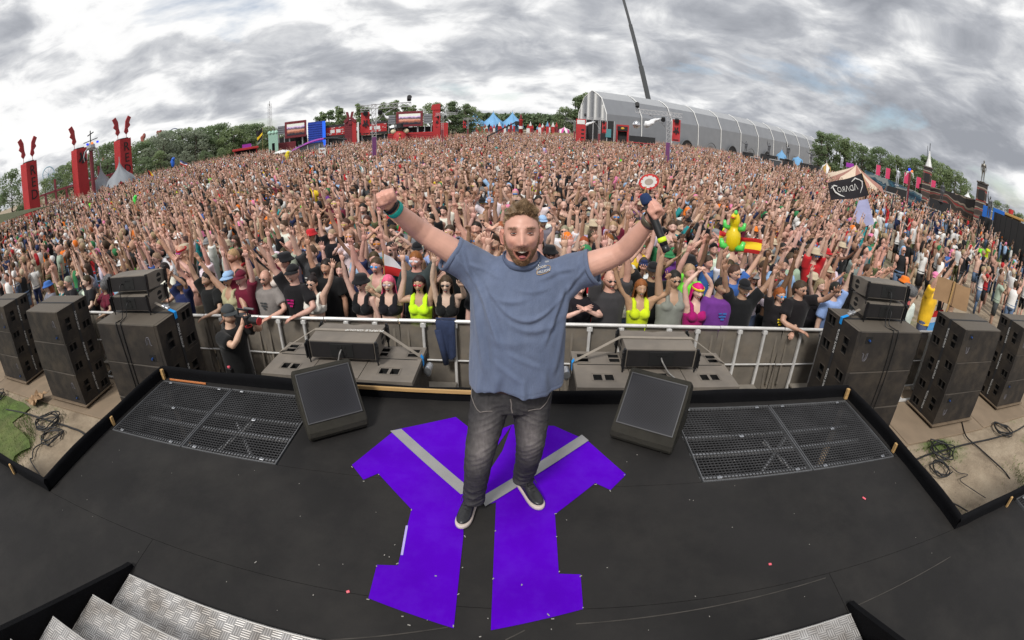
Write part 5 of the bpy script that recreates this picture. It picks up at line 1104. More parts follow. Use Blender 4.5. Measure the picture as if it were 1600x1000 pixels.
    for heel, toe in (((741, 781), (722, 822)), ((813, 757), (842, 793))):
        a_ = on_z(*heel, ZS); c_ = on_z(*toe, ZS); d = c_ - a_; L_ = 0.30; ang = atan2(d[1], d[0]); mid = a_ + d*0.52
        M_ = Matrix.Translation((mid[0], mid[1], ZS + 0.001)) @ Matrix.Rotation(ang, 4, 'Z')
        outl = [(-.145, .0), (-.13, .034), (-.06, .036), (.0, .040), (.07, .050), (.12, .042), (.150, .018), (.155, -.005), (.14, -.034), (.09, -.050), (.02, -.044), (-.06, -.036), (-.13, -.034)]
        def ring(sc_, z, sh=0.0, n=13): return [((x * sc_[0]) + sh, y*sc_[1], z) for x, y in outl]
        def stackr(rg, m, nm, par):
            n = len(outl); Vv = [p for q in rg for p in q]; Ff = [(i*n + j, i*n + (j + 1) % n, (i + 1)*n + (j + 1) % n, (i + 1)*n + j) for i in range(len(rg) - 1) for j in range(n)]; Ff = [f[::-1] for f in Ff]; Ff += [tuple(range(n)), tuple((len(rg) - 1)*n + j for j in range(n))[::-1]]
            me = MB().add(Vv, Ff).mesh(nm, m); me = eval_mesh(me, [('SUBSURF', {'levels': 2, 'render_levels': 2})]); smooth_all(me); me.transform(M_); return link(nm, W2L(me), par)
        sh_ = stackr([ring((1.0, 1.0), .0, .0), ring((1.04, 1.10), .010), ring((1.05, 1.12), .026), ring((1.0, 1.04), .040)], SO, 'shoe_sole', t)
        up = [ring((.98, .98), .034), ring((.98, .97), .052, -.002), [((x*.93) - .006, y*.85, .062 + .045*sstep(.12, -.08, x)) for x, y in outl], [((x*.62) - .045, y*.68, .082 + .048*sstep(.10, -.12, x)) for x, y in outl], [((x*.40) - .075, y*.62, .118 + .02*sstep(.0, -.12, x)) for x, y in outl]]
        stackr(up, UP, 'shoe_upper', sh_)
        b = MB()
        for k in range(5):
            xx = .045 - .022*k; zz = .080 + .0135*k + 0.005; b.tube([(xx, -.026, zz - .012), (xx + .006, 0, zz + .004), (xx, .026, zz - .012)], 0.0035, 5)
        b.tube([(-.04, 0, .140), (-.01, .03, .142), (.02, .035, .118)], 0.003, 5); b.tube([(-.04, 0, .140), (-.01, -.03, .142), (.02, -.034, .118)], 0.003, 5)
        me = b.mesh('laces', mat('black_lace', (0.012, 0.012, 0.012), 0.8)); me.transform(M_); link('laces', W2L(me), sh_)
    # wrist wear
    def bracelet(c, d, r_, w, m, nm):
        d = d/np.linalg.norm(d); u = np.array((0, 0, 1.0)); u -= d*np.dot(u, d); u /= np.linalg.norm(u); v = np.cross(d, u); b = MB(); b.tube([c + u*r_*cos(a) + v*r_*.95*sin(a) for a in np.linspace(0, 2*pi, 25)], [(w/2, .0022)]*25, 6, ref=d); return link(nm, W2L(b.mesh(nm, m, True)), t)
    bracelet(wrL + dL*0.004, dL, .0365, .024, mat('black_watch_strap', (0.01, 0.01, 0.012), 0.5), 'watch_strap'); bracelet(wrL - dL*0.026, dL, .041, .030, mat('teal_wristband', (0.01, 0.42, 0.36), 0.5, var=0.05), 'wristband')
    dR = (wrR - elR)/np.linalg.norm(wrR - elR); bracelet(wrR - dR*0.012, dR, .039, .032, mat('olive_metal_strap', (0.13, 0.115, 0.085), 0.35, 0.5), 'bracelet')
    # microphone held in the right hand of the picture
    tip = P(1046, 358, 2.02); end = P(1016, 285, 2.10); d = (tip - end); ml = np.linalg.norm(d); d = d/ml; c0 = end + (gc - end) @ d*d; shift = gc - c0
    mc = thing('microphone', 'black handheld microphone with a neon yellow ring in the performer\'s fist', 'microphone', tuple(gc)); M2 = Matrix.Translation([-q for q in gc])
    a0 = gc - d*0.032; L3 = 0.20
    def mp(nm, prof, m):
        b = MB(); b.tube([a0 + d*u for u, _ in prof], [r_ for _, r_ in prof], 18); me = b.mesh(nm, m, True); me.transform(M2); link(nm, me, mc)
    mp('head_grille', [(-.045, .012), (-.04, .020), (-.025, .026), (-.005, .026), (0.004, .023)], mat('blue_foam', (0.01, 0.03, 0.10), 0.9, bump=0.5, bscale=300)); mp('handle', [(0.004, .021), (.06, .0195), (.15, .0185), (.195, .0185)], mat('black_satin', (0.012, 0.012, 0.013), 0.35)); mp('colour_ring', [(.160, .0205), (.180, .0205)], mat('neon_yellow', (0.62, 0.85, 0.02), 0.5)); mp('end_cap', [(.195, .0175), (.222, .0170), (.227, .013)], mat('black_satin'))
    return t
performer()

# ================================================================ crowd
SKINS = {'fair': (0.66, 0.425, 0.335), 'rosy': (0.62, 0.355, 0.275), 'tanned': (0.48, 0.285, 0.195), 'olive': (0.38, 0.23, 0.15), 'brown': (0.18, 0.095, 0.057)}
HAIRC = {'brown': (0.06, 0.036, 0.02), 'dark': (0.016, 0.012, 0.010), 'blond': (0.34, 0.25, 0.145), 'red': (0.26, 0.07, 0.022), 'pink': (0.62, 0.14, 0.26), 'magenta': (0.55, 0.01, 0.19), 'grey': (0.3, 0.29, 0.28)}
COLS = {'black': (0.011, 0.011, 0.013), 'white': (0.74, 0.73, 0.71), 'grey': (0.22, 0.225, 0.23), 'navy': (0.018, 0.028, 0.085), 'blue': (0.05, 0.14, 0.42), 'light blue': (0.30, 0.46, 0.68), 'red': (0.46, 0.022, 0.028), 'maroon': (0.13, 0.012, 0.03), 'green': (0.03, 0.19, 0.07), 'olive': (0.10, 0.105, 0.045), 'sage': (0.36, 0.44, 0.35), 'beige': (0.5, 0.41, 0.29), 'orange': (0.78, 0.19, 0.022), 'yellow': (0.78, 0.56, 0.03), 'neon yellow': (0.68, 0.86, 0.02), 'neon green': (0.2, 0.85, 0.05), 'purple': (0.16, 0.04, 0.26), 'pink': (0.75, 0.22, 0.38), 'teal': (0.02, 0.26, 0.27), 'dark grey': (0.045, 0.05, 0.053), 'brown': (0.13, 0.07, 0.04), 'lavender': (0.42, 0.40, 0.62), 'denim': (0.10, 0.15, 0.24), 'magenta': (0.42, 0.01, 0.14)}
POSES = [('wide', 'wide'), ('up', 'up'), ('tall', 'tall'), ('down', 'up'), ('up', 'down'), ('fist', 'down'), ('down', 'fist'), ('clapup', 'clapup'), ('fwd', 'fwd'), ('rail', 'rail'), ('rail', 'wide'), ('wide', 'rail'), ('clap', 'clap'), ('point', 'down'), ('peace', 'up'), ('phone', 'down'), ('hold', 'fwd'), ('down', 'down'), ('heart', 'heart'), ('side', 'up'), ('mouth', 'rail')]
POSE_TXT = {('wide', 'wide'): 'both arms thrown wide', ('up', 'up'): 'both hands in the air', ('tall', 'tall'): 'both arms stretched straight up', ('down', 'up'): 'one hand raised', ('up', 'down'): 'one hand raised', ('fist', 'down'): 'one fist raised', ('down', 'fist'): 'one fist raised', ('clapup', 'clapup'): 'hands clapped overhead', ('fwd', 'fwd'): 'both hands reaching forward', ('rail', 'rail'): 'hands on the rail', ('rail', 'wide'): 'one arm flung up', ('wide', 'rail'): 'one arm flung up', ('clap', 'clap'): 'hands clasped at the chest', ('point', 'down'): 'one finger pointing up', ('peace', 'up'): 'a peace sign and a raised hand', ('phone', 'down'): 'one hand held up before the chest', ('hold', 'fwd'): 'one closed hand up, one reaching out', ('down', 'down'): 'arms hanging down', ('heart', 'heart'): 'hands joined in a heart overhead', ('side', 'up'): 'one arm stretched sideways', ('mouth', 'rail'): 'one hand at the mouth'}
_body = {}; _tee = {}; _misc = {}
def body_mesh(sex, pose, open_, beard):
    k = (sex, pose, open_ > 0.5, beard > 0)
    if k not in _body:
        kk = (sex, pose)
        core, hands, J = figure(sex, *pose); ex = MB(); tl = []
        ex.add(hands.v, hands.f); tl.append(np.tile((1, .92, .9, 1.0), (len(hands.v), 1)))
        hv, info = head_parts(ex, tl, sex, 0.85 if open_ > 0.5 else 0.12, 0.85 if beard else 0)
        _body[k] = (finish_body(core, ex, tl, 'body', kk), J)
    return _body[k]
def tee_mesh(sex, pose, J, loose=0.022):
    k = (sex, pose)
    if k not in _tee: _tee[k] = garment(tee_shapes(sex, J), 'tee', 0.017, 0.30, 0.0045, len(_tee))
    return _tee[k]
_hv = {}
for sx in 'mf':
    V, F, info = head_grid(26, 24, 0.85, 1.0 if sx == 'm' else 0.94, 1.05 if sx == 'm' else 0.92, 1.0); sc_ = 1.0 if sx == 'm' else 0.95; _hv[sx] = (V*sc_, info, np.array((0, -0.012, HEADZ)))
def misc(kind, sex):
    k = (kind, sex)
    if k in _misc: return _misc[k]
    V, info, off = _hv[sex]; D = info['D']; x, z = info['x'], info['z']; m = HAIRM
    line = np.minimum(z - (0.068 - 0.02*(np.abs(x)/0.05)**2), 0.05)/0.03; backm = np.where(D[:, 1] > 0.0, (z + 0.06)/0.03, np.where(np.abs(D[:, 0]) > 0.6, (z - 0.0)/0.03*sstep(-0.45, -0.2, D[:, 1]) - (D[:, 1] < -0.42), -1)); hm = np.clip(np.maximum(np.where(D[:, 1] < 0.35, line, 1), backm), -1, 1)
    b = MB()
    if kind == 'short': v, f = hair_patch(V, info, hm, 0.013, 3, 0.007, 55); b.add(v + off, f)
    elif kind == 'buzz': v, f = hair_patch(V, info, hm, 0.004, 3, 0.001, 55); b.add(v + off, f)
    elif kind in ('long', 'wavy'):
        v, f = hair_patch(V, info, hm, 0.017, 5, 0.006, 60); b.add(v + off, f); R_ = []; n = 22; Vv = []; Ff = []
        for i, (zz, rx, ry, cy) in enumerate(((0.06, .082, .10, .012), (0.0, .092, .104, .015), (-0.07, .095, .10, .03), (-0.14, .105, .095, .04), (-0.22, .125, .10, .03), (-0.30, .13, .10, .02), (-0.36, .10, .085, .03))):
            for j in range(n):
                a = -0.32 + (pi + 0.64)*j/(n - 1); w = 1 + 0.05*sin(j*2.6) + 0.03*sin(j*5.1 + i) + (0.05*sin(i*2.2 + j) if kind == 'wavy' else 0); Vv.append((rx*cos(a)*w, cy + ry*sin(a)*w - (0.03 if abs(sin(a)) < 0.3 and i > 2 else 0), zz + (0.015*sin(j*1.9) if i > 4 else 0)))
        for i in range(6):
            for j in range(n - 1): Ff.append((i*n + j, i*n + j + 1, (i + 1)*n + j + 1, (i + 1)*n + j))
        b.add(Vv, Ff, T=off)
    elif kind == 'bun': v, f = hair_patch(V, info, hm, 0.010, 5, 0.003, 60); b.add(v + off, f); b.ell(off + (0, 0.06, 0.115), (0.038, 0.036, 0.034), 12, 9)
    elif kind == 'cap':
        m = CLOTH; v, f = hair_patch(V, info, np.clip((z - 0.045)/0.02, -1, 1), 0.016, 2, 0.001, 30); b.add(v + off, f)
        n = 9; Vv = []
        for rr_, dz in ((0.0, 0.0), (0.04, -0.004), (0.075, -0.016)):
            for j in range(n):
                a = pi + (pi)*j/(n - 1); Vv.append((cos(a)*(0.074 + rr_*0.25), sin(a)*(0.098 + rr_), 0.050 + dz - 0.012*(cos(a))**2*rr_/0.075))
        b.add(Vv, [(i*n + j, (i + 1)*n + j, (i + 1)*n + j + 1, i*n + j + 1) for i in range(2) for j in range(n - 1)], T=off); b.add([(p[0], p[1], p[2] - 0.004) for p in Vv], [(i*n + j, i*n + j + 1, (i + 1)*n + j + 1, (i + 1)*n + j) for i in range(2) for j in range(n - 1)], T=off)
    elif kind in ('bucket', 'straw', 'tophat'):
        m = CLOTH; pr = {'bucket': [(.14, .025), (.128, .04), (.105, .062), (.098, .075), (.088, .12), (.07, .135), (0.0001, .138)], 'straw': [(.175, .058), (.16, .052), (.105, .056), (.10, .06), (.095, .13), (.075, .15), (.03, .142), (0.0001, .14)], 'tophat': [(.135, .058), (.13, .05), (.098, .052), (.095, .06), (.09, .15), (.088, .155), (0.0001, .156)]}[kind]; b.lathe(pr, 20, R=np.diag((1, 1.12, 1.0)), T=off + (0, 0.004, 0))
    elif kind in ('shades', 'visor_shades'):
        m = LENS
        for s in (-1, 1):
            c = off + np.array((s*0.031, -0.097, 0.010)); b.ell(c, (0.025, 0.007, 0.017), 10, 6, 0, rotm(0, 0, -s*0.18)) if kind == 'shades' else b.cbox(c, (0.058, 0.010, 0.030), 0.004, 0, rotm(0, 0, -s*0.2))
            b.bar(off + np.array((s*0.055, -0.09, 0.014)), off + np.array((s*0.08, 0.0, 0.012)), 0.004, 0.005)
        b.bar(off + np.array((-0.01, -0.102, 0.014)), off + np.array((0.01, -0.102, 0.014)), 0.004, 0.005)
    elif kind == 'headband':
        m = CLOTH; b.tube([off + np.array((0.086*cos(a), 0.106*sin(a) - 0.001, 0.058 + 0.012*sin(a))) for a in np.linspace(0, 2*pi, 25)], [(0.017, 0.004)]*25, 6, ref=(0, 0, 1))
    elif kind == 'tank': r = garment(tank_shapes(sex), 'tank', 0.015, 0.35, 0.003, 3); _misc[k] = r; return r
    elif kind == 'crop':
        r = garment(tank_shapes(sex, lo=1.18), 'crop', 0.013, 0.4, 0.002, 3); _misc[k] = r; return r
    elif kind in ('shorts', 'trousers'): r = garment(legs_shapes(sex, 'short' if kind == 'shorts' else 'long'), kind, 0.02, 0.35, 0.004, 4); _misc[k] = r; return r
    elif kind == 'shoes':
        m = CLOTH
        for s in (-1, 1): b.tube([(s*0.106, 0.075, 0.05), (s*0.107, 0.03, 0.06), (s*0.11, -0.06, 0.055), (s*0.12, -0.19, 0.035)], [(0.045, 0.035), (0.055, 0.042), (0.05, 0.05), (0.03, 0.04)], 10, ref=(0, 0, 1))
    elif kind == 'print':
        m = CLOTH
        for r_ in ((-.05, .05, 1.30, 1.335), (-.035, .035, 1.24, 1.285), (-.055, .055, 1.20, 1.225)):
            pass
        Vv = []; Ff = []
        for q, (x0, x1, z0, z1) in enumerate(((-.06, -.01, 1.30, 1.32), (.0, .055, 1.295, 1.32), (-.05, .05, 1.255, 1.28), (-.02, .03, 1.215, 1.24))):
            o = len(Vv); Vv += [(x0, -.158, z0), (x1, -.158, z0), (x1, -.156, z1), (x0, -.156, z1)]; Ff.append((o, o + 1, o + 2, o + 3))
        b.add(Vv, Ff)
    me = b.mesh(kind, m, True); _misc[k] = me; return me
PEOPLE = []; LABELS = {}
def person(x, y, rz, L_):
    """L_: dict of looks. Builds one spectator from shared meshes, colours per object"""
    sex, pose = L_['sex'], L_['pose']; beard = L_.get('beard', 0)
    t = thing('person', L_['label'], 'person', (x, y, 0), rz, 'festival crowd behind the barrier'); s = L_.get('h', 1.0); t.scale = (s*L_.get('w', 1.0), s*L_.get('w', 1.0), s)
    me, J = body_mesh(sex, pose, L_.get('open', 1), beard)
    def put(nm, me_, c):
        o = link(nm, me_, t); o.color = (*c, 1); return o
    jit = lambda c, a=0.12: tuple(max(0.003, q*random.uniform(1 - a, 1 + a)) for q in c)
    put('body', me, jit(SKINS[L_['skin']], 0.06))
    top, tcol = L_['top'], jit(COLS[L_['tcol']])
    if top == 'tee': put('t_shirt', tee_mesh(sex, pose, J), tcol)
    elif top == 'tank': put('tank_top', misc('tank', sex), tcol)
    elif top == 'crop': put('crop_top', misc('crop', sex), tcol)
    if L_.get('print'): put('shirt_print', misc('print', 'm'), COLS[L_['print']])
    put(L_['legs'], misc(L_['legs'], sex), jit(COLS[L_['lcol']]))
    put('shoes', misc('shoes', 'm'), (0.5, 0.5, 0.48) if random.random() < 0.4 else (0.02, 0.02, 0.02))
    hair, hat = L_.get('hair'), L_.get('hat')
    if hair and not (hat and hair in ('short',)): put('hair', misc(hair, sex), jit(HAIRC[L_['hcol']], 0.2))
    if hat: put({'cap': 'cap', 'bucket': 'bucket_hat', 'straw': 'straw_hat', 'tophat': 'top_hat', 'headband': 'headband'}[hat], misc(hat, sex), COLS[L_['hatcol']])
    if L_.get('glasses'): put('sunglasses', misc(L_['glasses'], sex), L_.get('gcol', (0.01, 0.01, 0.012)))
    PEOPLE.append((x, y)); return t
def describe(L_):
    who = 'woman' if L_['sex'] == 'f' else 'man'
    if L_['top'] == 'none': wear = f'shirtless {L_["skin"]}-skinned {who}'
    else: wear = f'{who} in {L_["tcol"]} {dict(tee="t-shirt", tank="tank top", crop="crop top")[L_["top"]]}'
    bits = []
    if L_.get('hat'): bits.append(f'{L_["hatcol"]} ' + {'cap': 'cap', 'bucket': 'bucket hat', 'straw': 'straw hat', 'tophat': 'top hat', 'headband': 'headband'}[L_['hat']])
    elif L_.get('hair'): bits.append(({'short': 'short', 'buzz': 'cropped', 'long': 'long', 'wavy': 'wavy', 'bun': 'tied-up'}[L_['hair']]) + f' {L_["hcol"]} hair')
    else: bits.append('bald head')
    if L_.get('glasses'): bits.append('sunglasses')
    s = wear + ' with ' + ' and '.join(bits) + ', ' + pose_txt(L_['pose'])
    if len(s.split()) > 16: s = wear + ' with ' + bits[0] + ', ' + pose_txt(L_['pose'])
    if len(s.split()) > 16: s = wear + ', ' + pose_txt(L_['pose'])
    return s
def pose_txt(p):
    if p in POSE_TXT: return POSE_TXT[p]
    if p[::-1] in POSE_TXT: return POSE_TXT[p[::-1]]
    w = {'wide': 'arm flung up', 'up': 'hand raised', 'tall': 'arm straight up', 'fist': 'fist raised', 'fwd': 'hand reaching out', 'side': 'arm out sideways', 'point': 'finger pointing up', 'peace': 'peace sign', 'hold': 'closed hand up', 'rail': 'hand on the rail', 'down': 'arm hanging'}
    a = [w[q] for q in p if q not in ('down',)]; return ('one ' + ', one '.join(a)) if a else 'arms hanging down'
def rnd_look(front=False, calm=0.0):
    r = random.random; sex = 'm' if r() < 0.62 else 'f'; L_ = dict(sex=sex)
    if sex == 'm': top = random.choices(['tee', 'tank', 'none'], [0.60, 0.14, 0.26])[0]
    else: top = random.choices(['tee', 'tank', 'crop'], [0.25, 0.3, 0.45])[0]
    L_['top'] = top
    cw = [('black', 34), ('white', 30), ('grey', 6), ('navy', 5), ('blue', 4), ('light blue', 4), ('red', 4), ('maroon', 2), ('green', 2), ('olive', 3), ('sage', 2), ('beige', 4), ('orange', 2), ('yellow', 2), ('neon yellow', 1.5), ('neon green', .8), ('purple', 2), ('pink', 3), ('teal', 2), ('dark grey', 5), ('lavender', 1.5)]
    L_['tcol'] = random.choices([c for c, _ in cw], [w for _, w in cw])[0]
    L_['skin'] = random.choices(['fair', 'rosy', 'tanned', 'olive', 'brown'], [30, 28, 26, 12, 4])[0]
    L_['hcol'] = random.choices(['brown', 'dark', 'blond', 'red', 'grey', 'pink'], [42, 28, 22, 4, 2, 1 if sex == 'f' else 0])[0]
    L_['hair'] = random.choices(['short', 'buzz', None], [60, 25, 9])[0] if sex == 'm' else random.choices(['long', 'wavy', 'bun'], [50, 25, 25])[0]
    if r() < 0.30: L_['hat'] = random.choices(['cap', 'bucket', 'straw'], [66, 24, 10])[0]; L_['hatcol'] = {'straw': 'beige'}.get(L_['hat'], random.choice(['black', 'black', 'black', 'white', 'navy', 'red', 'beige', 'green', 'orange', 'pink', 'light blue', 'grey']))
    if L_.get('hat') and L_['hair'] == 'bun': L_['hair'] = 'long'
    if r() < 0.45: L_['glasses'] = random.choice(['shades', 'shades', 'shades', 'visor_shades']); L_['gcol'] = random.choice([(0.008, 0.008, 0.01)]*6 + [(0.02, 0.25, 0.7), (0.7, 0.25, 0.02), (0.5, 0.03, 0.05), (0.6, 0.5, 0.1)])
    L_['pose'] = random.choice((POSES[:9] + POSES[13:17] if r() < .68 else POSES[:18]) if not front else POSES[:14] + [('mouth', 'rail'), ('rail', 'rail'), ('rail', 'wide')])
    if r() < calm: L_['pose'] = random.choice([('down', 'down'), ('down', 'down'), ('clap', 'clap'), ('phone', 'down'), ('fist', 'down'), ('down', 'up')])
    if L_['pose'] in (('rail', 'rail'), ('rail', 'wide'), ('wide', 'rail'), ('mouth', 'rail')) and not front: L_['pose'] = ('up', 'up')
    L_['legs'] = 'shorts' if r() < 0.6 else 'trousers'; L_['lcol'] = random.choice(['black', 'black', 'dark grey', 'denim', 'navy', 'beige', 'olive', 'denim'])
    L_['beard'] = 1 if sex == 'm' and r() < 0.4 else 0; L_['open'] = 1 if r() < 0.6 else 0
    L_['h'] = random.gauss(1.03, 0.035) if sex == 'm' else random.gauss(0.965, 0.03); L_['w'] = random.gauss(1.02, 0.04)
    if top == 'tee' and r() < 0.35: L_['print'] = 'white' if L_['tcol'] not in ('white', 'beige', 'yellow') else 'black'
    return L_
# front row, read off the photograph: (head px x, px y, looks)
def FR(px_, py_, sex, top, tcol, pose, hair='short', hcol='brown', skin='fair', row=0, **k):
    L_ = dict(sex=sex, top=top, tcol=tcol, pose=pose, hair=hair, hcol=hcol, skin=skin, legs=k.pop('legs', 'shorts'), lcol=k.pop('lcol', 'black'), row=row, **k); return (px_, py_, L_)
SH = dict(glasses='shades'); B_ = (0.02, 0.3, 0.75); R_c = (0.55, 0.03, 0.06)
FRONT = [
 FR(325, 437, 'm', 'tee', 'black', ('fist', 'rail'), 'short', 'dark', 'tanned', beard=1), FR(281, 430, 'f', 'tee', 'navy', ('rail', 'rail'), 'long', 'dark', 'olive', hat='cap', hatcol='navy', open=0),
 FR(358, 432, 'm', 'tank', 'beige', ('wide', 'rail'), 'short', 'brown', 'tanned', hat='cap', hatcol='light blue', glasses='shades', gcol=B_), FR(381, 455, 'm', 'tee', 'maroon', ('up', 'fist'), 'short', 'dark', 'fair', hat='cap', hatcol='maroon'),
 FR(416, 438, 'm', 'tee', 'grey', ('up', 'rail'), None, 'brown', 'rosy', glasses='shades', beard=1, print='dark grey'), FR(456, 405, 'm', 'tee', 'black', ('fist', 'rail'), 'short', 'brown', 'rosy', hat='cap', hatcol='black', print='magenta', h=1.06),
 FR(488, 440, 'f', 'crop', 'white', ('wide', 'wide'), 'bun', 'dark', 'fair', glasses='shades'), FR(564, 434, 'f', 'crop', 'black', ('up', 'rail'), 'short', 'dark', 'fair', hat='bucket', hatcol='black', glasses='shades'),
 FR(607, 440, 'f', 'crop', 'black', ('rail', 'rail'), 'long', 'pink', 'fair', glasses='shades', gcol=(.5, .4, .45)), FR(655, 440, 'f', 'tank', 'neon yellow', ('side', 'up'), 'wavy', 'dark', 'tanned', glasses='shades', gcol=R_c),
 FR(697, 444, 'f', 'crop', 'black', ('tall', 'fwd'), 'long', 'brown', 'fair', glasses='shades'), FR(650, 400, 'm', 'tee', 'dark grey', ('down', 'wide'), 'short', 'red', 'rosy', glasses='visor_shades', gcol=(.7, .7, .75), row=.55, h=1.07),
 FR(905, 455, 'f', 'tee', 'black', ('clap', 'clap'), 'long', 'dark', 'fair', open=0, h=.97), FR(954, 431, 'm', 'tee', 'dark grey', ('tall', 'tall'), None, 'brown', 'rosy', glasses='shades', beard=1, h=1.04),
 FR(1001, 452, 'f', 'tank', 'neon yellow', ('wide', 'peace'), 'long', 'red', 'tanned', h=.98), FR(1055, 420, 'm', 'tank', 'grey', ('rail', 'down'), 'short', 'dark', 'tanned', glasses='shades', h=1.06, open=0),
 FR(1090, 452, 'f', 'tank', 'magenta', ('heart', 'heart'), 'long', 'magenta', 'fair', hat='headband', hatcol='yellow'), FR(1127, 446, 'm', 'tee', 'purple', ('down', 'down'), 'short', 'dark', 'olive', open=0, print='blue'),
 FR(1164, 436, 'm', 'tee', 'black', ('wide', 'wide'), 'short', 'dark', 'olive', hat='cap', hatcol='black', lcol='white'), FR(1219, 456, 'f', 'tee', 'black', ('up', 'rail'), 'long', 'red', 'rosy', glasses='shades', gcol=B_, print='yellow'),
 FR(1254, 430, 'm', 'tee', 'black', ('rail', 'fwd'), 'short', 'brown', 'tanned', glasses='shades', open=0, h=1.04), FR(1308, 436, 'm', 'tee', 'light blue', ('down', 'rail'), 'short', 'dark', 'fair', glasses='shades', legs='trousers', lcol='denim', beard=1, open=0, h=1.05),
 FR(1285, 425, 'f', 'tank', 'black', ('wide', 'down'), 'wavy', 'blond', 'fair', row=.6), FR(1328, 412, 'm', 'tee', 'black', ('down', 'up'), 'short', 'brown', 'rosy', hat='cap', hatcol='olive', glasses='shades', row=.7, beard=1), FR(1377, 435, 'm', 'tee', 'green', ('point', 'down'), 'short', 'dark', 'tanned', hat='tophat', hatcol='black', glasses='shades', row=.5),
 FR(1233, 418, 'm', 'tee', 'sage', ('down', 'down'), 'short', 'brown', 'fair', row=1.4, legs='trousers', lcol='sage', open=0, h=1.08),
 FR(236, 445, 'f', 'tee', 'beige', ('rail', 'rail'), 'long', 'brown', 'fair', row=0), FR(257, 415, 'm', 'tee', 'white', ('down', 'rail'), 'buzz', 'dark', 'tanned', row=.4, h=1.06, print='beige'), FR(140, 455, 'm', 'tee', 'black', ('up', 'rail'), 'short', 'brown', 'fair', row=.1, print='white'), FR(112, 462, 'm', 'tee', 'black', ('rail', 'rail'), 'short', 'grey', 'rosy', glasses='shades', row=.1),
 FR(97, 452, 'f', 'tank', 'teal', ('rail', 'rail'), 'short', 'blond', 'fair', glasses='shades', row=.1), FR(75, 445, 'f', 'tee', 'grey', ('rail', 'rail'), 'long', 'red', 'fair', hat='bucket', hatcol='blue', row=.1), FR(165, 455, 'f', 'tee', 'maroon', ('mouth', 'rail'), 'long', 'dark', 'tanned', row=.0, hat='headband', hatcol='red'),
 FR(285, 395, 'm', 'none', 'white', ('wide', 'wide'), 'short', 'dark', 'tanned', row=1.1, glasses='visor_shades', gcol=(.4, .02, .3), lcol='blue', hat='headband', hatcol='red', h=1.12), FR(512, 425, 'm', 'tee', 'black', ('rail', 'fist'), 'short', 'dark', 'tanned', row=.5), FR(590, 425, 'm', 'tank', 'beige', ('fist', 'down'), 'short', 'brown', 'rosy', glasses='shades', row=.55, gcol=B_), FR(533, 420, 'f', 'tank', 'black', ('up', 'up'), 'long', 'brown', 'fair', row=.6),
 FR(1076, 425, 'm', 'tee', 'neon green', ('tall', 'down'), 'short', 'blond', 'rosy', row=.6, glasses=None), FR(730, 425, 'm', 'tee', 'black', ('up', 'up'), 'short', 'brown', 'rosy', row=.5), FR(870, 400, 'f', 'tee', 'black', ('up', 'rail'), 'bun', 'brown', 'fair', row=1.0), FR(1020, 425, 'm', 'tee', 'black', ('wide', 'rail'), 'short', 'dark', 'tanned', row=.6, hat='cap', hatcol='black'), FR(1140, 410, 'm', 'tee', 'white', ('up', 'up'), 'short', 'brown', 'tanned', row=1.0, glasses='shades', print='red'),
 FR(1195, 410, 'm', 'none', 'white', ('up', 'fist'), 'short', 'brown', 'rosy', row=1.1), FR(1420, 470, 'm', 'tee', 'white', ('rail', 'down'), 'short', 'brown', 'fair', row=.2),
]
seen = {}
def unique(L_):
    s = describe(L_); seen[s] = seen.get(s, 0) + 1; return s
for px_, py_, L_ in FRONT:
    if 'rail' in L_['pose'] and random.random() < .42: L_['pose'] = random.choice(POSES[:9])
    row = L_.pop('row', 0); y = YB + 0.30 + row; p = on_y(px_, py_, y); ht = L_.get('h', 1.03 if L_['sex'] == 'm' else 0.98)
    L_['h'] = L_.get('h', 1.02 if L_['sex'] == 'm' else 0.97); L_['w'] = random.gauss(1.03, 0.03); L_['label'] = unique(L_)
    person(p[0], y, random.gauss(0, 0.1) + 0.25*atan2(p[0], y), L_)
# density of the crowd over the field
def density(x, y):
    a = math.degrees(atan2(x, y)); r = math.hypot(x, y); d = 2.5 if r < 14 else (1.9 if r < 24 else (1.35 if r < 40 else (0.9 if r < 64 else 0.55)))
    if a > 37: d *= max(0.09, 1 - (a - 37)/7) if r > 8.5 else (0.7 if a < 46 else 0.3)
    if a < -52: d *= max(0.30, 1 - (-52 - a)/12)
    if a > 22 and r > 70: d *= 0.5
    if r > 15: d *= 0.72 + 0.5*sin(x*0.61 + 1.3*sin(y*0.23))*sin(y*0.47 + x*0.19 + 2*sin(x*0.11))
    return d
def too_near(x, y, dmin):
    return any((x - u)**2 + (y - v)**2 < dmin*dmin for u, v in PEOPLE[-600:])
HOLES = []   # things standing in the crowd
n_near = 0; tries = 0; cand = []
for j in range(400):
    for i in range(1): pass
yy_ = YB + 0.36
rows = []
while yy_ < 16:
    x = -yy_*1.42 - 0.2; rows.append(yy_)
    while x < yy_*1.35:
        cand.append((math.hypot(x, yy_) + random.uniform(0, .3), x + random.uniform(-.13, .13), yy_ + random.uniform(-.16, .16))); x += 0.45*random.uniform(0.85, 1.2)
    yy_ += 0.46 if yy_ < 7 else 0.56
cand.sort(); rest = []
for r_, x, y in cand:
    if y < YB + 0.3: y = YB + 0.32
    if random.random() > density(x, y)/2.5: continue
    if too_near(x, y, 0.345): continue
    if n_near < 268:
        L_ = rnd_look(front=y < YB + 0.45)
        for _ in range(60):
            if describe(L_) not in seen: break
            L_ = rnd_look(front=y < YB + 0.45)
        L_['label'] = unique(L_); person(x, y, random.gauss(0, 0.22) + 0.5*atan2(x, y), L_); n_near += 1
    else: rest.append((x, y))

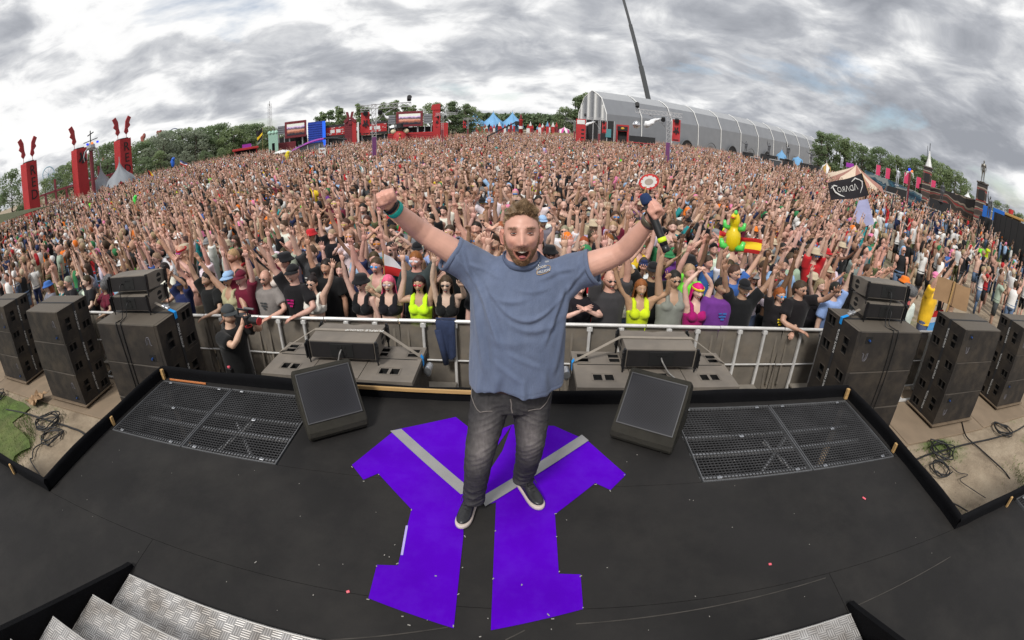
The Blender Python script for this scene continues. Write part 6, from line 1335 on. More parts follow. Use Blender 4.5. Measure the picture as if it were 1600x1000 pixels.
# ================================================================ the rest of the crowd: one mass
def lod_templates(mid):
    T = []
    rs = random.Random(2)
    for sex in 'mf':
        for pose in POSES:
            if 'rail' in pose or 'heart' in pose: continue
            V = []; F = []; Pid = []
            def take(b, pid, M=None):
                o = len(V); V.extend(b.v)
                for q in b.f:
                    for k in range(1, len(q) - 1): F.append((q[0] + o, q[k] + o, q[k + 1] + o))
                Pid.extend([pid]*len(b.v))
            _, _, J = figure(sex, *pose) if False else (None, None, None)
            sw = 0.182 if sex == 'm' else 0.152; k = 1.0 if sex == 'm' else 0.86
            nh = 10 if mid else 6; nvh = 7 if mid else 4
            b = MB(); b.ell((0, -0.012, HEADZ), (0.079, 0.10, 0.118), nh, nvh); take(b, 0)
            if mid: b = MB(); b.ell((0, -0.105, HEADZ - 0.02), (0.012, 0.02, 0.016), 5, 3); take(b, 0)
            b = MB(); b.ell((0, 0.006, HEADZ + 0.022), (0.087, 0.108, 0.112), nh, nvh)
            if sex == 'f' and pose[0] in ('wide', 'up', 'tall', 'down', 'fwd'): b.tube([(0, 0.04, HEADZ + 0.03), (0, 0.06, HEADZ - 0.12), (0, 0.05, HEADZ - 0.3)], [(0.09, 0.07), (0.105, 0.06), (0.10, 0.05)], 8 if mid else 5, ref=(1, 0, 0))
            # lift the fringe: hair sits behind the face
            b.v = [(v[0], v[1] + (0.024 if mid else 0.014), v[2] + (0.012 if v[1] < 0 else 0)) for v in b.v]; take(b, 1)
            if mid:
                b = MB(); b.box((0, -0.115, HEADZ + 0.010), (0.125, 0.012, 0.030)); take(b, 5)
                b = MB(); b.ell((0, -0.101, HEADZ - 0.066), (0.022, 0.012, 0.012), 6, 4); take(b, 6)
            rg = [r for r in torso_rings(sex) if r[0] <= 1.48]; rg = rg if mid else [rg[0], rg[2], rg[5], rg[6], rg[8]]
            b = MB(); b.tube([(0, 0, z) for z, _, _ in rg], [(a + 0.014, c + 0.014) for _, a, c in rg], 9 if mid else 6, ref=(1, 0, 0)); take(b, 2)
            b = MB(); b.tube([(0, 0, 1.44), (0, -0.005, 1.58)], 0.058*k, 6 if mid else 4); take(b, 0)
            for s, ps in ((-1, pose[0]), (1, pose[1])):
                tg, hn, pn, cu = ARM_POSE[ps]; sh = np.array((s*sw, 0, 1.42 + (0.03 if tg[2] > 1.6 else 0))); el, wr = ik(sh, (s*tg[0], tg[1], tg[2]), 0.295, 0.255, (s*hn[0], hn[1], hn[2])); n = 6 if mid else 4
                b = MB(); b.tube([sh, el, wr], [0.052*k, 0.038*k, 0.025*k], n); take(b, 3)
                if mid: b = MB(); b.tube([(s*0.10, 0, 1.38), sh, sh*.42 + el*.58], [0.075, 0.076, 0.072], 7); take(b, 7)
                d = (wr - el)/np.linalg.norm(wr - el)
                if mid:
                    b = MB(); t_ = np.cross(d, (0, -1, 0.1)); t_ /= np.linalg.norm(t_); b.tube([wr, wr + d*0.05, wr + d*0.10], [(0.022, 0.03), (0.018, 0.042), (0.013, 0.036)], 6, ref=(0, -1, 0))
                    if cu != 1.15:
                        for q in range(4): a = 0.26*(1.5 - q)/1.5; b.tube([wr + d*0.09 + t_*0.02*(1.5 - q), wr + d*(0.09 + 0.075*cos(a)) + t_*(0.02*(1.5 - q) + 0.075*sin(a))], [0.0095, 0.007], 3)
                        b.tube([wr + d*0.04 + t_*0.03, wr + d*0.075 + t_*0.075], [0.012, 0.008], 3)
                    take(b, 0)
                else: b = MB(); b.tube([wr - d*0.01, wr + d*0.09, wr + d*0.17], [0.026, 0.034, 0.014], 4); take(b, 0)
            if mid:
                b = MB(); b.tube([(0, 0, 1.0), (0, 0, 0.84)], [(.178, .13), (.17, .13)], 9, ref=(1, 0, 0))
                for s in (-1, 1): b.tube([(s*0.088, 0, 0.9), (s*0.1, 0, 0.5)], [0.10, 0.085], 6)
                take(b, 4); b = MB()
                for s in (-1, 1): b.tube([(s*0.1, 0, 0.52), (s*0.105, 0, 0.02)], [0.058, 0.045], 5)
                take(b, 8)
            else:
                b = MB(); b.tube([(0, 0, 0.98), (0, 0, 0.0)], [(.17, .12), (.15, .09)], 5, ref=(1, 0, 0)); take(b, 4)
            T.append((sex, np.array(V), np.array(F, int), np.array(Pid), pose))
    return T
def mass(points, templates, name, label):
    n = len(points); Vs = []; Fs = []; Cs = []; o = 0; rs = np.random.default_rng(5)
    males = [t for t in templates if t[0] == 'm']; fem = [t for t in templates if t[0] == 'f']
    tn = list(COLS); 
    for (x, y) in points:
        az_ = math.degrees(atan2(x, y)); L_ = rnd_look(calm=0.85 if (az_ > 40 or az_ < -50) else 0.22 if math.hypot(x, y) < 30 else (0.5 if math.hypot(x, y) < 60 else 0.72)); tl_ = males if L_['sex'] == 'm' else fem; ok_ = [q for q in tl_ if q[4] == L_['pose']]; sex, V, F, Pid, _ = random.choice(ok_ or tl_); h = L_['h']; a = random.gauss(0, 0.28) + 0.6*atan2(x, y); far = math.hypot(x, y)
        if y < 2*abs(x)*0.55 and random.random() < 0.35: a += random.uniform(-1.5, 1.5)
        if far > 22 and random.random() < .55: L_['tcol'] = random.choice(['black', 'black', 'white', 'white', 'white', 'navy', 'dark grey', 'light blue', 'red']); L_['top'] = 'tee'
        ca, sa = cos(a), sin(a); P = V*h*np.array((L_['w'], L_['w'], 1)); P = np.stack([P[:, 0]*ca - P[:, 1]*sa + x, P[:, 0]*sa + P[:, 1]*ca + y, P[:, 2]], 1)
        sk = np.array(SKINS[L_['skin']])*random.uniform(.66, 1.05); hc_ = COLS[L_['hatcol']] if L_.get('hat') else (HAIRC[L_['hcol']] if L_['hair'] else sk*0.95); tp = sk if L_['top'] == 'none' else np.array(COLS[L_['tcol']])*random.uniform(.85, 1.1); tp = tp if L_['top'] != 'crop' or random.random() < .75 else sk
        pal = np.array([sk, hc_, tp, sk, COLS[L_['lcol']], L_['gcol'] if L_.get('glasses') else sk*0.8, sk*0.28, tp if L_['top'] == 'tee' else sk, sk if L_['legs'] == 'shorts' else COLS[L_['lcol']]], float)
        Vs.append(P); Fs.append(F + o); Cs.append(pal[Pid]); o += len(P)
    V = np.concatenate(Vs); F = np.concatenate(Fs); C = np.concatenate(Cs); me = bpy.data.meshes.new(name)
    me.vertices.add(len(V)); me.vertices.foreach_set('co', V.astype(np.float32).ravel()); me.loops.add(F.size); me.loops.foreach_set('vertex_index', F.astype(np.int32).ravel())
    me.polygons.add(len(F)); me.polygons.foreach_set('loop_start', np.arange(0, F.size, 3, dtype=np.int32)); me.polygons.foreach_set('use_smooth', np.ones(len(F), bool)); me.update(calc_edges=True)
    a = me.color_attributes.new('Col', 'FLOAT_COLOR', 'POINT'); a.data.foreach_set('color', np.concatenate([C, np.ones((len(C), 1))], 1).astype(np.float32).ravel()); me.materials.append(mat('crowd_people', src='attr', rough=0.75, var=0.10, scale=4, spec=0.3))
    return tag(link(name, me), label, 'crowd', kind='stuff')
def pts_ring(r0, r1, n_target, spacing):
    dmax = max(density(0.1, r0 + 0.1), 0.3)
    out_ = []; cell = {}; k = 0
    while len(out_) < n_target and k < n_target*12:
        k += 1; r = sqrt(random.uniform(r0*r0, r1*r1)); a = radians(random.uniform(-66, 63)); x, y = r*sin(a), r*cos(a)
        if y < YB + 0.5 or random.random() > density(x, y)/dmax or any((x - hx)**2 + (y - hy)**2 < hr*hr for hx, hy, hr in HOLES): continue
        c = (int(x/spacing), int(y/spacing)); ok = True
        for i in (-1, 0, 1):
            for j in (-1, 0, 1):
                for (u, v) in cell.get((c[0] + i, c[1] + j), ()):
                    if (u - x)**2 + (v - y)**2 < spacing*spacing: ok = False
        if ok: cell.setdefault(c, []).append((x, y)); out_.append((x, y))
    return out_
HOLES += [(38*sin(radians(-17.7)), 38*cos(radians(-17.7)), 0.5), (40*sin(radians(16.5)), 40*cos(radians(16.5)), 0.5)]
TM = lod_templates(True); TF = lod_templates(False)
mid_pts = rest + pts_ring(16.2, 24, 620, 0.48) + pts_ring(24, 36, 1050, 0.52)
mass(mid_pts, TM, 'crowd_middle', 'dense cheering crowd in the middle of the field behind the nearest rows')
mass(pts_ring(36, 64, 2800, 0.6) + pts_ring(64, 118, 4200, 0.75) + [(x, y) for x, y in pts_ring(118, 170, 2600, 0.9) if abs(x) < 22], TF, 'crowd_distant', 'distant crowd filling the back of the field as a fine mass')

# ================================================================ trees
def leaf_mat(name, col):
    m = mat(name, col, 0.7, var=0.5, scale=0.35, spec=0.2); n = m.node_tree.nodes; l = m.node_tree.links; b = n['Principled BSDF']; t = n.new('ShaderNodeBsdfTranslucent'); mx_ = n.new('ShaderNodeMixShader'); mx_.inputs[0].default_value = 0.5
    l.new(b.inputs['Base Color'].links[0].from_socket, t.inputs[0]); l.new(b.outputs[0], mx_.inputs[1]); l.new(t.outputs[0], mx_.inputs[2]); l.new(mx_.outputs[0], n['Material Output'].inputs[0]); return m
LEAF = leaf_mat('leaves', (0.24, 0.305, 0.155)); LEAF2 = leaf_mat('dark_leaves', (0.20, 0.265, 0.145)); LEAF3 = leaf_mat('silver_leaves', (0.28, 0.32, 0.235)); BARK = mat('bark', (0.07, 0.055, 0.042), 0.9, var=0.3)
def tree_mesh(seed, kind, lm):
    """unit tree 10 m high; crown of leaf quads gathered in clumps"""
    rs = np.random.default_rng(seed); tr = MB(); H_ = 10.0
    P = [(0.0, 0.0, 0.0)]
    for k in range(1, 7): P.append((P[-1][0] + rs.normal(0, .12), P[-1][1] + rs.normal(0, .12), H_*0.85*k/6))
    tr.tube(P, [0.22*(1 - 0.14*k) for k in range(7)], 7); clumps = []
    n = {'broad': 42, 'tall': 30, 'bushy': 34}[kind]
    for i in range(n):
        u = rs.uniform(0.0, 1.0); a = rs.uniform(0, 6.28)
        if kind == 'broad': z = 1.4 + 8.2*u; rad = 3.3*sqrt(max(0.05, 1 - (2*u - 0.85)**2*0.75))*rs.uniform(0.4, 1.0); s = rs.uniform(0.7, 1.35)
        elif kind == 'tall': z = 2.8 + 7.2*u; rad = 1.5*(1.15 - u*0.9)*rs.uniform(0.3, 1.1); s = rs.uniform(0.4, 0.85)
        else: z = 0.8 + 8.8*u; rad = 3.6*sqrt(max(0.03, 1 - u**2))*rs.uniform(0.45, 1.0); s = rs.uniform(0.8, 1.4)
        c = np.array((rad*cos(a), rad*sin(a), z)); clumps.append((c, s))
        if i % 3 == 0: b0 = np.array(P[min(6, 1 + int(z/10*6))]); b0[2] = min(b0[2], z*0.8); tr.tube([b0, (b0 + c)/2 + (0, 0, -.1), c], [0.09, 0.06, 0.03], 5)
    V = []; per = 75 if kind != 'tall' else 62
    for c, s in clumps:
        d = rs.normal(size=(per, 3)); d /= np.linalg.norm(d, axis=1)[:, None]; p = c + d*(s*rs.uniform(0.45, 1.08, per)**0.6)[:, None]*np.array((1, 1, 0.8))
        nn = d + rs.normal(0, .6, (per, 3)); nn /= np.linalg.norm(nn, axis=1)[:, None]; u = np.cross(nn, rs.normal(size=(per, 3))); u /= np.linalg.norm(u, axis=1)[:, None]; v = np.cross(nn, u); sz = rs.uniform(0.12, 0.27, per)[:, None]
        V.append(np.stack([p - u*sz, p - v*sz*0.6, p + u*sz, p + v*sz*0.6], 1).reshape(-1, 3))
    V = np.concatenate(V); F = [(4*i, 4*i + 1, 4*i + 2, 4*i + 3) for i in range(len(V)//4)]
    return tr.mesh('trunk', BARK), MB().add(V, F).mesh('crown', lm)
TREES = {'broad': [tree_mesh(1, 'broad', LEAF), tree_mesh(2, 'broad', LEAF2)], 'tall': [tree_mesh(4, 'tall', LEAF2), tree_mesh(5, 'tall', LEAF)], 'bushy': [tree_mesh(7, 'bushy', LEAF), tree_mesh(8, 'bushy', LEAF3), tree_mesh(9, 'bushy', LEAF2)]}
def tree(px_, py_, r, kind, label, group, var=0, wide=1.0):
    p = at_r(px_, py_, r); h = max(3.0, p[2]*1.08); t = thing('tree', label, 'tree', (p[0], p[1], 0), random.uniform(0, 6), group); s = h/10.0; t.scale = (s*wide, s*wide, s)
    a, b = TREES[kind][var % len(TREES[kind])]; link('trunk', a, t); c = link('crown', b, t); tag(c, kind='stuff'); return t
tree(16, 273, 95, 'broad', 'large round dark green tree beside the first red word tower', 'trees', 1, 1.1)
LT = [(70, 284, 'bushy', 0), (85, 272, 'bushy', 2), (100, 262, 'broad', 1), (112, 258, 'bushy', 0), (152, 236, 'broad', 0), (168, 229, 'broad', 1), (176, 232, 'bushy', 1), (212, 224, 'bushy', 2), (222, 226, 'broad', 1), (236, 221, 'bushy', 0), (248, 213, 'bushy', 1), (258, 210, 'bushy', 1), (270, 208, 'broad', 1), (282, 206, 'bushy', 1), (294, 205, 'broad', 0), (306, 207, 'bushy', 1), (318, 203, 'broad', 1), (330, 201, 'broad', 0), (342, 198, 'broad', 1), (352, 203, 'bushy', 2), (364, 202, 'broad', 0), (376, 199, 'broad', 1), (388, 200, 'bushy', 0), (398, 197, 'broad', 1), (408, 203, 'bushy', 0), (418, 202, 'broad', 0), (428, 205, 'bushy', 2), (440, 204, 'bushy', 0)]
for k, (x, y, kd, v) in enumerate(LT): tree(x, y, 128 + 22*((k*7) % 5)/5, kd, {('bushy', 0): 'full green round tree', ('bushy', 1): 'silvery green round tree', ('bushy', 2): 'dark green round tree', ('broad', 0): 'broad green tree', ('broad', 1): 'broad darker green tree'}[(kd, v)] + ' of the wood behind the red towers', 'trees of the left wood', v, 1.6)
for k, (x, y) in enumerate(((250, 240), (290, 238), (225, 247), (345, 234), (268, 242), (320, 236))): tree(x, y, 112, 'bushy', 'low rounded bush tree in front of the left wood', 'low trees of the left wood', k, 1.5)
for k, (x, y) in enumerate(((497, 186), (505, 180), (516, 177), (530, 172), (538, 184), (562, 168), (572, 172), (598, 166), (606, 170), (616, 163), (632, 168), (645, 170))): tree(x, y, 128 + (k*5) % 9, 'tall', 'slender tree behind the red and blue stage set', 'trees behind the stage set', k, 1.35)
for k, (x, y) in enumerate(((672, 168), (684, 165), (698, 166), (707, 163), (717, 168), (728, 167), (736, 172))): tree(x, y, 125 + (k*3) % 7, 'tall' if k % 2 else 'bushy', ('slender fir like' if k % 2 else 'round bushy') + ' tree beside the blue peaked tents', 'trees by the blue tents', k*2, 1.3)
for k, (x, y) in enumerate(((903, 156), (914, 152), (922, 153), (884, 172), (893, 174), (876, 178))): tree(x, y, 170, 'tall' if k < 3 else 'bushy', ('tall slender' if k < 3 else 'low bushy') + ' tree at the end of the grey hangar tent', 'trees by the hangar tent', k, 1.4)
for k, (x, y) in enumerate(((1282, 211), (1295, 214), (1308, 216), (1322, 221), (1336, 227), (1350, 233), (1364, 237), (1378, 236), (1392, 247), (1404, 249), (1418, 254), (1430, 252), (1444, 249), (1456, 252), (1470, 260), (1482, 266), (1494, 272), (1503, 281))): tree(x, y, 118 + (k*5) % 11, 'broad' if k % 3 else 'tall', ('broad' if k % 3 else 'slender') + ' tree of the wood behind the striped tent and murals', 'trees of the right wood', k, 1.25)
for k, (x, y) in enumerate(((1560, 318), (1572, 322), (1584, 330), (1595, 337))): tree(x, y, 150, 'bushy', 'small distant tree behind the blue panels', 'small trees on the right edge', k, 1.5)
# far wood along the horizon: one mass
fw_ = MB(); rs = np.random.default_rng(8); Vv = []
for k in range(150):
    px_ = 735 + 165*k/150 + rs.uniform(-2, 2); p = at_r(px_, 190, 330 + rs.uniform(-10, 30)); top = 11.5 + rs.uniform(-1, 1.3); n = 60
    q = np.array((p[0], p[1], 0)) + np.stack([rs.normal(0, 2.6, n), rs.normal(0, 2.6, n), top*rs.uniform(0.05, 1, n)**0.7], 1); s = rs.uniform(.6, 1.2, n)[:, None]; u = rs.normal(size=(n, 3)); u /= np.linalg.norm(u, axis=1)[:, None]; v = np.cross(u, rs.normal(size=(n, 3))); v /= np.linalg.norm(v, axis=1)[:, None]
    Vv.append(np.stack([q - u*s, q - v*s, q + u*s, q + v*s], 1).reshape(-1, 3))
Vv = np.concatenate(Vv); fw_.add(Vv, [(4*i, 4*i + 1, 4*i + 2, 4*i + 3) for i in range(len(Vv)//4)]); tag(fw_.build('distant_wood', mat('hazy_leaves', (0.10, 0.145, 0.075), 0.8, var=0.35, scale=0.1)), 'pale green distant wood along the horizon behind the blue tents', 'wood', kind='stuff')

# ================================================================ festival structures
RED = mat('red_paint', (0.42, 0.022, 0.026), 0.6, var=0.12, scale=1.5, dirt=0.2, dirtcol=(0.25, 0.03, 0.03)); MAR = mat('maroon_paint', (0.17, 0.022, 0.032), 0.6, var=0.15, scale=1.5); BLKP = mat('black_paint', (0.014, 0.014, 0.016), 0.7, var=0.2, scale=2); STEEL = mat('truss_aluminium', (0.46, 0.46, 0.47), 0.45, 0.5, var=0.1); WHITE = mat('white_pvc', (0.72, 0.72, 0.71), 0.6, var=0.06); GREY = mat('grey_pvc', (0.235, 0.245, 0.265), 0.6, var=0.07, scale=0.5); LBLUE = mat('pale_blue_canvas', (0.16, 0.36, 0.60), 0.7, var=0.12, scale=0.4); SAND = mat('hessian', (0.31, 0.235, 0.14), 0.9, var=0.15, scale=0.6); PURP = mat('purple_gloss', (0.30, 0.03, 0.36), 0.4, var=0.1); PINKF = mat('pink_fabric', (0.62, 0.05, 0.14), 0.8, var=0.1)
def azrot(px_, py_=250): d = ray(px_, py_); return -atan2(d[0], d[1])
def site(name, label, cat, px0, px1, ytop, ybot, r, group=None, r1=None):
    """thing whose front spans two photo columns at ground distance r (and r1 for the far end); returns empty, width, z0, z1"""
    ym = ytop if ybot is None else (ytop + ybot)/2; a = at_r(px0, ym, r); b = at_r(px1, ym, r1 or r); z1 = at_r((px0 + px1)/2, ytop, (r + (r1 or r))/2)[2]; z0 = max(0.0, at_r((px0 + px1)/2, ybot, (r + (r1 or r))/2)[2]) if ybot is not None else 0
    c = (a + b)/2; d = b - a; t = thing(name, label, cat, (c[0], c[1], 0), atan2(d[1], d[0]), group); return t, math.hypot(d[0], d[1]), z0, z1
def emblem(b, s, T, mi=0):
    """angular three-limbed emblem in the local XZ plane, height about s"""
    for poly in ([(-.12, .5), (-.32, .5), (-.22, .05), (-.5, -.22), (-.36, -.40), (0, -.08), (0, .02)], [(.12, .5), (.32, .5), (.22, .05), (.5, -.22), (.36, -.40), (0, -.08), (0, .02)], [(-.10, -.22), (.10, -.22), (.16, -.5), (-.16, -.5)]):
        s_ = sum(poly[i][0]*poly[(i + 1) % len(poly)][1] - poly[(i + 1) % len(poly)][0]*poly[i][1] for i in range(len(poly)))
        b.prism([(x*s, z*s) for x, z in (poly if s_ > 0 else poly[::-1])], 0, 0.03, mi, R=np.array([[1.0, 0, 0], [0, 0, -1], [0, 1, 0]]), T=T)
    return b
# red word towers
def ornament(par, x, z, lean, s=1.0, nm='ornament'):
    pts = [(0, 0), (.25, .35), (.18, .8), (.5, 1.2), (.36, 1.6), (.62, 2.3), (.25, 2.6), (-.05, 1.9), (-.12, 1.0), (-.25, .4)]
    pts = [(lean*x_*s, z_*s) for x_, z_ in pts]; s_ = sum(pts[i][0]*pts[(i + 1) % 10][1] - pts[(i + 1) % 10][0]*pts[i][1] for i in range(10)); b = MB(); b.prism(pts if s_ > 0 else pts[::-1], -0.12, 0.12, R=np.array([[1.0, 0, 0], [0, 0, -1], [0, 1, 0]]), T=(x, 0, z)); b.tube([(x, 0, z - 0.6), (x, 0, z + 0.3)], 0.05, 5); return b.build(nm, mat('red_cutout', (0.36, 0.03, 0.035), 0.6, var=0.2), par)
def red_tower(px0, px1, ytop, r, word, orn, label):
    t, w, z0, z1 = site('word_tower', label, 'tower', px0, px1, ytop, None, r, 'red brick patterned towers'); t.rotation_euler[2] += radians(32); w *= 0.92; d = w*0.9
    MB().box((0, 0, z1/2), (w, d, z1)).build('shaft', RED, t)
    for k in range(1, int(z1/0.28)):        # brick courses
        MB().box((0, 0, k*0.28), (w + 0.035, d + 0.035, 0.10)).build('brick_course', RED, t)
    if word:
        for k, c in enumerate(word): lettering('letter', c, 2.0, BLKP, t, frame4((0.15, -d/2 - 0.05, z1 - 1.35 - 1.75*k), (1, 0, 0), (0, 0, 1)), extrude=0.02)
    else: emblem(MB(), 1.7, (0.1, -d/2 - 0.06, z1 - 1.5)).build('emblem', BLKP, t)
    MB().box((0, 0, z1 + 0.08), (w*0.7, d*0.7, 0.16)).build('cap', BLKP, t)
    for x, ln in orn: ornament(t, x, z1 + 0.7, ln*1.5, 1.15)
    return t
red_tower(34, 55, 254, 78, 'RED', [(-1.0, -1), (0.9, 1)], 'red tower spelling RED beside the round dark tree')
red_tower(113, 133, 233, 80, '', [(-0.9, -1)], 'red tower with a black emblem beside the robot mast')
red_tower(180, 202, 218, 82, 'RED', [(-0.9, -1), (0.9, 1)], 'red tower spelling RED behind the grey star tents')
# robot mast
t, w, z0, z1 = site('robot_mast', 'maroon mast carrying a silver robot head with blue lamps', 'mast', 138, 146, 232, None, 76); MB().tube([(0, 0, 0), (0, 0, z1)], 0.32, 10).build('pole', MAR, t)
b = MB(); b.lathe([(0.0001, 0), (.5, .1), (.75, .5), (.7, .9), (.3, 1.2), (.0001, 1.3)], 12, T=(0, 0, z1 - 0.4)); b.build('head', mat('robot_silver', (0.42, 0.42, 0.43), 0.4, 0.6, var=0.2), t)
for s in (-1, 1):
    b = MB(); b.tube([(s*.3, 0, z1 + .2), (s*1.0, -.1, z1 - .3), (s*1.3, -.2, z1 - 1.1), (s*1.15, -.25, z1 - 1.7)], [.16, .13, .09, .04], 6); b.build('arm', MATS['robot_silver'], t); b = MB(); b.tube([(s*.2, -.2, z1 + .2), (s*.6, -.35, z1 - .6), (s*.7, -.4, z1 - 1.5)], [.1, .09, .04], 5); b.build('claw', MATS['robot_silver'], t)
b = MB(); b.bar((-1.2, 0, z1 + 1.0), (1.2, 0, z1 + 1.3), .12); b.bar((-.5, 0, z1 + 1.9), (.55, 0, z1 + 2.3), .16); b.tube([(0, 0, z1 + .9), (0, 0, z1 + 2.6)], .09, 6); b.build('lamp_frame', BLKP, t)
for x, c, nm in ((-.55, (0.02, 0.05, 0.9), 'blue_lamp'), (1.15, (0.02, 0.05, 0.9), 'blue_lamp'), (.25, (0.85, 0.2, 0.03), 'orange_lamp')): MB().cbox((x, -.5, z1 + .7), (.4, .2, .3), .05).build(nm, mat('lit_' + nm, c, 0.4, emit=0.8, var=0), t)
# maroon bridge between the towers, with posts
t, w, z0, z1 = site('footbridge', 'long maroon beam bridge linking the red towers', 'bridge', 60, 182, 272, None, 92, r1=88); z1 = 3.4
b = MB(); b.box((0, 0, z1), (w, .4, .35)); b.build('beam', MAR, t)
for k in range(7):
    x = -w/2 + w*(k + .5)/7; MB().box((x, 0, (z1 + (2.0 if k % 2 else 0))/2), (.4, .4, z1 + (2.0 if k % 2 else 0))).build('post', MAR, t)
    b = MB(); b.tube([(x - 1.4, .05, z1 - 1.3), (x - .4, .05, z1 - .3), (x + .4, .05, z1 - .3), (x + 1.4, .05, z1 - 1.3)], .07, 5); b.build('brace_arch', mat('pale_timber', (0.4, 0.28, 0.18), 0.7), t)
# star tents
def peak_tent(px_, py_, r, label, m, wpx, group=None, nsides=6, zmin=2.2, stripes=None, name='peaked_tent', sag=2.2):
    p = at_r(px_, py_, r); h = p[2]; a = at_r(px_ - wpx, py_, r); b2 = at_r(px_ + wpx, py_, r); R_ = math.hypot(*(a - b2)[:2])/2; t = thing(name, label, 'tent', (p[0], p[1], 0), azrot(px_), group); n = nsides*4; prof = [(1 - u, u) for u in np.linspace(0, 1, 9)]
    rows_ = []
    for u in np.linspace(0, 1, 9):
        ring_ = []
        for j in range(n):
            sc_ = 0.80 + 0.20*abs(cos(pi*j/4)); k = (1 - u)**sag*0.96 + 0.04*(1 - u); a_ = 2*pi*j/n; z = zmin*(0.55 + 0.45*(1 - abs(cos(pi*j/4)))) + (h - zmin)*u if u < 0.01 else zmin + (h - zmin)*u
            ring_.append((R_*k*sc_*cos(a_), R_*k*sc_*sin(a_), z))
        rows_.append(ring_)
    sets = [m] if not stripes else [m, stripes]
    for q, mm in enumerate(sets):
        b = MB(); V = [v for rw in rows_ for v in rw]; F = [(i*n + j, i*n + (j + 1) % n, (i + 1)*n + (j + 1) % n, (i + 1)*n + j) for i in range(8) for j in range(n) if not stripes or (j//2) % 2 == q]; b.add(V, F); b.build('canopy' if q == 0 else 'canopy_stripes', mm, t, smooth=True)
    for j in range(nsides): a_ = 2*pi*j/nsides; MB().tube([(R_*.96*cos(a_), R_*.96*sin(a_), 0), (R_*.96*cos(a_), R_*.96*sin(a_), zmin*.6)], .05, 5).build('edge_pole', STEEL, t)
    MB().tube([(0, 0, 0), (0, 0, h + .2)], .07, 6).build('centre_pole', STEEL, t); return t
TG = mat('tent_grey', (0.24, 0.26, 0.285), 0.6, var=0.08, scale=0.6)
peak_tent(157, 256, 82, 'smaller grey star tent in front of the third red tower', TG, 19, 'grey star tents'); peak_tent(186, 247, 76, 'larger grey star tent with a sharp peak', TG, 27, 'grey star tents')
# olive awning at the far left
t = thing('awning', 'olive green stretched awning at the edge of the crowd', 'awning', tuple(at_r(8, 345, 42)*np.array((1, 1, 0))), azrot(8)); MB().add([(-6, -2, 1.9), (0, -2.5, 2.7), (5.0, -1.5, 2.55), (5.2, 2, 2.4), (-1, 3, 3.3), (-6, 3, 2.6)], [(0, 1, 4, 5), (1, 2, 3, 4)]).build('canvas', mat('olive_canvas', (0.07, 0.075, 0.03), 0.9, var=0.15), t)
for x, y, z in ((4.8, -1.4, 2.5), (-2, -2.3, 2.4)): MB().tube([(x, y, 0), (x, y, z)], .05, 6).build('pole', STEEL, t)
t = thing('fence', 'hessian covered fence below the olive awning', 'fence', tuple(at_r(25, 345, 58)*np.array((1, 1, 0))), azrot(25)); MB().cbox((0, 0, .75), (10, .08, 1.5), .01).build('hessian', SAND, t)
for x in (-4.8, 0, 4.8): MB().box((x, .08, .8), (.1, .1, 1.6)).build('post', WOOD, t)
# ferris wheel and coaster
t, w, z0, z1 = site('ferris_wheel', 'pale blue ferris wheel far behind the red towers', 'ferris wheel', 66, 84, 262, None, 190, None); p = at_r(75, 272, 190); R_ = w/2; zc = p[2]; m = mat('pale_blue_steel', (0.3, 0.45, 0.55), 0.5)
b = MB(); b.tube([(R_*cos(a), 0, zc + R_*sin(a)) for a in np.linspace(0, 2*pi, 33)], .22, 5); b.build('rim', m, t)
for k in range(8): MB().bar((0, 0, zc), (R_*cos(k*pi/4), 0, zc + R_*sin(k*pi/4)), .12).build('spoke', m, t)
for s in (-1, 1): MB().bar((0, 0, zc), (s*2, 0, 0), .3).build('leg', m, t)
ROCK = mat('red_rockwork', (0.26, 0.075, 0.06), 0.8, var=0.4, scale=0.5)
for k, (px_, py_, r, wd) in enumerate(((225, 207, 165, 13), (250, 200, 165, 14), (203, 216, 165, 6), (160, 228, 165, 7))):
    p = at_r(px_, py_, r); ww = wd*r/820; b = MB(); rr_ = random.Random(k)
    for q in range(9): b.ell((rr_.uniform(-.45, .45)*ww, rr_.uniform(-.3, .3)*ww, p[2]*rr_.uniform(.62, .93)), (ww*rr_.uniform(.18, .3), ww*.25, ww*rr_.uniform(.22, .4)), 7, 5)
    b.tube([(0, 0, 0), (0, 0, p[2]*.8)], [ww*.5, ww*.3], 8)
    t = thing('rock_turret', ['red rockwork turret beside the third red tower', 'tall red rockwork turret next to the coaster loop', 'small red rock tip over the wood', 'small red rock tip behind the robot mast'][k], 'rock turret', (p[0], p[1], 0)); me = b.mesh('rock', ROCK); link('rock', eval_mesh(me, [('REMESH', {'mode': 'VOXEL', 'voxel_size': .35})]), t)
t = thing('roller_coaster', 'blue roller coaster loop rising over the wood', 'roller coaster', tuple(at_r(272, 210, 175)*np.array((1, 1, 0))), azrot(272)); p = at_r(272, 201, 175); R_ = 2.4
for dy in (-.4, .4): MB().tube([(R_*cos(a), dy, p[2] - R_ + R_*sin(a)) for a in np.linspace(-.2, pi + .2, 17)], .14, 5).build('rail', mat('coaster_blue', (0.05, 0.09, 0.2), 0.5), t)
for s in (-1, 1): MB().bar((s*R_, 0, 0), (s*R_, 0, p[2] - R_), .3).build('support', MATS['coaster_blue'], t)
for k in range(9): a = -.2 + (pi + .4)*k/8; MB().bar((R_*cos(a), -.4, p[2] - R_ + R_*sin(a)), (R_*cos(a), .4, p[2] - R_ + R_*sin(a)), .12).build('crosstie', MATS['coaster_blue'], t)
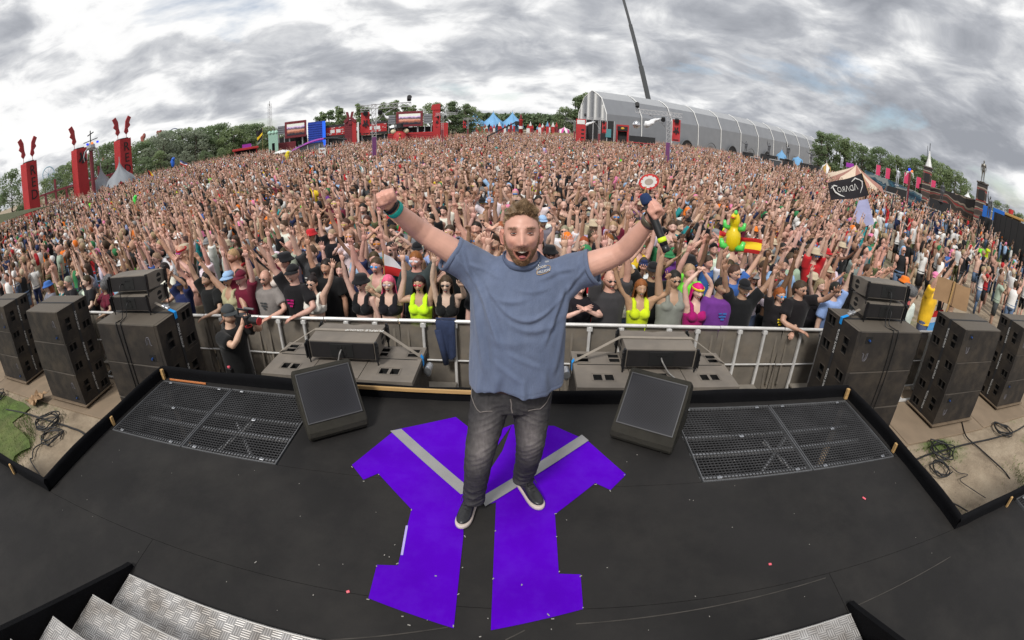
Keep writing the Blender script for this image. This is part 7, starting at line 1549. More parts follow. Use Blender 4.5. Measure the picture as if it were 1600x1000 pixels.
# small red kiosk at the foot of the wood
t, w, z0, z1 = site('kiosk', 'small red kiosk at the foot of the left wood', 'kiosk', 365, 402, 231, None, 105); MB().box((0, 0, .6), (w, 2.5, 1.2)).build('counter', RED, t); MB().cbox((0, 0, z1 - .2), (w + .5, 3, .45), .05).build('roof', RED, t); MB().box((0, .8, z1/2), (w*.9, .1, z1*.7)).build('back_wall', BLKP, t)
for s in (-1, 1): MB().box((s*w*.46, -1, z1/2), (.2, .2, z1)).build('post', RED, t)
MB().box((.3, 0, z1 + .4), (2.0, .3, .7)).build('sign', PURP, t)
# radio mast
def lattice(t, h, w, m, n=14, name='lattice'):
    for sx in (-1, 1):
        for sy in (-1, 1): MB().bar((sx*w/2, sy*w/2, 0), (sx*w*.35, sy*w*.35, h), .09).build('leg', m, t)
    b = MB()
    for k in range(n):
        z0_, z1_ = h*k/n, h*(k + 1)/n; f0, f1 = 1 - .3*k/n, 1 - .3*(k + 1)/n; s = (-1)**k
        for sy in (-1, 1): b.bar((-s*w/2*f0, sy*w/2*f0, z0_), (s*w/2*f1, sy*w/2*f1, z1_), .05)
        b.bar((-w/2*f1, -w/2*f1, z1_), (w/2*f1, -w/2*f1, z1_), .05)
    tag(b.build('bracing', m, t), kind='stuff')
t = thing('radio_mast', 'slim grey lattice radio mast above the wood', 'mast', tuple(at_r(422, 200, 210)*np.array((1, 1, 0)))); lattice(t, at_r(422, 162, 210)[2], 1.5, mat('mast_grey', (0.3, 0.3, 0.31), 0.6, 0.3)); MB().tube([(0, 0, at_r(422, 166, 210)[2]), (0, 0, at_r(422, 158, 210)[2])], .12, 5).build('antenna', MATS['mast_grey'], t)
# ---------------------------------------------------------------- the stage set across the field
def screen(px0, px1, y0, y1, r, label):
    t, w, za, zb = site('video_screen', label, 'video screen', px0, px1, y0, y1, r, 'maroon framed video screens'); h = zb - za; fr_ = MB().cbox((0, 0, (za + zb)/2), (w, .5, h), .06).build('frame', MAR, t)
    m = bpy.data.materials.get('screen_picture') or screen_mat(); s = MB().cbox((0, 0, 0), (w*.80, .06, h*.68), .01).build('picture', m, fr_, loc=(0, -.26, (za + zb)/2)); 
    for sx in (-1, 1): MB().bar((sx*w*.3, .3, 0), (sx*w*.3, .3, za), .25).build('leg', STEEL, t)
    return t, w, za, zb
def screen_mat():
    m = bpy.data.materials.new('screen_picture'); m.use_nodes = True; n = m.node_tree.nodes; l = m.node_tree.links; b = n['Principled BSDF']; tc = n.new('ShaderNodeTexCoord'); sp = n.new('ShaderNodeSeparateXYZ'); l.new(tc.outputs['Generated'], sp.inputs[0])
    nz = n.new('ShaderNodeTexNoise'); nz.inputs['Scale'].default_value = 7; l.new(tc.outputs['Generated'], nz.inputs[0])
    ad = n.new('ShaderNodeMath'); ad.operation = 'MULTIPLY_ADD'; ad.inputs[1].default_value = 0.35; l.new(nz.outputs[0], ad.inputs[0]); l.new(sp.outputs[2], ad.inputs[2])
    r = n.new('ShaderNodeValToRGB'); e = r.color_ramp.elements
    st = [(0.30, (0.02, 0.02, 0.03)), (0.50, (0.35, 0.12, 0.07)), (0.62, (0.55, 0.28, 0.2)), (0.74, (0.05, 0.05, 0.07)), (0.88, (0.55, 0.38, 0.62)), (1.0, (0.6, 0.62, 0.55))]
    while len(e) < len(st): e.new(.5)
    for i, (p, c) in enumerate(st): e[i].position = p; e[i].color = (*c, 1)
    l.new(ad.outputs[0], r.inputs[0]); l.new(r.outputs[0], b.inputs['Base Color']); l.new(r.outputs[0], b.inputs['Emission Color']); b.inputs['Emission Strength'].default_value = 0.45; b.inputs['Roughness'].default_value = 0.4; return m
RS = 92
screen(445, 479, 189, 215, RS, 'video screen in a maroon frame left of the blue container tower'); screen(619, 661, 174, 198, RS, 'video screen in a maroon frame above the red figure with a hat')
def panel(px0, px1, y0, y1, r, name, label, cat, m, depth=.3, legs=True, group=None):
    t, w, za, zb = site(name, label, cat, px0, px1, y0, y1, r, group); MB().cbox((0, 0, (za + zb)/2), (w, depth, zb - za), .03).build('panel', m, t)
    if legs and za > .3:
        for sx in (-1, 1): MB().bar((sx*w*.4, depth, 0), (sx*w*.4, depth, za), .15).build('leg', STEEL, t)
    return t, w, za, zb
LED = mat('grey_led_panel', (0.2, 0.21, 0.23), 0.5, var=0.15, scale=4)
for px0, px1, y0, y1, lb in ((434, 445, 197, 210, 'grey LED panel left of the left screen'), (606, 618, 180, 194, 'grey LED panel left of the right screen'), (662, 675, 178, 193, 'grey LED panel right of the right screen')):
    t, w, za, zb = panel(px0, px1, y0, y1, RS, 'led_panel', lb, 'LED panel', LED, group='grey LED side panels')
    for k in range(1, 4): MB().box((0, -.17, za + (zb - za)*k/4), (w*.96, .02, .05)).build('joint', BLKP, t)
# blue container tower
t, w, za, zb = site('container_tower', 'bright blue stacked container tower beside the left screen', 'tower', 481, 508, 190, None, RS - 1); CB = mat('blue_container', (0.015, 0.05, 0.36), 0.5, var=0.15, scale=1.5); MB().box((0, 1.2, zb/2), (w, 2.4, zb)).build('core', CB, t)
for k in range(int(zb/.42)): MB().cbox((0, 1.2, .25 + .42*k), (w + .12, 2.52, .2), .04).build('rib', CB, t)
MB().box((w*.42, -.1, zb/2 + .2), (w*.18, .1, zb - .5)).build('bright_strip', mat('lit_blue', (0.02, 0.14, 0.85), 0.5, emit=0.35, var=0.1), t)
# pattern banners
for px0, px1, y0, y1, lb in ((509, 540, 195, 215, 'red patterned banner between the blue tower and the emblem tower'), (561, 605, 190, 210, 'red patterned banner behind the truss mast')):
    t, w, za, zb = panel(px0, px1, y0, y1, RS, 'stage_banner', lb, 'banner', mat('banner_black', (0.035, 0.03, 0.033), 0.7), legs=True, group='red and white patterned banners'); h = zb - za; rr_ = random.Random(px0)
    MB().cbox((0, -.17, (za + zb)/2), (w*.97, .05, h*.62), .02).build('red_field', RED, t)
    for k in range(26):
        x, z = rr_.uniform(-.45, .45)*w, za + h*rr_.uniform(.18, .82)
        if abs(z - (za + zb)/2) < h*.16 and abs(x) < w*.3: continue
        MB().box((x, -.21, z), (rr_.uniform(.15, .4), .03, .10)).build('dash', WHITE, t)
    for s in (-.16, .14): MB().cbox((s*w, -.215, (za + zb)/2), (w*.22, .04, h*.26), .02).build('white_block', WHITE, t)
    MB().box((0, .4, za*.5), (w, .3, za*.95)).build('dark_base', BLKP, t)
# emblem tower, white post, brick base, red wall
t, w, za, zb = site('emblem_tower', 'maroon tower topped by a large angular emblem', 'tower', 538, 557, 187, None, RS - 1); MB().box((0, .8, zb/2), (w, 1.6, zb)).build('shaft', MAR, t); MB().box((w*.3, -.05, zb*.55), (w*.35, .1, zb*.8)).build('red_face', RED, t); emblem(MB(), 2.4, (-.1, -.2, zb + .3)).build('emblem', MAR, t)
for k in range(1, int(zb/.35)): MB().box((0, .8, .35*k), (w + .06, 1.66, .08)).build('brick_course', MAR, t)
panel(558.5, 561, 191, 226, RS - 1.5, 'white_column', 'thin white column right of the emblem tower', 'column', WHITE, legs=False)
for px0, px1, y0, lb in ((435, 462, 222, 'low dark red brick wall below the left screen'), (606, 676, 207, 'low red wall below the right screen')):
    t, w, za, zb = site('low_wall', lb, 'wall', px0, px1, y0, None, RS - 2); MB().box((0, 0, zb/2), (w, .5, zb)).build('core', MAR if px0 < 500 else RED, t)
    for k in range(1, int(zb/.3)): MB().box((0, 0, .3*k), (w + .05, .55, .09)).build('brick_course', MAR, t)
t, w, za, zb = site('stage_recess', 'dark stage recess with hanging props under the right screen', 'stage', 606, 700, 198, None, RS + 2); MB().box((0, 1, zb/2), (w, 2, zb)).build('backdrop', BLKP, t)
for k in range(9): MB().cbox((-w*.4 + w*.8*k/8, -.1, zb*.62), (.5, .2, 1.0), .1).build('prop', [LED, mat('foliage_prop', (0.05, 0.1, 0.04), 0.8), WHITE][k % 3], t)
t, w, za, zb = site('stage_recess', 'dark stage recess with greenery under the left screen', 'stage', 434, 480, 213, None, RS + 2); MB().box((0, 1, zb/2), (w, 2, zb)).build('backdrop', BLKP, t)
for k in range(5): MB().cbox((-w*.4 + w*.8*k/4, -.1, zb*.6), (.5, .2, 1.0), .1).build('prop', MATS['foliage_prop'], t)
# red figure with hat
t, w, za, zb = site('giant_figure', 'giant red coated figure with a black hat in front of the right screen', 'figure', 613, 636, 194, None, RS - 4); b = MB(); b.tube([(0, 0, 0), (0, 0, zb*.35), (0, 0, zb*.62), (0, 0, zb*.72)], [(w*.55, 1.0), (w*.5, 1.0), (w*.42, .9), (w*.2, .5)], 14, ref=(1, 0, 0)); b.build('coat', RED, t, smooth=True); MB().ell((0, -.1, zb*.78), (.55, .5, .6), 12, 9).build('head', mat('dark_face', (0.1, 0.05, 0.04), 0.6), t, smooth=True)
b = MB(); b.lathe([(1.15, 0), (1.1, .1), (.65, .12), (.6, .75), (.0001, .8)], 16, T=(0, 0, zb*.86)); b.build('hat', BLKP, t)
for s in (-1, 1): MB().ell((s*w*.42, 0, zb*.70), (.55, .5, .45), 10, 7).build('epaulette', mat('cream_fringe', (0.6, 0.52, 0.36), 0.8), t, smooth=True)
for k in range(3): MB().ell((0, -w*.42, zb*(.58 - .14*k)), (.16, .1, .16), 8, 6).build('button', mat('gold_button', (0.5, 0.28, 0.06), 0.4, 0.5), t)
# red tower right of the screens
t, w, za, zb = site('red_stage_tower', 'tall bright red tower right of the right screen', 'tower', 676, 688, 170, None, RS); MB().box((0, .8, zb/2), (w, 1.6, zb)).build('shaft', RED, t); MB().prism([(-w*.7, 0), (w*.5, 0), (w*.5, 1.2), (-w*.6, 1.0)], -.1, .1, R=np.array([[1.0, 0, 0], [0, 0, -1], [0, 1, 0]]), T=(0, 0, zb - .2)).build('crest', RED, t)
panel(688, 700, 192, 219, RS + 1, 'red_annex', 'shorter red annex beside the tall red tower', 'tower', RED, depth=1.5, legs=False)
# purple arched bar roof
t, w, za, zb = site('bar_tent', 'bar tent with a purple arched roof rising out of the crowd', 'tent', 456, 541, 217, None, 70); n = 12; V = []; F = []
for k in range(n + 1):
    u = k/n; x = -w/2 + w*u; z = 1.5 + (zb - 1.5)*sin(pi*min(1, .10 + u*.95)*.72)/1.0
    V += [(x, -2.0, z), (x, 2.0, z + .1), (x, 2.0, z - .1), (x, -2.0, z - .15)]
for k in range(n): F += [(4*k, 4*k + 1, 4*k + 5, 4*k + 4), (4*k + 3, 4*k + 7, 4*k + 6, 4*k + 2), (4*k, 4*k + 4, 4*k + 7, 4*k + 3)]
o = MB().add(V[:4*8], F[:21]).build('roof_purple', PURP, t, smooth=True); o = MB().add(V[28:], [tuple(i - 28 for i in f) for f in F[21:]]).build('roof_dark', BLKP, t, smooth=True); MB().box((0, .5, .9), (w*.9, 2.4, 1.8)).build('interior', BLKP, t)
for k in range(5): MB().box((-w*.42 + w*.84*k/4, -1.8, 1.2), (.14, .14, 2.4)).build('post', STEEL, t)
MB().box((-w*.15, -1.6, 1.9), (w*.45, .08, 1.3)).build('clear_side', mat('smoky_pvc', (0.16, 0.17, 0.19), 0.3), t)
# mint carved facade, umbrella, banner
t, w, za, zb = site('carved_facade', 'mint green carved fairground facade left of the screens', 'facade', 419, 434, 209, None, 88); MT = mat('mint_paint', (0.34, 0.55, 0.45), 0.6, var=0.1); MB().holes(w, zb, .4, [(-w*.15, w*.15, -zb*.2, zb*.15), (-w*.4, -w*.28, -zb*.3, -zb*.05)], 0, 1, R=np.array([[1.0, 0, 0], [0, 0, -1], [0, 1, 0]]), T=(0, 0, zb/2)).build('front', [MT, BLKP], t)
for s in (-1, 0, 1): MB().lathe([(.35, 0), (.4, .2), (.2, .5), (.0001, .6)], 8, T=(s*w*.35, .2, zb)).build('finial', MT, t)
t = thing('parasol', 'white parasol in the crowd in front of the mint facade', 'parasol', tuple(at_r(441, 236, 66)*np.array((1, 1, 0)))); zz_ = at_r(441, 234, 66)[2]; MB().lathe([(1.3, zz_ - .35), (.7, zz_ - .12), (.0001, zz_)], 12).build('canopy', WHITE, t); MB().tube([(0, 0, 0), (0, 0, zz_)], .04, 5).build('pole', STEEL, t)
# ---------------------------------------------------------------- truss masts over the crowd
def truss_beam(b, p, q, w, n):
    p = np.array(p, float); q = np.array(q, float); d = q - p; up_ = np.array((0, 0, w)) if abs(d[2]) < np.linalg.norm(d)*.8 else np.array((w, 0, 0)); dp = np.array((0, w, 0))
    for o in (up_*0, up_, dp, up_ + dp): b.bar(p + o, q + o, .045)
    for k in range(n):
        a, c = p + d*k/n, p + d*(k + 1)/n; b.bar(a, c + up_, .03); b.bar(a + dp, c + up_ + dp, .03); b.bar(c, c + up_, .03)
def truss_mast(px_, r, ytop, arm, flagx, label, flaglabel, shade, ball=None):
    p = at_r(px_, ytop, r); h = p[2]; t = thing('truss_mast', label, 'lighting mast', (p[0], p[1], 0), azrot(px_), 'aluminium lighting masts standing in the crowd'); b = MB(); truss_beam(b, (-.15, -.15, 0), (-.15, -.15, h), .3, 16); tag(b.build('mast_truss', STEEL, t), kind='stuff'); b = MB(); truss_beam(b, (-1.0*np.sign(arm), -.15, h - .35), (arm, -.15, h - .3), .3, 12); b.tube([(0, 0, h - 1.6), (arm*.18, 0, h - 1.0), (arm*.42, 0, h - .55), (arm*.62, 0, h - .35)], .04, 5); tag(b.build('arm_truss', STEEL, t), kind='stuff')
    MB().cbox((0, 0, h*.43), (.36, .36, h*.26), .03).build('mast_sleeve', shade, t); MB().cbox((0, 0, h*.15), (.355, .355, h*.30), .03).build('mast_foot_sleeve', mat('crimson_sleeve', (0.22, 0.02, 0.06), 0.6), t)
    for x in (arm*.95, -.6*np.sign(arm), .45*np.sign(arm)):
        l = MB(); l.cbox((x, -.2, h - .62 if x != arm*.95 else h + .25), (.3, .3, .34), .05); l.tube([(x, -.3, h - .62 if x != arm*.95 else h + .3), (x, -.5, h - .7 if x != arm*.95 else h + .38)], [.14, .18], 10); l.build('spotlight', BLKP, t)
    if ball: MB().ell((ball, -.1, h - 1.25), (.30, .30, .30), 14, 10).build('mirror_ball', mat('mirror_ball', (0.8, 0.8, 0.82), 0.12, 0.95, var=0.5, scale=30), t)
    f = thing('banner_flag', flaglabel, 'banner', (p[0], p[1], 0), azrot(px_), 'red emblem banners on the masts'); fw2, fz1, fz0 = .62, h - .55, h - 2.25; V = []; F = []
    for i in range(9):
        for j in range(5): V.append((flagx - fw2/2 + fw2*j/4, -.25 + .03*sin(i*.9 + j), fz1 + (fz0 - fz1)*i/8))
    for i in range(8):
        for j in range(4): F.append((i*5 + j, i*5 + j + 1, (i + 1)*5 + j + 1, (i + 1)*5 + j))
    fa_ = MB().add(V, F).build('fabric', RED, f, smooth=True); emblem(MB(), .50, (flagx, -.30, (fz0 + fz1)/2)).build('emblem', BLKP, fa_); MB().box((flagx, -.26, fz1 + .03), (fw2 + .1, .05, .05)).build('hanger', STEEL, f)
    for zz_ in (fz1 - .12, fz0 + .12): MB().box((flagx, -.30, zz_), (fw2*.7, .01, .05)).build('stripe', BLKP, f)
    return t
VIO = mat('violet_to_red_sleeve', (0.14, 0.035, 0.13), 0.6, var=0.15)
truss_mast(584, 36, 163, 2.7, -.62, 'lighting mast in front of the left stage banners, with a purple sleeve', 'red emblem banner on the mast before the stage set', VIO); truss_mast(1046, 38, 175, -2.6, .58, 'lighting mast with a mirror ball before the hangar tent', 'red emblem banner on the mast before the hangar tent', VIO, ball=-2.5)
truss_mast(691, 72, 176, 2.2, -.75, 'lighting mast by the tall red tower, further off', 'small red emblem banner by the tall red tower', MAR); truss_mast(937, 72, 184, -2.2, .7, 'lighting mast beside the dark side stage, further off', 'small red emblem banner beside the dark side stage', MAR); truss_mast(731, 105, 184, 1.8, -.7, 'smallest lighting mast near the blue tents', 'smallest red emblem banner near the blue tents', MAR); truss_mast(898, 105, 188, -1.8, .7, 'smallest lighting mast near the red box', 'smallest red emblem banner near the red box', MAR)
def puff(px0, py0, px1, py1, r, label):
    p, q = at_r(px0, py0, r), at_r(px1, py1, r); t = thing('smoke_jet', label, 'smoke', tuple((p + q)/2), 0, 'white smoke jets from the masts'); b = MB(); rr_ = random.Random(px0); c0 = (p + q)/2
    for k in range(18): u = k/17; s = (.05 + .30*u)*np.linalg.norm(q - p)*.42; c = p + (q - p)*u - c0 + np.array([rr_.uniform(-1, 1)*s*.5 for _ in range(3)]); b.ell(c, (s, s, s), 8, 6)
    me = b.mesh('plume', WHITE); r2 = eval_mesh(me, [('REMESH', {'mode': 'VOXEL', 'voxel_size': .09}), ('SMOOTH', {'factor': .5, 'iterations': 2})]); V = mesh_np(r2); n_ = np.empty(len(V)*3); r2.vertices.foreach_get('normal', n_); set_np(r2, V + n_.reshape(-1, 3)*(.06*vnoise(V, 9, 1))[:, None]); smooth_all(r2); r2.materials.clear(); r2.materials.append(mat('smoke_white', (0.82, 0.83, 0.85), 1.0, var=0.05)); link('plume', r2, t)
puff(1040, 181, 1009, 195, 38, 'white smoke jet at the mast before the hangar tent'); puff(592, 172, 606, 185, 36, 'white smoke jet at the mast before the stage set'); puff(934, 189, 918, 194, 72, 'small white smoke jet at the side stage mast'); puff(697, 184, 704, 190, 72, 'small white smoke jet by the tall red tower')
# ---------------------------------------------------------------- centre: blue tents, red clutter, lighthouse, jib
for k, (px_, py_) in enumerate(((742, 174), (771, 173), (801, 173))): peak_tent(px_, py_, 185, 'pale blue circus tent peak behind the red stalls', LBLUE, 19, 'pale blue circus tent peaks', 8, 4.6, sag=1.7)
t, w, za, zb = site('circus_tent_wall', 'low pale blue tent wall joining the three blue peaks', 'tent', 735, 815, 192, None, 186); MB().cbox((0, 0, zb/2), (w, 3, zb), .2).build('wall', LBLUE, t); MB().box((0, -1.6, zb*.75), (w, .1, zb*.12)).build('band', mat('deep_blue_canvas', (0.06, 0.18, 0.42), 0.7), t)
rr_ = random.Random(6)
for k in range(30):
    px_ = 742 + 128*k/30 + rr_.uniform(-2, 2); 
    if 806 < px_ < 822: continue
    t, w, za, zb = site('stall', ['red stall with a white roof', 'maroon stall with a red roof', 'red stall with a pale blue roof', 'white stall with a red roof'][k % 4] + ' at the back of the field', 'stall', px_, px_ + rr_.uniform(3, 6), rr_.uniform(188, 197), None, 160 + rr_.uniform(-8, 8), 'small stalls at the back of the field'); MB().cbox((0, 0, zb*.36), (w*.9, 1.2, zb*.72), .05).build('booth', [RED, MAR, RED, WHITE][k % 4], t); MB().prism([(-w/2, 0), (w/2, 0), (0, zb*.3)], -.7, .7, R=np.array([[1.0, 0, 0], [0, 0, -1], [0, 1, 0]]), T=(0, 0, zb*.7)).build('roof', [WHITE, RED, LBLUE, RED][k % 4], t)
t, w, za, zb = site('lighthouse', 'red lighthouse tower at the back of the field', 'lighthouse', 811, 817, 182, None, 150); b = MB(); b.lathe([(w*.62, 0), (w*.48, zb*.8), (w*.6, zb*.82), (w*.6, zb*.86)], 14); b.build('tower', RED, t, smooth=True); MB().lathe([(w*.32, zb*.86), (w*.32, zb), (.0001, zb + .9)], 10).build('lantern', MAR, t); MB().lathe([(w*.56, zb*.42), (w*.54, zb*.55)], 14).build('white_band', WHITE, t)
t = thing('camera_jib', 'long dark camera jib reaching up over the far crowd', 'camera jib', tuple(at_r(762, 214, 58)*np.array((1, 1, 0))), azrot(762)); p0, p1 = at_r(762, 213, 58), at_r(808, 190, 58); c0 = np.array(t.location); Rz = rotm(0, 0, -t.rotation_euler[2])
a_, b_ = Rz @ (p0 - c0), Rz @ (p1 - c0); MB().bar(a_, b_, .16).build('boom', BLKP, t); MB().bar(a_, (a_[0], a_[1], 0), .25).build('column', BLKP, t); MB().cbox(b_ + (0, 0, -.2), (.5, .4, .5), .05).build('camera_head', BLKP, t)
# ---------------------------------------------------------------- right of centre
peak_tent(882, 197, 130, 'magenta and white striped round tent', mat('magenta_canvas', (0.55, 0.06, 0.28), 0.7), 11, None, 6, 3.0, WHITE, 'striped_tent')
t, w, za, zb = panel(900, 915, 186, 222, 78, 'red_box', 'red advertising box beside the dark side stage', 'box', RED, depth=2, legs=False); MB().cbox((0, -1.02, zb - .5), (w*.8, .06, .7), .02).build('white_sign', WHITE, t)
for k in range(4): MB().box((w*.2, -1.02, zb*(.3 + .12*k)), (w*.3, .04, .25)).build('print', BLKP, t)
t, w, za, zb = site('side_stage', 'dark side stage between the red box and the hangar tent', 'stage', 916, 960, 188, None, 80); MB().box((0, 1.5, zb/2), (w, 3, zb)).build('backdrop', BLKP, t); MB().box((0, -.1, .6), (w, .4, 1.2)).build('front', SAND, t)
for k in range(5): MB().bar((-w/2 + w*k/4, -.1, 0), (-w/2 + w*k/4, -.1, zb), .14).build('post', STEEL, t)
MB().cbox((w*.3, -.2, zb*.6), (.9, .2, 1.4), .03).build('screen', mat('teal_screen', (0.08, 0.25, 0.28), 0.5), t)
t, w, za, zb = site('entrance_portal', 'red and black entrance portal in front of the hangar tent', 'portal', 963, 983, 195, None, 82); MB().holes(w, zb, .8, [(-w*.36, w*.36, -zb*.5, zb*.26)], 0, 1, R=np.array([[1.0, 0, 0], [0, 0, -1], [0, 1, 0]]), T=(0, 0, zb/2)).build('frame', [RED, BLKP], t); MB().cbox((0, -.05, zb*.86), (w*.8, .1, zb*.16), .02).build('header', BLKP, t); MB().ell((0, -.12, zb*.87), (.3, .06, .18), 10, 6).build('badge', mat('yellow_badge', (0.7, 0.4, 0.03), 0.5), t)
t, w, za, zb = site('viewing_platform', 'black railed viewing platform in front of the hangar tent', 'platform', 983, 1024, 213, None, 82); MB().box((0, 1, zb*.32), (w, 2.5, zb*.62)).build('base', BLKP, t); MB().box((0, -.3, zb*.82), (w, .06, zb*.34)).build('railing', BLKP, t); MB().box((0, -.34, zb*.62), (w, .05, .12)).build('red_edge', RED, t)
# hessian walls seen between stands
for px0, px1, y0, r, lb in ((866, 900, 208, 118, 'hessian fence below the striped magenta tent'), (1155, 1205, 262, 50, 'hessian fence at the crowd edge before the hangar tent'), (940, 962, 221, 76, 'hessian fence at the foot of the side stage'), (720, 750, 210, 120, 'hessian fence at the foot of the dark firs')):
    t, w, za, zb = site('fence', lb, 'fence', px0, px1, y0, None, r); MB().cbox((0, 0, zb/2), (w, .1, zb), .01).build('hessian', SAND, t)
    for s in (-1, 0, 1): MB().box((s*w*.49, .1, zb/2), (.1, .1, zb)).build('post', WOOD, t)
# ---------------------------------------------------------------- the grey hangar tent
A_, B2 = at_r(948, 180, 104), at_r(1281, 240, 205); A_ = A_[:2]; B2 = B2[:2]; dv = B2 - A_; LN = np.linalg.norm(dv); hz = at_r(942, 141, 104)[2]
t = thing('hangar_tent', 'huge grey arched hangar tent with white ribs', 'hangar tent', (A_[0], A_[1], 0), atan2(dv[1], dv[0])); HW = 4.6; PRO = [(-HW, 0), (-HW*.99, hz*.3), (-HW*.96, hz*.58), (-HW*.60, hz*.86), (-HW*.30, hz*.94), (0, hz), (HW*.30, hz*.94), (HW*.60, hz*.86), (HW*.96, hz*.58), (HW*.99, hz*.3), (HW, 0)]
PRO = [(y + HW, z) for y, z in PRO]; NB = 11
lite = mat('pale_grey_pvc', (0.36, 0.37, 0.385), 0.6, var=0.05, scale=0.5)
for k in range(NB):
    x0, x1 = LN*k/NB, LN*(k + 1)/NB
    lo_ = MB().add([(x, y, z) for x in (x0 + .12, x1 - .12) for y, z in PRO[:4]], [(j, 4 + j, 5 + j, 1 + j) for j in range(3)]); lo_.build('side_panel', GREY, t)
    up2 = MB().add([(x, y, z) for x in (x0 + .12, x1 - .12) for y, z in PRO[3:8]], [(j, 5 + j, 6 + j, 1 + j) for j in range(4)]); up2.build('roof_panel', lite, t)
    MB().add([(x, y, z) for x in (x0 + .12, x1 - .12) for y, z in PRO[7:]], [(j, 4 + j, 5 + j, 1 + j) for j in range(3)]).build('far_side_panel', GREY, t, smooth=True)
for k in range(NB + 1):
    x = LN*k/NB; V = []; 
    b = MB(); b.tube([(x, y - (.12 if y < HW else -.12), z + .1) for y, z in PRO], [(.12, .12)]*11, 6); b.build('rib', WHITE, t)
for x, nm in ((0.05, 'gable_wall'), (LN - .05, 'gable_wall')):
    n = len(PRO); g_ = MB(); g_.add([(x, y, z) for y, z in PRO], [tuple(range(n)) if x > 1 else tuple(range(n))[::-1]]); g_.build(nm, lite, t)
for k in range(1, 8): y = 2*HW*k/8; zt_ = np.interp(y, [p[0] for p in PRO], [p[1] for p in PRO]); MB().box((-.1, y, zt_/2), (.25, .5, zt_)).build('gable_fold', WHITE if k % 2 else GREY, t)
for k in range(2, 9):
    x = LN*(k + .5)/NB - (LN/NB)*.0; a = np.linspace(0, pi, 13); rad = 2.6
    if k in (2, 4, 6): MB().add([(x + rad*cos(q), -.55 + (PRO[1][0] - PRO[0][0])*(rad*sin(q))/PRO[1][1]*.9, rad*sin(q)*1.05 + .3) for q in a], [tuple(range(13))[::-1]]).build('doorway', BLKP, t)
    MB().tube([(x + rad*cos(q), -.7 + .1*sin(q), rad*sin(q)*1.05 + .3) for q in a], .12, 5).build('doorway_arch', mat('arch_grey', (0.12, 0.125, 0.135), 0.6), t)
# crane boom behind the hangar
p0, p1 = at_r(1012, 150, 185), at_r(967, -25, 185); t = thing('crane', 'dark telescopic crane boom rising behind the hangar tent', 'crane', (p0[0], p0[1], 0)); c0 = np.array((p0[0], p0[1], 0)); q0 = p0 - c0; q1 = p1 - c0; qb = q0 - (q1 - q0)*(q0[2] - 2)/(q1[2] - q0[2]); CR = mat('crane_grey', (0.06, 0.065, 0.07), 0.5, var=0.15); m1 = qb + (q1 - qb)*.45; m2 = qb + (q1 - qb)*.72
MB().bar(qb, m1, 1.5).build('boom_base', CR, t); MB().bar(m1, m2, 1.15).build('boom_section', CR, t); MB().bar(m2, q1, .85).build('boom_tip', CR, t); MB().cbox(qb + (0, 0, -.6), (4, 8, 2.6), .3).build('carrier', mat('crane_yellow', (0.5, 0.3, 0.03), 0.5), t)
# platforms with statues before the hangar's right end
def statue(px_, ybase, ytop, r, label, m=None, group='grey robot statues'):
    p = at_r(px_, ytop, r); q = at_r(px_, ybase, r); h = p[2] - q[2]; t = thing('robot_statue', label, 'statue', (p[0], p[1], q[2]), azrot(px_) + random.uniform(-.4, .4), group); core, hands, J = figure('m', *random.choice([('side', 'down'), ('down', 'down'), ('fist', 'down')])); s = h/1.78; m = m or mat('robot_statue_grey', (0.10, 0.105, 0.115), 0.4, 0.5, var=0.3, scale=6)
    b = MB(); b.add(core.v, core.f); b.add(hands.v, hands.f); b.ell((0, -.01, HEADZ), (.075, .09, .115), 10, 8); me = b.mesh('body', m); r2 = eval_mesh(me, [('REMESH', {'mode': 'VOXEL', 'voxel_size': .022}), ('DECIMATE', {'ratio': .4})]); r2.materials.clear(); r2.materials.append(m); me2 = link('body', r2, t); t.scale = (s, s, s); MB().cbox((0, 0, -.02), (.5, .4, .06), .01).build('plinth', m, t); return t
def black_stand(px0, px1, y0, y1, r, label, r1=None, m=BLKP):
    t, w, za, zb = site('black_hoarding', label, 'hoarding', px0, px1, y0, None, r, r1=r1); n = max(1, int(w/1.25))
    for k in range(n): MB().cbox((-w/2 + w*(k + .5)/n, .02*(k % 2), zb/2), (w/n - .02, .12, zb), .01).build('hoarding_panel', m, t)
    for k in range(n + 1): MB().box((-w/2 + w*k/n, .12, zb/2), (.08, .1, zb)).build('post', STEEL, t)
    return t
black_stand(1160, 1178, 238, 250, 92, 'black hoarding with a statue before the hangar tent'); black_stand(1188, 1215, 242, 255, 90, 'second black hoarding before the hangar tent'); black_stand(1218, 1240, 249, 262, 90, 'third black hoarding before the hangar tent'); black_stand(1250, 1282, 257, 268, 88, 'black hoarding beside the end of the hangar tent')
for px_, yb, yt, r, lb in ((1166, 238, 220, 92, 'grey robot statue on the first hoarding by the hangar'), (1202, 242, 223, 90, 'grey robot statue on the second hoarding by the hangar'), (1232, 249, 226, 90, 'grey robot statue on the third hoarding by the hangar'), (1268, 256, 236, 88, 'grey robot statue at the hangar end')): statue(px_, yb, yt, r, lb)
for px_, py_ in ((1222, 231), (1247, 243)): peak_tent(px_, py_, 96, 'small pale blue pointed canopy between the hoardings', LBLUE, 10, 'small pale blue canopies', 4, 2.8)
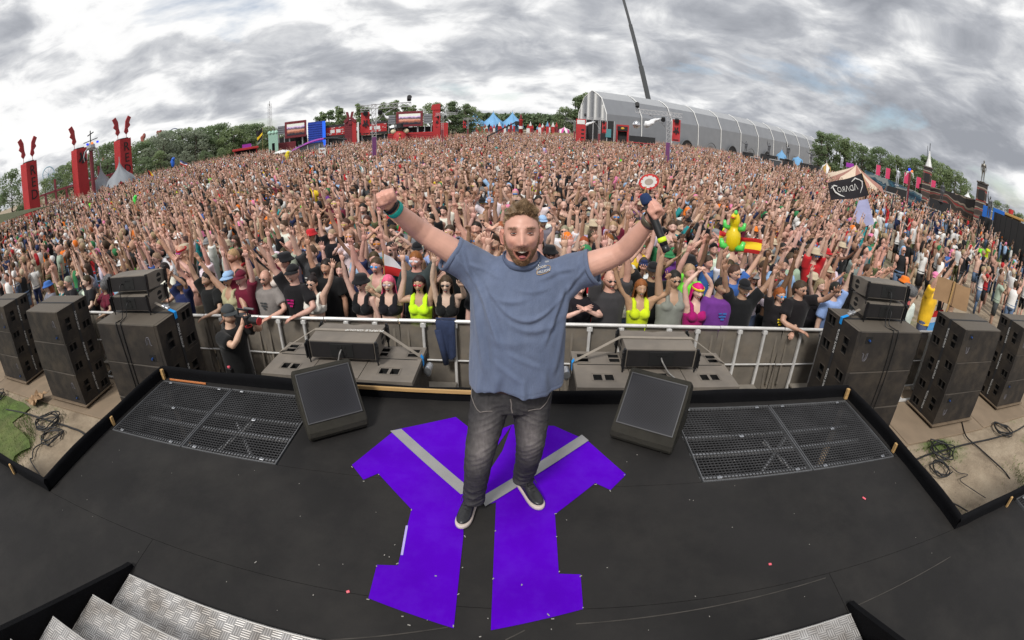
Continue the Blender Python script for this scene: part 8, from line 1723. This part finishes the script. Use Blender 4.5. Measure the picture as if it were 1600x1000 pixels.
# ---------------------------------------------------------------- right side: striped tent, murals, hoardings
peak_tent(1338, 257, 62, 'large cream and brown striped tent behind the black flag', mat('cream_canvas', (0.62, 0.50, 0.38), 0.7), 52, None, 6, 1.9, mat('brown_canvas', (0.36, 0.17, 0.13), 0.7), 'striped_tent', 1.35)
MB_ = thing('tent_bar', 'dark bar counter under the striped tent', 'bar', tuple(at_r(1338, 292, 63)*np.array((1, 1, 0))), azrot(1338)); MB().box((0, 1.5, .9), (7, 2, 1.8)).build('back_wall', BLKP, MB_); MB().cbox((0, -.5, .55), (6.4, .5, 1.1), .03).build('counter', mat('tent_bar_wood', (0.14, 0.08, 0.05), 0.7), MB_)
t = peak_tent(1292, 252, 85, 'small white and ochre tent left of the striped tent', WHITE, 9, None, 4, 2.6, mat('ochre_canvas', (0.45, 0.28, 0.08), 0.7), 'small_tent'); panel(1322, 1334, 255, 262, 75, 'purple_sign', 'purple sign board behind the striped tent', 'sign', PURP)
statue(1316, 262, 242, 84, 'white and blue giant robot behind the striped tent', mat('robot_white', (0.45, 0.47, 0.52), 0.4, 0.2, var=0.3, scale=4)); statue(1404, 290, 262, 70, 'silver robot with wings above the blue mural', mat('robot_white'))
def mural_mat(nm, cols, sc):
    m = bpy.data.materials.new(nm); m.use_nodes = True; n = m.node_tree.nodes; l = m.node_tree.links; b = n['Principled BSDF']; b.inputs['Roughness'].default_value = .7; tc = n.new('ShaderNodeTexCoord'); w = n.new('ShaderNodeTexWave'); w.wave_type = 'RINGS'; w.inputs['Scale'].default_value = sc; w.inputs['Distortion'].default_value = 9; w.inputs['Detail'].default_value = 3; l.new(tc.outputs['Object'], w.inputs[0]); r = n.new('ShaderNodeValToRGB'); r.color_ramp.interpolation = 'CONSTANT'; e = r.color_ramp.elements
    while len(e) < len(cols): e.new(.5)
    for i, c in enumerate(cols): e[i].position = i/len(cols); e[i].color = (*c, 1)
    l.new(w.outputs[1], r.inputs[0]); l.new(r.outputs[0], b.inputs['Base Color']); return m
MU1 = mural_mat('blue_mural', [(0.02, 0.06, 0.11), (0.05, 0.17, 0.26), (0.02, 0.03, 0.05), (0.16, 0.33, 0.42), (0.03, 0.08, 0.14), (0.4, 0.45, 0.45)], .16); MU2 = mural_mat('brown_mural', [(0.05, 0.035, 0.03), (0.16, 0.11, 0.09), (0.30, 0.03, 0.03), (0.09, 0.06, 0.05), (0.30, 0.24, 0.19), (0.03, 0.025, 0.025)], .13)
def mural(px0, px1, y0, y0b, ra, rb, m, label, nseg=8):
    a = at_r(px0, y0, ra); b2 = at_r(px1, y0b, rb); d = b2 - a; w = math.hypot(d[0], d[1]); t = thing('mural_wall', label, 'mural', (a[0], a[1], 0), atan2(d[1], d[0]))
    for k in range(nseg):
        u0, u1 = k/nseg, (k + 1)/nseg; z0_, z1_ = a[2] + (b2[2] - a[2])*u0, a[2] + (b2[2] - a[2])*u1; MB().prism([(w*u0 + .01, 0), (w*u1 - .01, 0), (w*u1 - .01, z1_), (w*u0 + .01, z0_)], -.1, .1, R=np.array([[1.0, 0, 0], [0, 0, -1], [0, 1, 0]])).build('mural_panel', m, t); MB().box((w*u0, .2, z0_/2), (.15, .15, z0_)).build('brace', STEEL, t)
    return t
mural(1352, 1440, 266, 304, 86, 70, MU1, 'long blue painted mural wall behind the striped tent', 9); mural(1437, 1550, 287, 320, 73, 68, MU2, 'long brown and red dragon mural wall', 9)
for px0, px1, y0, r, lb in ((1443, 1457, 262, 71, 'painted tower at the start of the dragon mural, topped by a spire'), (1527, 1544, 287, 67, 'painted tower carrying the tall metal skeleton statue')):
    t, w, za, zb = site('mural_tower', lb, 'tower', px0, px1, y0, None, r, 'painted towers of the dragon mural'); MB().box((0, .5, zb/2), (w, 1.2, zb)).build('shaft', MU2, t); MB().box((0, -.15, zb*.78), (w*.55, .06, zb*.2)).build('window_panel', BLKP, t); MB().cbox((0, .5, zb + .08), (w + .25, 1.4, .18), .03).build('cornice', mat('grey_cornice', (0.13, 0.115, 0.105), 0.8), t)
    if px0 < 1500:
        MB().lathe([(.55, 0), (.25, 1.1), (.08, 2.2)], 8, T=(w*.05, .5, zb + .15)).build('cone', WHITE, t); MB().tube([(w*.05, .5, zb + 2), (w*.05, .5, zb + 3.4)], .06, 5).build('spire', BLKP, t); MB().tube([(-w*.2, .5, zb), (-w*.2, .5, zb + 3)], .04, 5).build('rod', BLKP, t)
statue(1538, 285, 250, 67, 'tall metal skeleton statue on the right painted tower', mat('skeleton_metal', (0.17, 0.16, 0.14), 0.35, 0.7, var=0.4, scale=8))
peak_tent(1513, 297, 90, 'white pagoda tent peeping over the dragon mural', WHITE, 14, None, 4, 3.6)
for k, (px_, py_, r) in enumerate(((1373, 258, 88), (1388, 263, 87), (1417, 270, 84), (1436, 277, 82), (1459, 282, 84), (1418, 250, 84))):
    if k == 5: continue
    p = at_r(px_, py_, r); t = thing('feather_flag', 'pink vertical flag on a pole in front of the right wood', 'flag', (p[0], p[1], 0), azrot(px_), 'pink vertical flags'); MB().tube([(-.42, 0, 0), (-.42, 0, p[2] + .1)], .04, 5).build('pole', STEEL, t); V = [(-.4 + .8*j/3, .05*sin(i + j), p[2] - 1.75*i/5) for i in range(6) for j in range(4)]; MB().add(V, [(i*4 + j, i*4 + j + 1, (i + 1)*4 + j + 1, (i + 1)*4 + j) for i in range(5) for j in range(3)]).build('fabric', PINKF, t, smooth=True)
t, w, za, zb = site('robot_mast', 'slim red mast with a white tusked robot head and blue lamp', 'mast', 1420, 1424, 268, None, 72); MB().tube([(0, 0, 0), (0, 0, zb)], .18, 8).build('pole', MAR, t)
for s in (-1, 1): MB().tube([(0, 0, zb), (s*.45, 0, zb - .2), (s*.65, 0, zb - .8)], [.15, .12, .03], 6).build('tusk', WHITE, t)
MB().ell((-.1, -.1, zb + .25), (.22, .2, .2), 8, 6).build('blue_lamp', MATS['lit_blue_lamp'], t); MB().ell((.3, -.1, zb + .1), (.18, .15, .15), 8, 6).build('orange_lamp', MATS['lit_orange_lamp'], t)
black_stand(1386, 1418, 294, 328, 66, 'black hoarding between the blue mural and the crowd'); black_stand(1452, 1486, 314, 356, 58, 'black hoarding in front of the dragon mural, under a robot statue'); black_stand(1530, 1552, 340, 374, 57, 'black hoarding at the turn of the right fence'); black_stand(1552, 1640, 348, 400, 56, 'long black hoarding running along the right edge of the field', r1=36)
statue(1474, 316, 284, 58, 'dark winged robot statue on the hoarding before the dragon mural'); statue(1548, 342, 306, 56, 'dark robot statue with an outstretched arm before the blue panels')
def framed(px0, px1, y0, y1, r, label):
    t, w, za, zb = site('framed_board', label, 'board', px0, px1, y0, None, r, 'dark boards in grey frames'); MB().cbox((0, .05, zb/2 + .1), (w*.92, .06, zb*.86), .01).build('board', mat('chalkboard', (0.05, 0.055, 0.065), 0.7, var=0.35, scale=5), t)
    for s in (-1, 1): MB().bar((s*w*.48, 0, 0), (s*w*.48, 0, zb), .12).build('upright', STEEL, t)
    for z in (.15, zb): MB().bar((-w*.48, 0, z), (w*.48, 0, z), .12).build('crossbar', STEEL, t)
framed(1371, 1402, 300, 326, 62, 'dark framed board left of the black hoarding'); framed(1440, 1471, 326, 356, 55, 'dark framed board before the dragon mural'); framed(1202, 1222, 250, 262, 84, 'dark framed board before the hangar doors'); framed(1172, 1190, 246, 256, 84, 'dark framed board next to the first hoarding')
BP = mat('bright_blue_panel', (0.01, 0.12, 0.48), 0.5, var=0.08)
panel(1535, 1548, 322, 342, 62, 'blue_hoarding', 'smaller bright blue panel beside the dark robot', 'panel', BP); panel(1550, 1569, 327, 352, 60, 'blue_hoarding', 'larger bright blue panel right of the dark robot', 'panel', BP)
t, w, za, zb = site('timber_hut', 'ochre timber hut beside the blue panels', 'hut', 1568, 1596, 338, None, 66); MB().box((0, 1, zb/2), (w, 2, zb)).build('wall', mat('dark_hut_wall', (0.09, 0.06, 0.045), 0.8), t); MB().cbox((0, .3, zb), (w + .8, 3.4, .3), .05).build('roof', mat('ochre_board', (0.42, 0.24, 0.07), 0.7), t)
for s in (-1, 0, 1): MB().bar((s*w*.48, -1, 0), (s*w*.48, -1, zb), .2).build('post', mat('ochre_board'), t)
for s in (-.5, .5): MB().prism([(-.9, 0), (.9, 0), (0, 1.2)], -.05, .05, R=np.array([[1.0, 0, 0], [0, 0, -1], [0, 1, 0]]), T=(s*w*.48, -1.0, .4)).build('gable_trim', mat('ochre_board'), t)
peak_tent(1606, 352, 60, 'white marquee at the right end of the hoarding', WHITE, 18, None, 4, 2.4)
MB_ = thing('red_marker', 'small red cylinder sign above the ochre hut', 'sign', tuple(at_r(1579, 335, 67)*np.array((1, 1, 0)))); MB().tube([(0, 0, at_r(1579, 334, 67)[2]), (0, 0, at_r(1579, 327, 67)[2])], .4, 10).build('drum', RED, MB_); MB().tube([(0, 0, 0), (0, 0, at_r(1579, 334, 67)[2])], .06, 5).build('pole', STEEL, MB_)

# ================================================================ things carried in and around the crowd
def cloth_patch(corners, r, n=(14, 10), wave=0.05, seed=0, rr4=None):
    """quad of photo corners (tl, tr, br, bl) at ground distance r, waved; returns map(u, v) -> point"""
    C = [at_r(x, y, (rr4[i] if rr4 else r)) for i, (x, y) in enumerate(corners)]; nrm = np.cross(C[1] - C[0], C[3] - C[0]); nrm /= np.linalg.norm(nrm); sc_ = np.linalg.norm(C[1] - C[0])
    def f(u, v, lift=0.0):
        p = (C[0]*(1 - u) + C[1]*u)*(1 - v) + (C[3]*(1 - u) + C[2]*u)*v
        return p + nrm*(wave*sc_*(sin(u*7 + seed + 2*v) + 0.5*sin(v*9 + 3*u + seed)) + lift) + np.array((0, 0, 0.02*sc_*sin(u*6 + seed)))
    return f, nrm
def patch_obj(f, u0, u1, v0, v1, m, name, parent, o, n=(12, 9), lift=0.0):
    V = [f(u0 + (u1 - u0)*i/n[0], v0 + (v1 - v0)*j/n[1], lift) - o for j in range(n[1] + 1) for i in range(n[0] + 1)]; W_ = n[0] + 1
    return MB().add(V, [(j*W_ + i, j*W_ + i + 1, (j + 1)*W_ + i + 1, (j + 1)*W_ + i) for j in range(n[1]) for i in range(n[0])]).build(name, m, parent, smooth=True)
def flag(name, label, corners, r, bands, pole=None, wave=0.05, seed=0, cat='flag', vertical=False):
    f, nrm = cloth_patch(corners, r, wave=wave, seed=seed); o = f(0.5, 0.5); t = thing(name, label, cat, tuple(o))
    for a, b, m in bands:
        if vertical: patch_obj(f, a, b, 0, 1, m, 'fabric', t, o, (6, 10))
        else: patch_obj(f, 0, 1, a, b, m, 'fabric', t, o, (12, 5))
    if pole: p, q = at_r(*pole[0], r), at_r(*pole[1], r); MB().tube([p - o, q - o], 0.012, 6).build('pole', WOOD, t)
    return t, f, o, nrm
FB = lambda n, c: mat('flag_' + n, c, 0.85, var=0.12, scale=5)
t, f, o, nrm = flag('band_flag', 'black flag with a white mirrored name and claw marks on a pole', [(1293, 287), (1347, 271), (1358, 306), (1298, 314)], 19, [(0, 1, FB('black', (0.016, 0.014, 0.018)))], ((1346, 268), (1378, 372)), 0.03, 1)
sgn = 1 if np.dot(nrm, CAM - o) > 0 else -1
def on_flag(me, lift=0.012):
    v = mesh_np(me); v = np.array([f(min(max(p[0], -.1), 1.1), p[1], sgn*lift + p[2]*0) - o for p in v]); set_np(me, v); return me
me = text_mesh('ΛDΛRO', 0.42, 0.0); v = mesh_np(me); w_ = v[:, 0].max() - v[:, 0].min(); v[:, 0] = 0.5 - (v[:, 0]/w_)*0.56; v[:, 1] = 0.50 - v[:, 1]*0.95; set_np(me, v); bm = bmesh.new(); bm.from_mesh(me); bmesh.ops.triangulate(bm, faces=bm.faces); bm.to_mesh(me); bm.free(); me.materials.clear(); me.materials.append(WHT); link('lettering', on_flag(me), t)
for s, pts in (('claw', [(.10, .22), (.13, .45), (.16, .62), (.26, .78), (.38, .88)]), ('claw', [(.86, .20), (.93, .35), (.90, .55), (.80, .80)]), ('claw', [(.06, .35), (.16, .24), (.24, .30)]), ('claw', [(.66, .20), (.78, .10), (.86, .22)])):
    MB().tube([f(u, v, sgn*0.012) - o for u, v in pts], [0.012, 0.03, 0.035, 0.028, 0.008][:len(pts)] if len(pts) > 4 else [0.012, 0.03, 0.02, 0.008][:len(pts)], 5).build(s, WHT, t)
flag('pale_flag', 'pale lavender flag hanging from the pole below the black flag', [(1342, 313), (1356, 311), (1366, 350), (1324, 362)], 18.6, [(0, 1, FB('lavender', (0.42, 0.43, 0.66)))], None, 0.05, 3)
t, f, o, nrm = flag('striped_flag', 'red and yellow striped flag held behind the yellow inflatable', [(1124, 362), (1191, 376), (1188, 399), (1122, 387)], 7.6, [(0, .27, FB('red', (0.55, 0.02, 0.02))), (.27, .73, FB('yellow', (0.80, 0.55, 0.02))), (.73, 1, FB('red', (0.55, 0.02, 0.02)))], None, 0.04, 2)
t, f, o, nrm = flag('white_red_flag', 'white and red flag between the raised arms left of the performer', [(600, 396), (615, 404), (644, 436), (598, 428)], 7.1, [(0, .55, FB('white', (0.72, 0.71, 0.74))), (.55, 1, FB('red', (0.55, 0.02, 0.02)))], ((598, 392), (602, 446)), 0.04, 4)
flag('tricolour_flag', 'small black red and yellow flag over the crowd before the left wood', [(229, 264), (236, 269), (240, 275), (232, 274)], 48, [(0, .33, FB('black', (0.016, 0.014, 0.018))), (.33, .66, FB('red', (0.55, 0.02, 0.02))), (.66, 1, FB('yellow', (0.8, 0.55, 0.02)))], ((229, 263), (229, 285)), .04, 1, vertical=True)
flag('dark_flag', 'black and yellow flag over the crowd before the mint facade', [(400, 207), (410, 200), (410, 214), (403, 224)], 55, [(0, .5, FB('black', (0.016, 0.014, 0.018))), (.5, .75, FB('yellow', (0.8, 0.55, 0.02))), (.75, 1, FB('black', (0.016, 0.014, 0.018)))], ((410, 199), (411, 238)), .04, 2); flag('tricolour_flag', 'red white and blue flag at the foot of the left wood', [(281, 250), (293, 256), (292, 260), (282, 257)], 60, [(0, .33, FB('blue', (0.03, 0.06, 0.3))), (.33, .66, FB('white', (0.72, 0.71, 0.74))), (.66, 1, FB('red', (0.55, 0.02, 0.02)))], ((281, 249), (281, 268)), .04, 2)
flag('red_blue_flag', 'red white and blue flag draped before the cardboard sign', [(1460, 486), (1474, 484), (1476, 512), (1446, 520)], 9.4, [(0, .3, FB('red', (0.55, 0.02, 0.02))), (.3, .55, FB('white', (0.72, 0.71, 0.74))), (.55, 1, FB('sky', (0.1, 0.35, 0.7)))], None, .05, 2)
# yellow inflatable with green arms
p = at_r(1146, 366, 7.45); t = thing('inflatable', 'yellow inflatable dinosaur toy with green limbs held up in the crowd', 'inflatable', tuple(p), azrot(1146, 370)); YI = mat('yellow_vinyl', (0.75, 0.55, 0.01), 0.3, var=0.05, spec=0.6); GI = mat('green_vinyl', (0.09, 0.6, 0.1), 0.3, var=0.05, spec=0.6)
b = MB(); b.ell((0, 0, -.06), (.125, .12, .22), 16, 12); b.ell((0, -.02, .22), (.085, .085, .13), 14, 10); b.ell((-.03, -.09, .29), (.05, .08, .035), 12, 8); me = b.mesh('i', YI); r2 = eval_mesh(me, [('REMESH', {'mode': 'VOXEL', 'voxel_size': .016}), ('SMOOTH', {'factor': .5, 'iterations': 5})]); r2.materials.clear(); r2.materials.append(YI); smooth_all(r2); link('torso', r2, t)
for s in (-1, 1):
    MB().tube([(s*.08, -.04, .10), (s*.15, -.08, .12), (s*.16, -.09, .21)], [.04, .038, .022], 10).build('arm', GI, t, smooth=True); MB().tube([(s*.07, -.03, -.2), (s*.16, -.06, -.18), (s*.18, -.06, -.08)], [.055, .055, .03], 10).build('leg', GI, t, smooth=True)
MB().cbox((-.04, -.15, .275), (.06, .06, .018), .006).build('mouth', mat('red_vinyl', (0.5, 0.03, 0.03), 0.3), t); MB().ell((0, -.06, .345), (.03, .05, .04), 10, 7).build('crest', GI, t, smooth=True)
def blob_toy(px_, py0, py1, r, col, label, name):
    a, b_ = at_r(px_, py0, r), at_r(px_, py1, r); h = a[2] - b_[2]; t = thing(name, label, 'inflatable', tuple((a + b_)/2)); b = MB(); b.ell((0, 0, 0), (h*.22, h*.2, h*.5), 12, 9); b.ell((h*.12, 0, h*.35), (h*.2, h*.18, h*.18), 10, 8); b.tube([(0, 0, 0), (-h*.35, 0, h*.1)], [h*.12, h*.07], 8); me = b.mesh('i', YI); m = mat('toy_' + name, col, 0.35, spec=0.5); r2 = eval_mesh(me, [('REMESH', {'mode': 'VOXEL', 'voxel_size': h*.05}), ('SMOOTH', {'factor': .5, 'iterations': 3})]); r2.materials.clear(); r2.materials.append(m); smooth_all(r2); link('bladder', r2, t)
blob_toy(211, 305, 322, 27, (0.06, 0.7, 0.08), 'bright green inflatable held over the crowd on the left', 'green_inflatable'); blob_toy(449, 236, 251, 44, (0.75, 0.6, 0.02), 'yellow inflatable held over the crowd before the mint facade', 'yellow_inflatable'); blob_toy(270, 246, 262, 60, (0.02, 0.12, 0.55), 'blue inflatable arch shape before the left wood', 'blue_inflatable')
# red paddle sign, white/brown sign, cardboard sign
p = at_r(1014, 284, 9.8); t = thing('paddle_sign', 'red and white oval paddle sign held over the crowd by the microphone', 'sign', tuple(p), azrot(1015)); RZ = np.array([[1.0, 0, 0], [0, 0, -1], [0, 1, 0]]) @ rotm(0, 0, 0.35)
ov = lambda k: [(.21*k*cos(a), .155*k*sin(a)) for a in np.linspace(0, 2*pi, 25)[:-1]]
MB().prism(ov(1), -.008, .008, R=RZ).build('plate', mat('paddle_red', (0.6, 0.03, 0.03), 0.5), t); MB().prism(ov(.8), .008, .012, R=RZ).build('white_field', WHT, t); MB().prism(ov(.42), .012, .016, R=RZ).build('centre', mat('paddle_grey', (0.4, 0.33, 0.28), 0.6), t)
for k in range(8): a = k*pi/4; MB().prism([(.15*cos(a - .14), .11*sin(a - .14)), (.2*cos(a), .147*sin(a)), (.15*cos(a + .14), .11*sin(a + .14))], .012, .015, R=RZ).build('spike', mat('paddle_red'), t)
MB().bar((-.05, 0, -.1), (-.12, 0, -.5), .025).build('stick', WOOD, t)
t, w, za, zb = site('poster_sign', 'white and brown patterned poster held up in the far crowd', 'sign', 498, 509, 231, 246, 46); MB().cbox((0, 0, (za + zb)/2), (w, .03, zb - za), .005).build('board', WHITE, t)
for k in range(7): MB().box((random.uniform(-.3, .3)*w, -.02, za + (zb - za)*random.uniform(.15, .85)), (w*.25, .01, (zb - za)*.13)).build('patch', mat('poster_brown', (0.3, 0.1, 0.06), 0.7), t)
KRAFT = mat('cardboard', (0.36, 0.22, 0.115), 0.85, var=0.12, scale=5)
f, nrm = cloth_patch([(1466, 432), (1517, 450), (1510, 487), (1457, 467)], 9.2, wave=0.006); o = f(.5, .5); t = thing('cardboard_sign', 'blank brown cardboard sign on a wooden stick seen from behind', 'sign', tuple(o))
for u0, u1 in ((0, .44), (.56, 1)): me = patch_obj(f, u0, u1, 0, 1, KRAFT, 'board_half', t, o)
patch_obj(f, .43, .57, 0, 1, mat('cardboard_fold', (0.28, 0.17, 0.09), 0.85), 'centre_fold', t, o, lift=.012); MB().tube([f(.5, -.02, -.02) - o, f(.47, 1.0, -.02) - o, f(.45, 1.45, -.02) - o], .02, 6).build('stick', WOOD, t)
for k, u in enumerate((.10, .13, .16, .20, .24)): MB().tube([f(u, .22 + .05*k % .1, .01) - o, f(u + .02, .34 + .03*k, .01) - o], .004, 4).build('scribble', mat('marker_ink', (0.07, 0.05, 0.04), 0.8), t)
# ---------------------------------------------------------------- camera operator in the pit
L_ = dict(sex='m', pose=('cam', 'cam'), top='tee', tcol='black', hair='buzz', hcol='brown', skin='rosy', legs='trousers', lcol='black', hat='cap', hatcol='dark grey', beard=1, open=0, h=1.03, w=1.0, label='camera operator in black with a cap, filming in the pit'); POSE_TXT[('cam', 'cam')] = 'filming'
cx0, cy0 = on_z(362, 520, 1.45)[:2]; op = person(cx0, cy0, radians(78), L_); op['group'] = 'crew'; del op['group']
M3 = Matrix.Translation((cx0, cy0, 0)) @ Matrix.Rotation(radians(78), 4, 'Z')
t = thing('video_camera', 'black video camera held up by the camera operator', 'camera', tuple(M3 @ Vector((0, -.30, 1.66))), radians(78)); MB().cbox((0, .02, 0), (.10, .20, .11), .012).build('camera_body', GRILLE_STEEL, t); MB().tube([(0, -.08, 0), (0, -.14, 0), (0, -.15, 0), (0, -.24, 0)], [.038, .038, .046, .046], 14).build('lens', mat('black_satin'), t); MB().tube([(0, -.235, 0), (0, -.243, 0)], .047, 14).build('lens_ring', RED, t)
b = MB(); b.bar((0, .10, .055), (0, .10, .11), .014); b.bar((0, -.06, .055), (0, -.06, .11), .014); b.bar((0, .11, .115), (0, -.08, .115), .02); b.build('top_handle', GRILLE_STEEL, t); MB().tube([(.0, -.02, .14), (.0, -.18, .14)], .012, 8).build('microphone_stick', mat('grey_foam', (0.15, 0.15, 0.15), .9), t); MB().cbox((.02, .15, .02), (.06, .08, .05), .008).build('viewfinder', GRILLE_STEEL, t)
MB().tube([(.045*cos(a), .04*sin(a), 0) for a in np.linspace(0, 2*pi, 17)], .008, 5).build('red_wristband', mat('red_wristband', (0.5, 0.02, 0.02), .6), op, loc=(0.115, -.21, 1.47)); g_ = MB(); g_.cbox((-.19, -.02, .98), (.05, .09, .14), .01); g_.build('belt_radio', GRILLE_STEEL, op); MB().cbox((-.19, -.02, 1.06), (.03, .04, .03), .006).build('pink_tag', mat('pink_paper'), op)
# denim jacket over the rail
f, nrm = cloth_patch([(679, 498), (713, 499), (708, 552), (690, 560)], 5.6, wave=.0); V = []; n1, n2 = 12, 14
p0 = on_y(680, 500, YB - .03); p1 = on_y(711, 501, YB - .03); t = thing('denim_jacket', 'dark blue denim jacket hung over the crowd barrier', 'jacket', (p0[0], YB, 0)); w = p1[0] - p0[0]
for j in range(n2 + 1):
    for i in range(n1 + 1):
        u, v = i/n1, j/n2; x = w*(u + .25*v*(.5 - u) + .12*v); z = 1.222 - .56*v*(1 - .25*abs(u - .6)); y = -.032 - .03*sin(min(1, v*4)*pi/2) - .018*sin(u*16 + 2*v)*v; V.append((x, y, z if v > 0 else 1.217))
V2 = [(x, .035 + .01*sin(x*30), 1.217 - .3*k/4) for k in range(5) for x in np.linspace(0, w, n1 + 1)]
b = MB(); b.add(V, [(j*13 + i, j*13 + i + 1, (j + 1)*13 + i + 1, (j + 1)*13 + i) for j in range(n2) for i in range(n1)]); me = b.mesh('front_drape', mat('dark_denim', (0.022, 0.035, 0.085), .9, var=.25, scale=14, bump=.4, bscale=200)); r2 = eval_mesh(me, [('SOLIDIFY', {'thickness': .018}), ('SUBSURF', {'levels': 1, 'render_levels': 1})]); smooth_all(r2); link('front_drape', r2, t)
b = MB(); b.add(V2, [(k*13 + i, k*13 + i + 1, (k + 1)*13 + i + 1, (k + 1)*13 + i) for k in range(4) for i in range(12)]); b.add([(x, y, 1.222) for y in (-.03, .036) for x in np.linspace(0, w, 13)], [(i, i + 1, 14 + i, 13 + i) for i in range(12)]); b.build('back_drape', MATS['dark_denim'], t, smooth=True)
MB().tube([(w*.15, -.075, 1.1), (w*.35, -.085, .85), (w*.5, -.09, .62)], [.05, .045, .04], 8).build('sleeve', MATS['dark_denim'], t, smooth=True); MB().cbox((w*.12, -.10, 1.03), (.03, .008, .035), .003).build('white_label', WHT, t)
# furry microphones on stands behind the corner stacks
FUR = mat('grey_fur', (0.19, 0.19, 0.195), .95, var=.3, scale=40, bump=1.0, bscale=120)
for px_, py_, y, ang, lb in ((166, 440, 5.25, .5, 'grey furry microphone on a stand behind the left corner stack'), (1422, 453, 5.3, -.25, 'grey furry microphone on a stand behind the right corner stack')):
    p = on_y(px_, py_, y); t = thing('furry_microphone', lb, 'microphone', (p[0], p[1], 0), 0, 'furry microphones by the barrier'); L3 = .17; d = np.array((cos(ang), 0, sin(ang))); b = MB(); b.tube([d*u for u in (-L3, -L3*.85, -L3*.4, 0, L3*.4, L3*.85, L3)], [.02, .07, .085, .088, .085, .07, .02], 14); o = b.build('windshield', FUR, t, smooth=True, loc=(0, 0, p[2]))
    rs = np.random.default_rng(1); n = 2600; a = rs.uniform(0, 6.28, n); u = rs.uniform(-L3, L3, n); rad = .085*np.sqrt(np.clip(1 - (u/L3)**6, 0, 1)); e1 = np.cross(d, (0, 1, 0)); e2 = np.array((0, 1.0, 0)); Nn = np.outer(np.cos(a), e1) + np.outer(np.sin(a), e2); v, fc = dress_strands(np.outer(u, d) + Nn*rad[:, None], Nn, np.tile((0.3, 0, -.6), (n, 1)), .022, .0012, rs, .5, .8); tag(MB().add(v, fc).build('fur', FUR, t, loc=(0, 0, p[2])), kind='stuff')
    MB().tube([(0, .02, 0), (0, .02, p[2] - .06)], .013, 8).build('stand_pole', GRILLE_STEEL, t)
    for k in range(3): a = k*2.1; MB().tube([(0, .02, .35), (.32*cos(a), .02 + .32*sin(a), .045)], .010, 6).build('stand_leg', GRILLE_STEEL, t)
    if px_ > 800: MB().cbox((-.02, -.05, p[2] - .2), (.10, .02, .16), .01).build('badge_card', mat('dark_card', (0.02, 0.02, 0.025), .6), t); MB().lathe([(.0001, 0), (.035, 0), (.035, .004), (.0001, .004)], 16, R=np.array([[1.0, 0, 0], [0, 0, -1], [0, 1, 0]]), T=(-.02, -.062, p[2] - .19)).build('round_badge', mat('badge_red', (.55, .12, .12), .5), t)
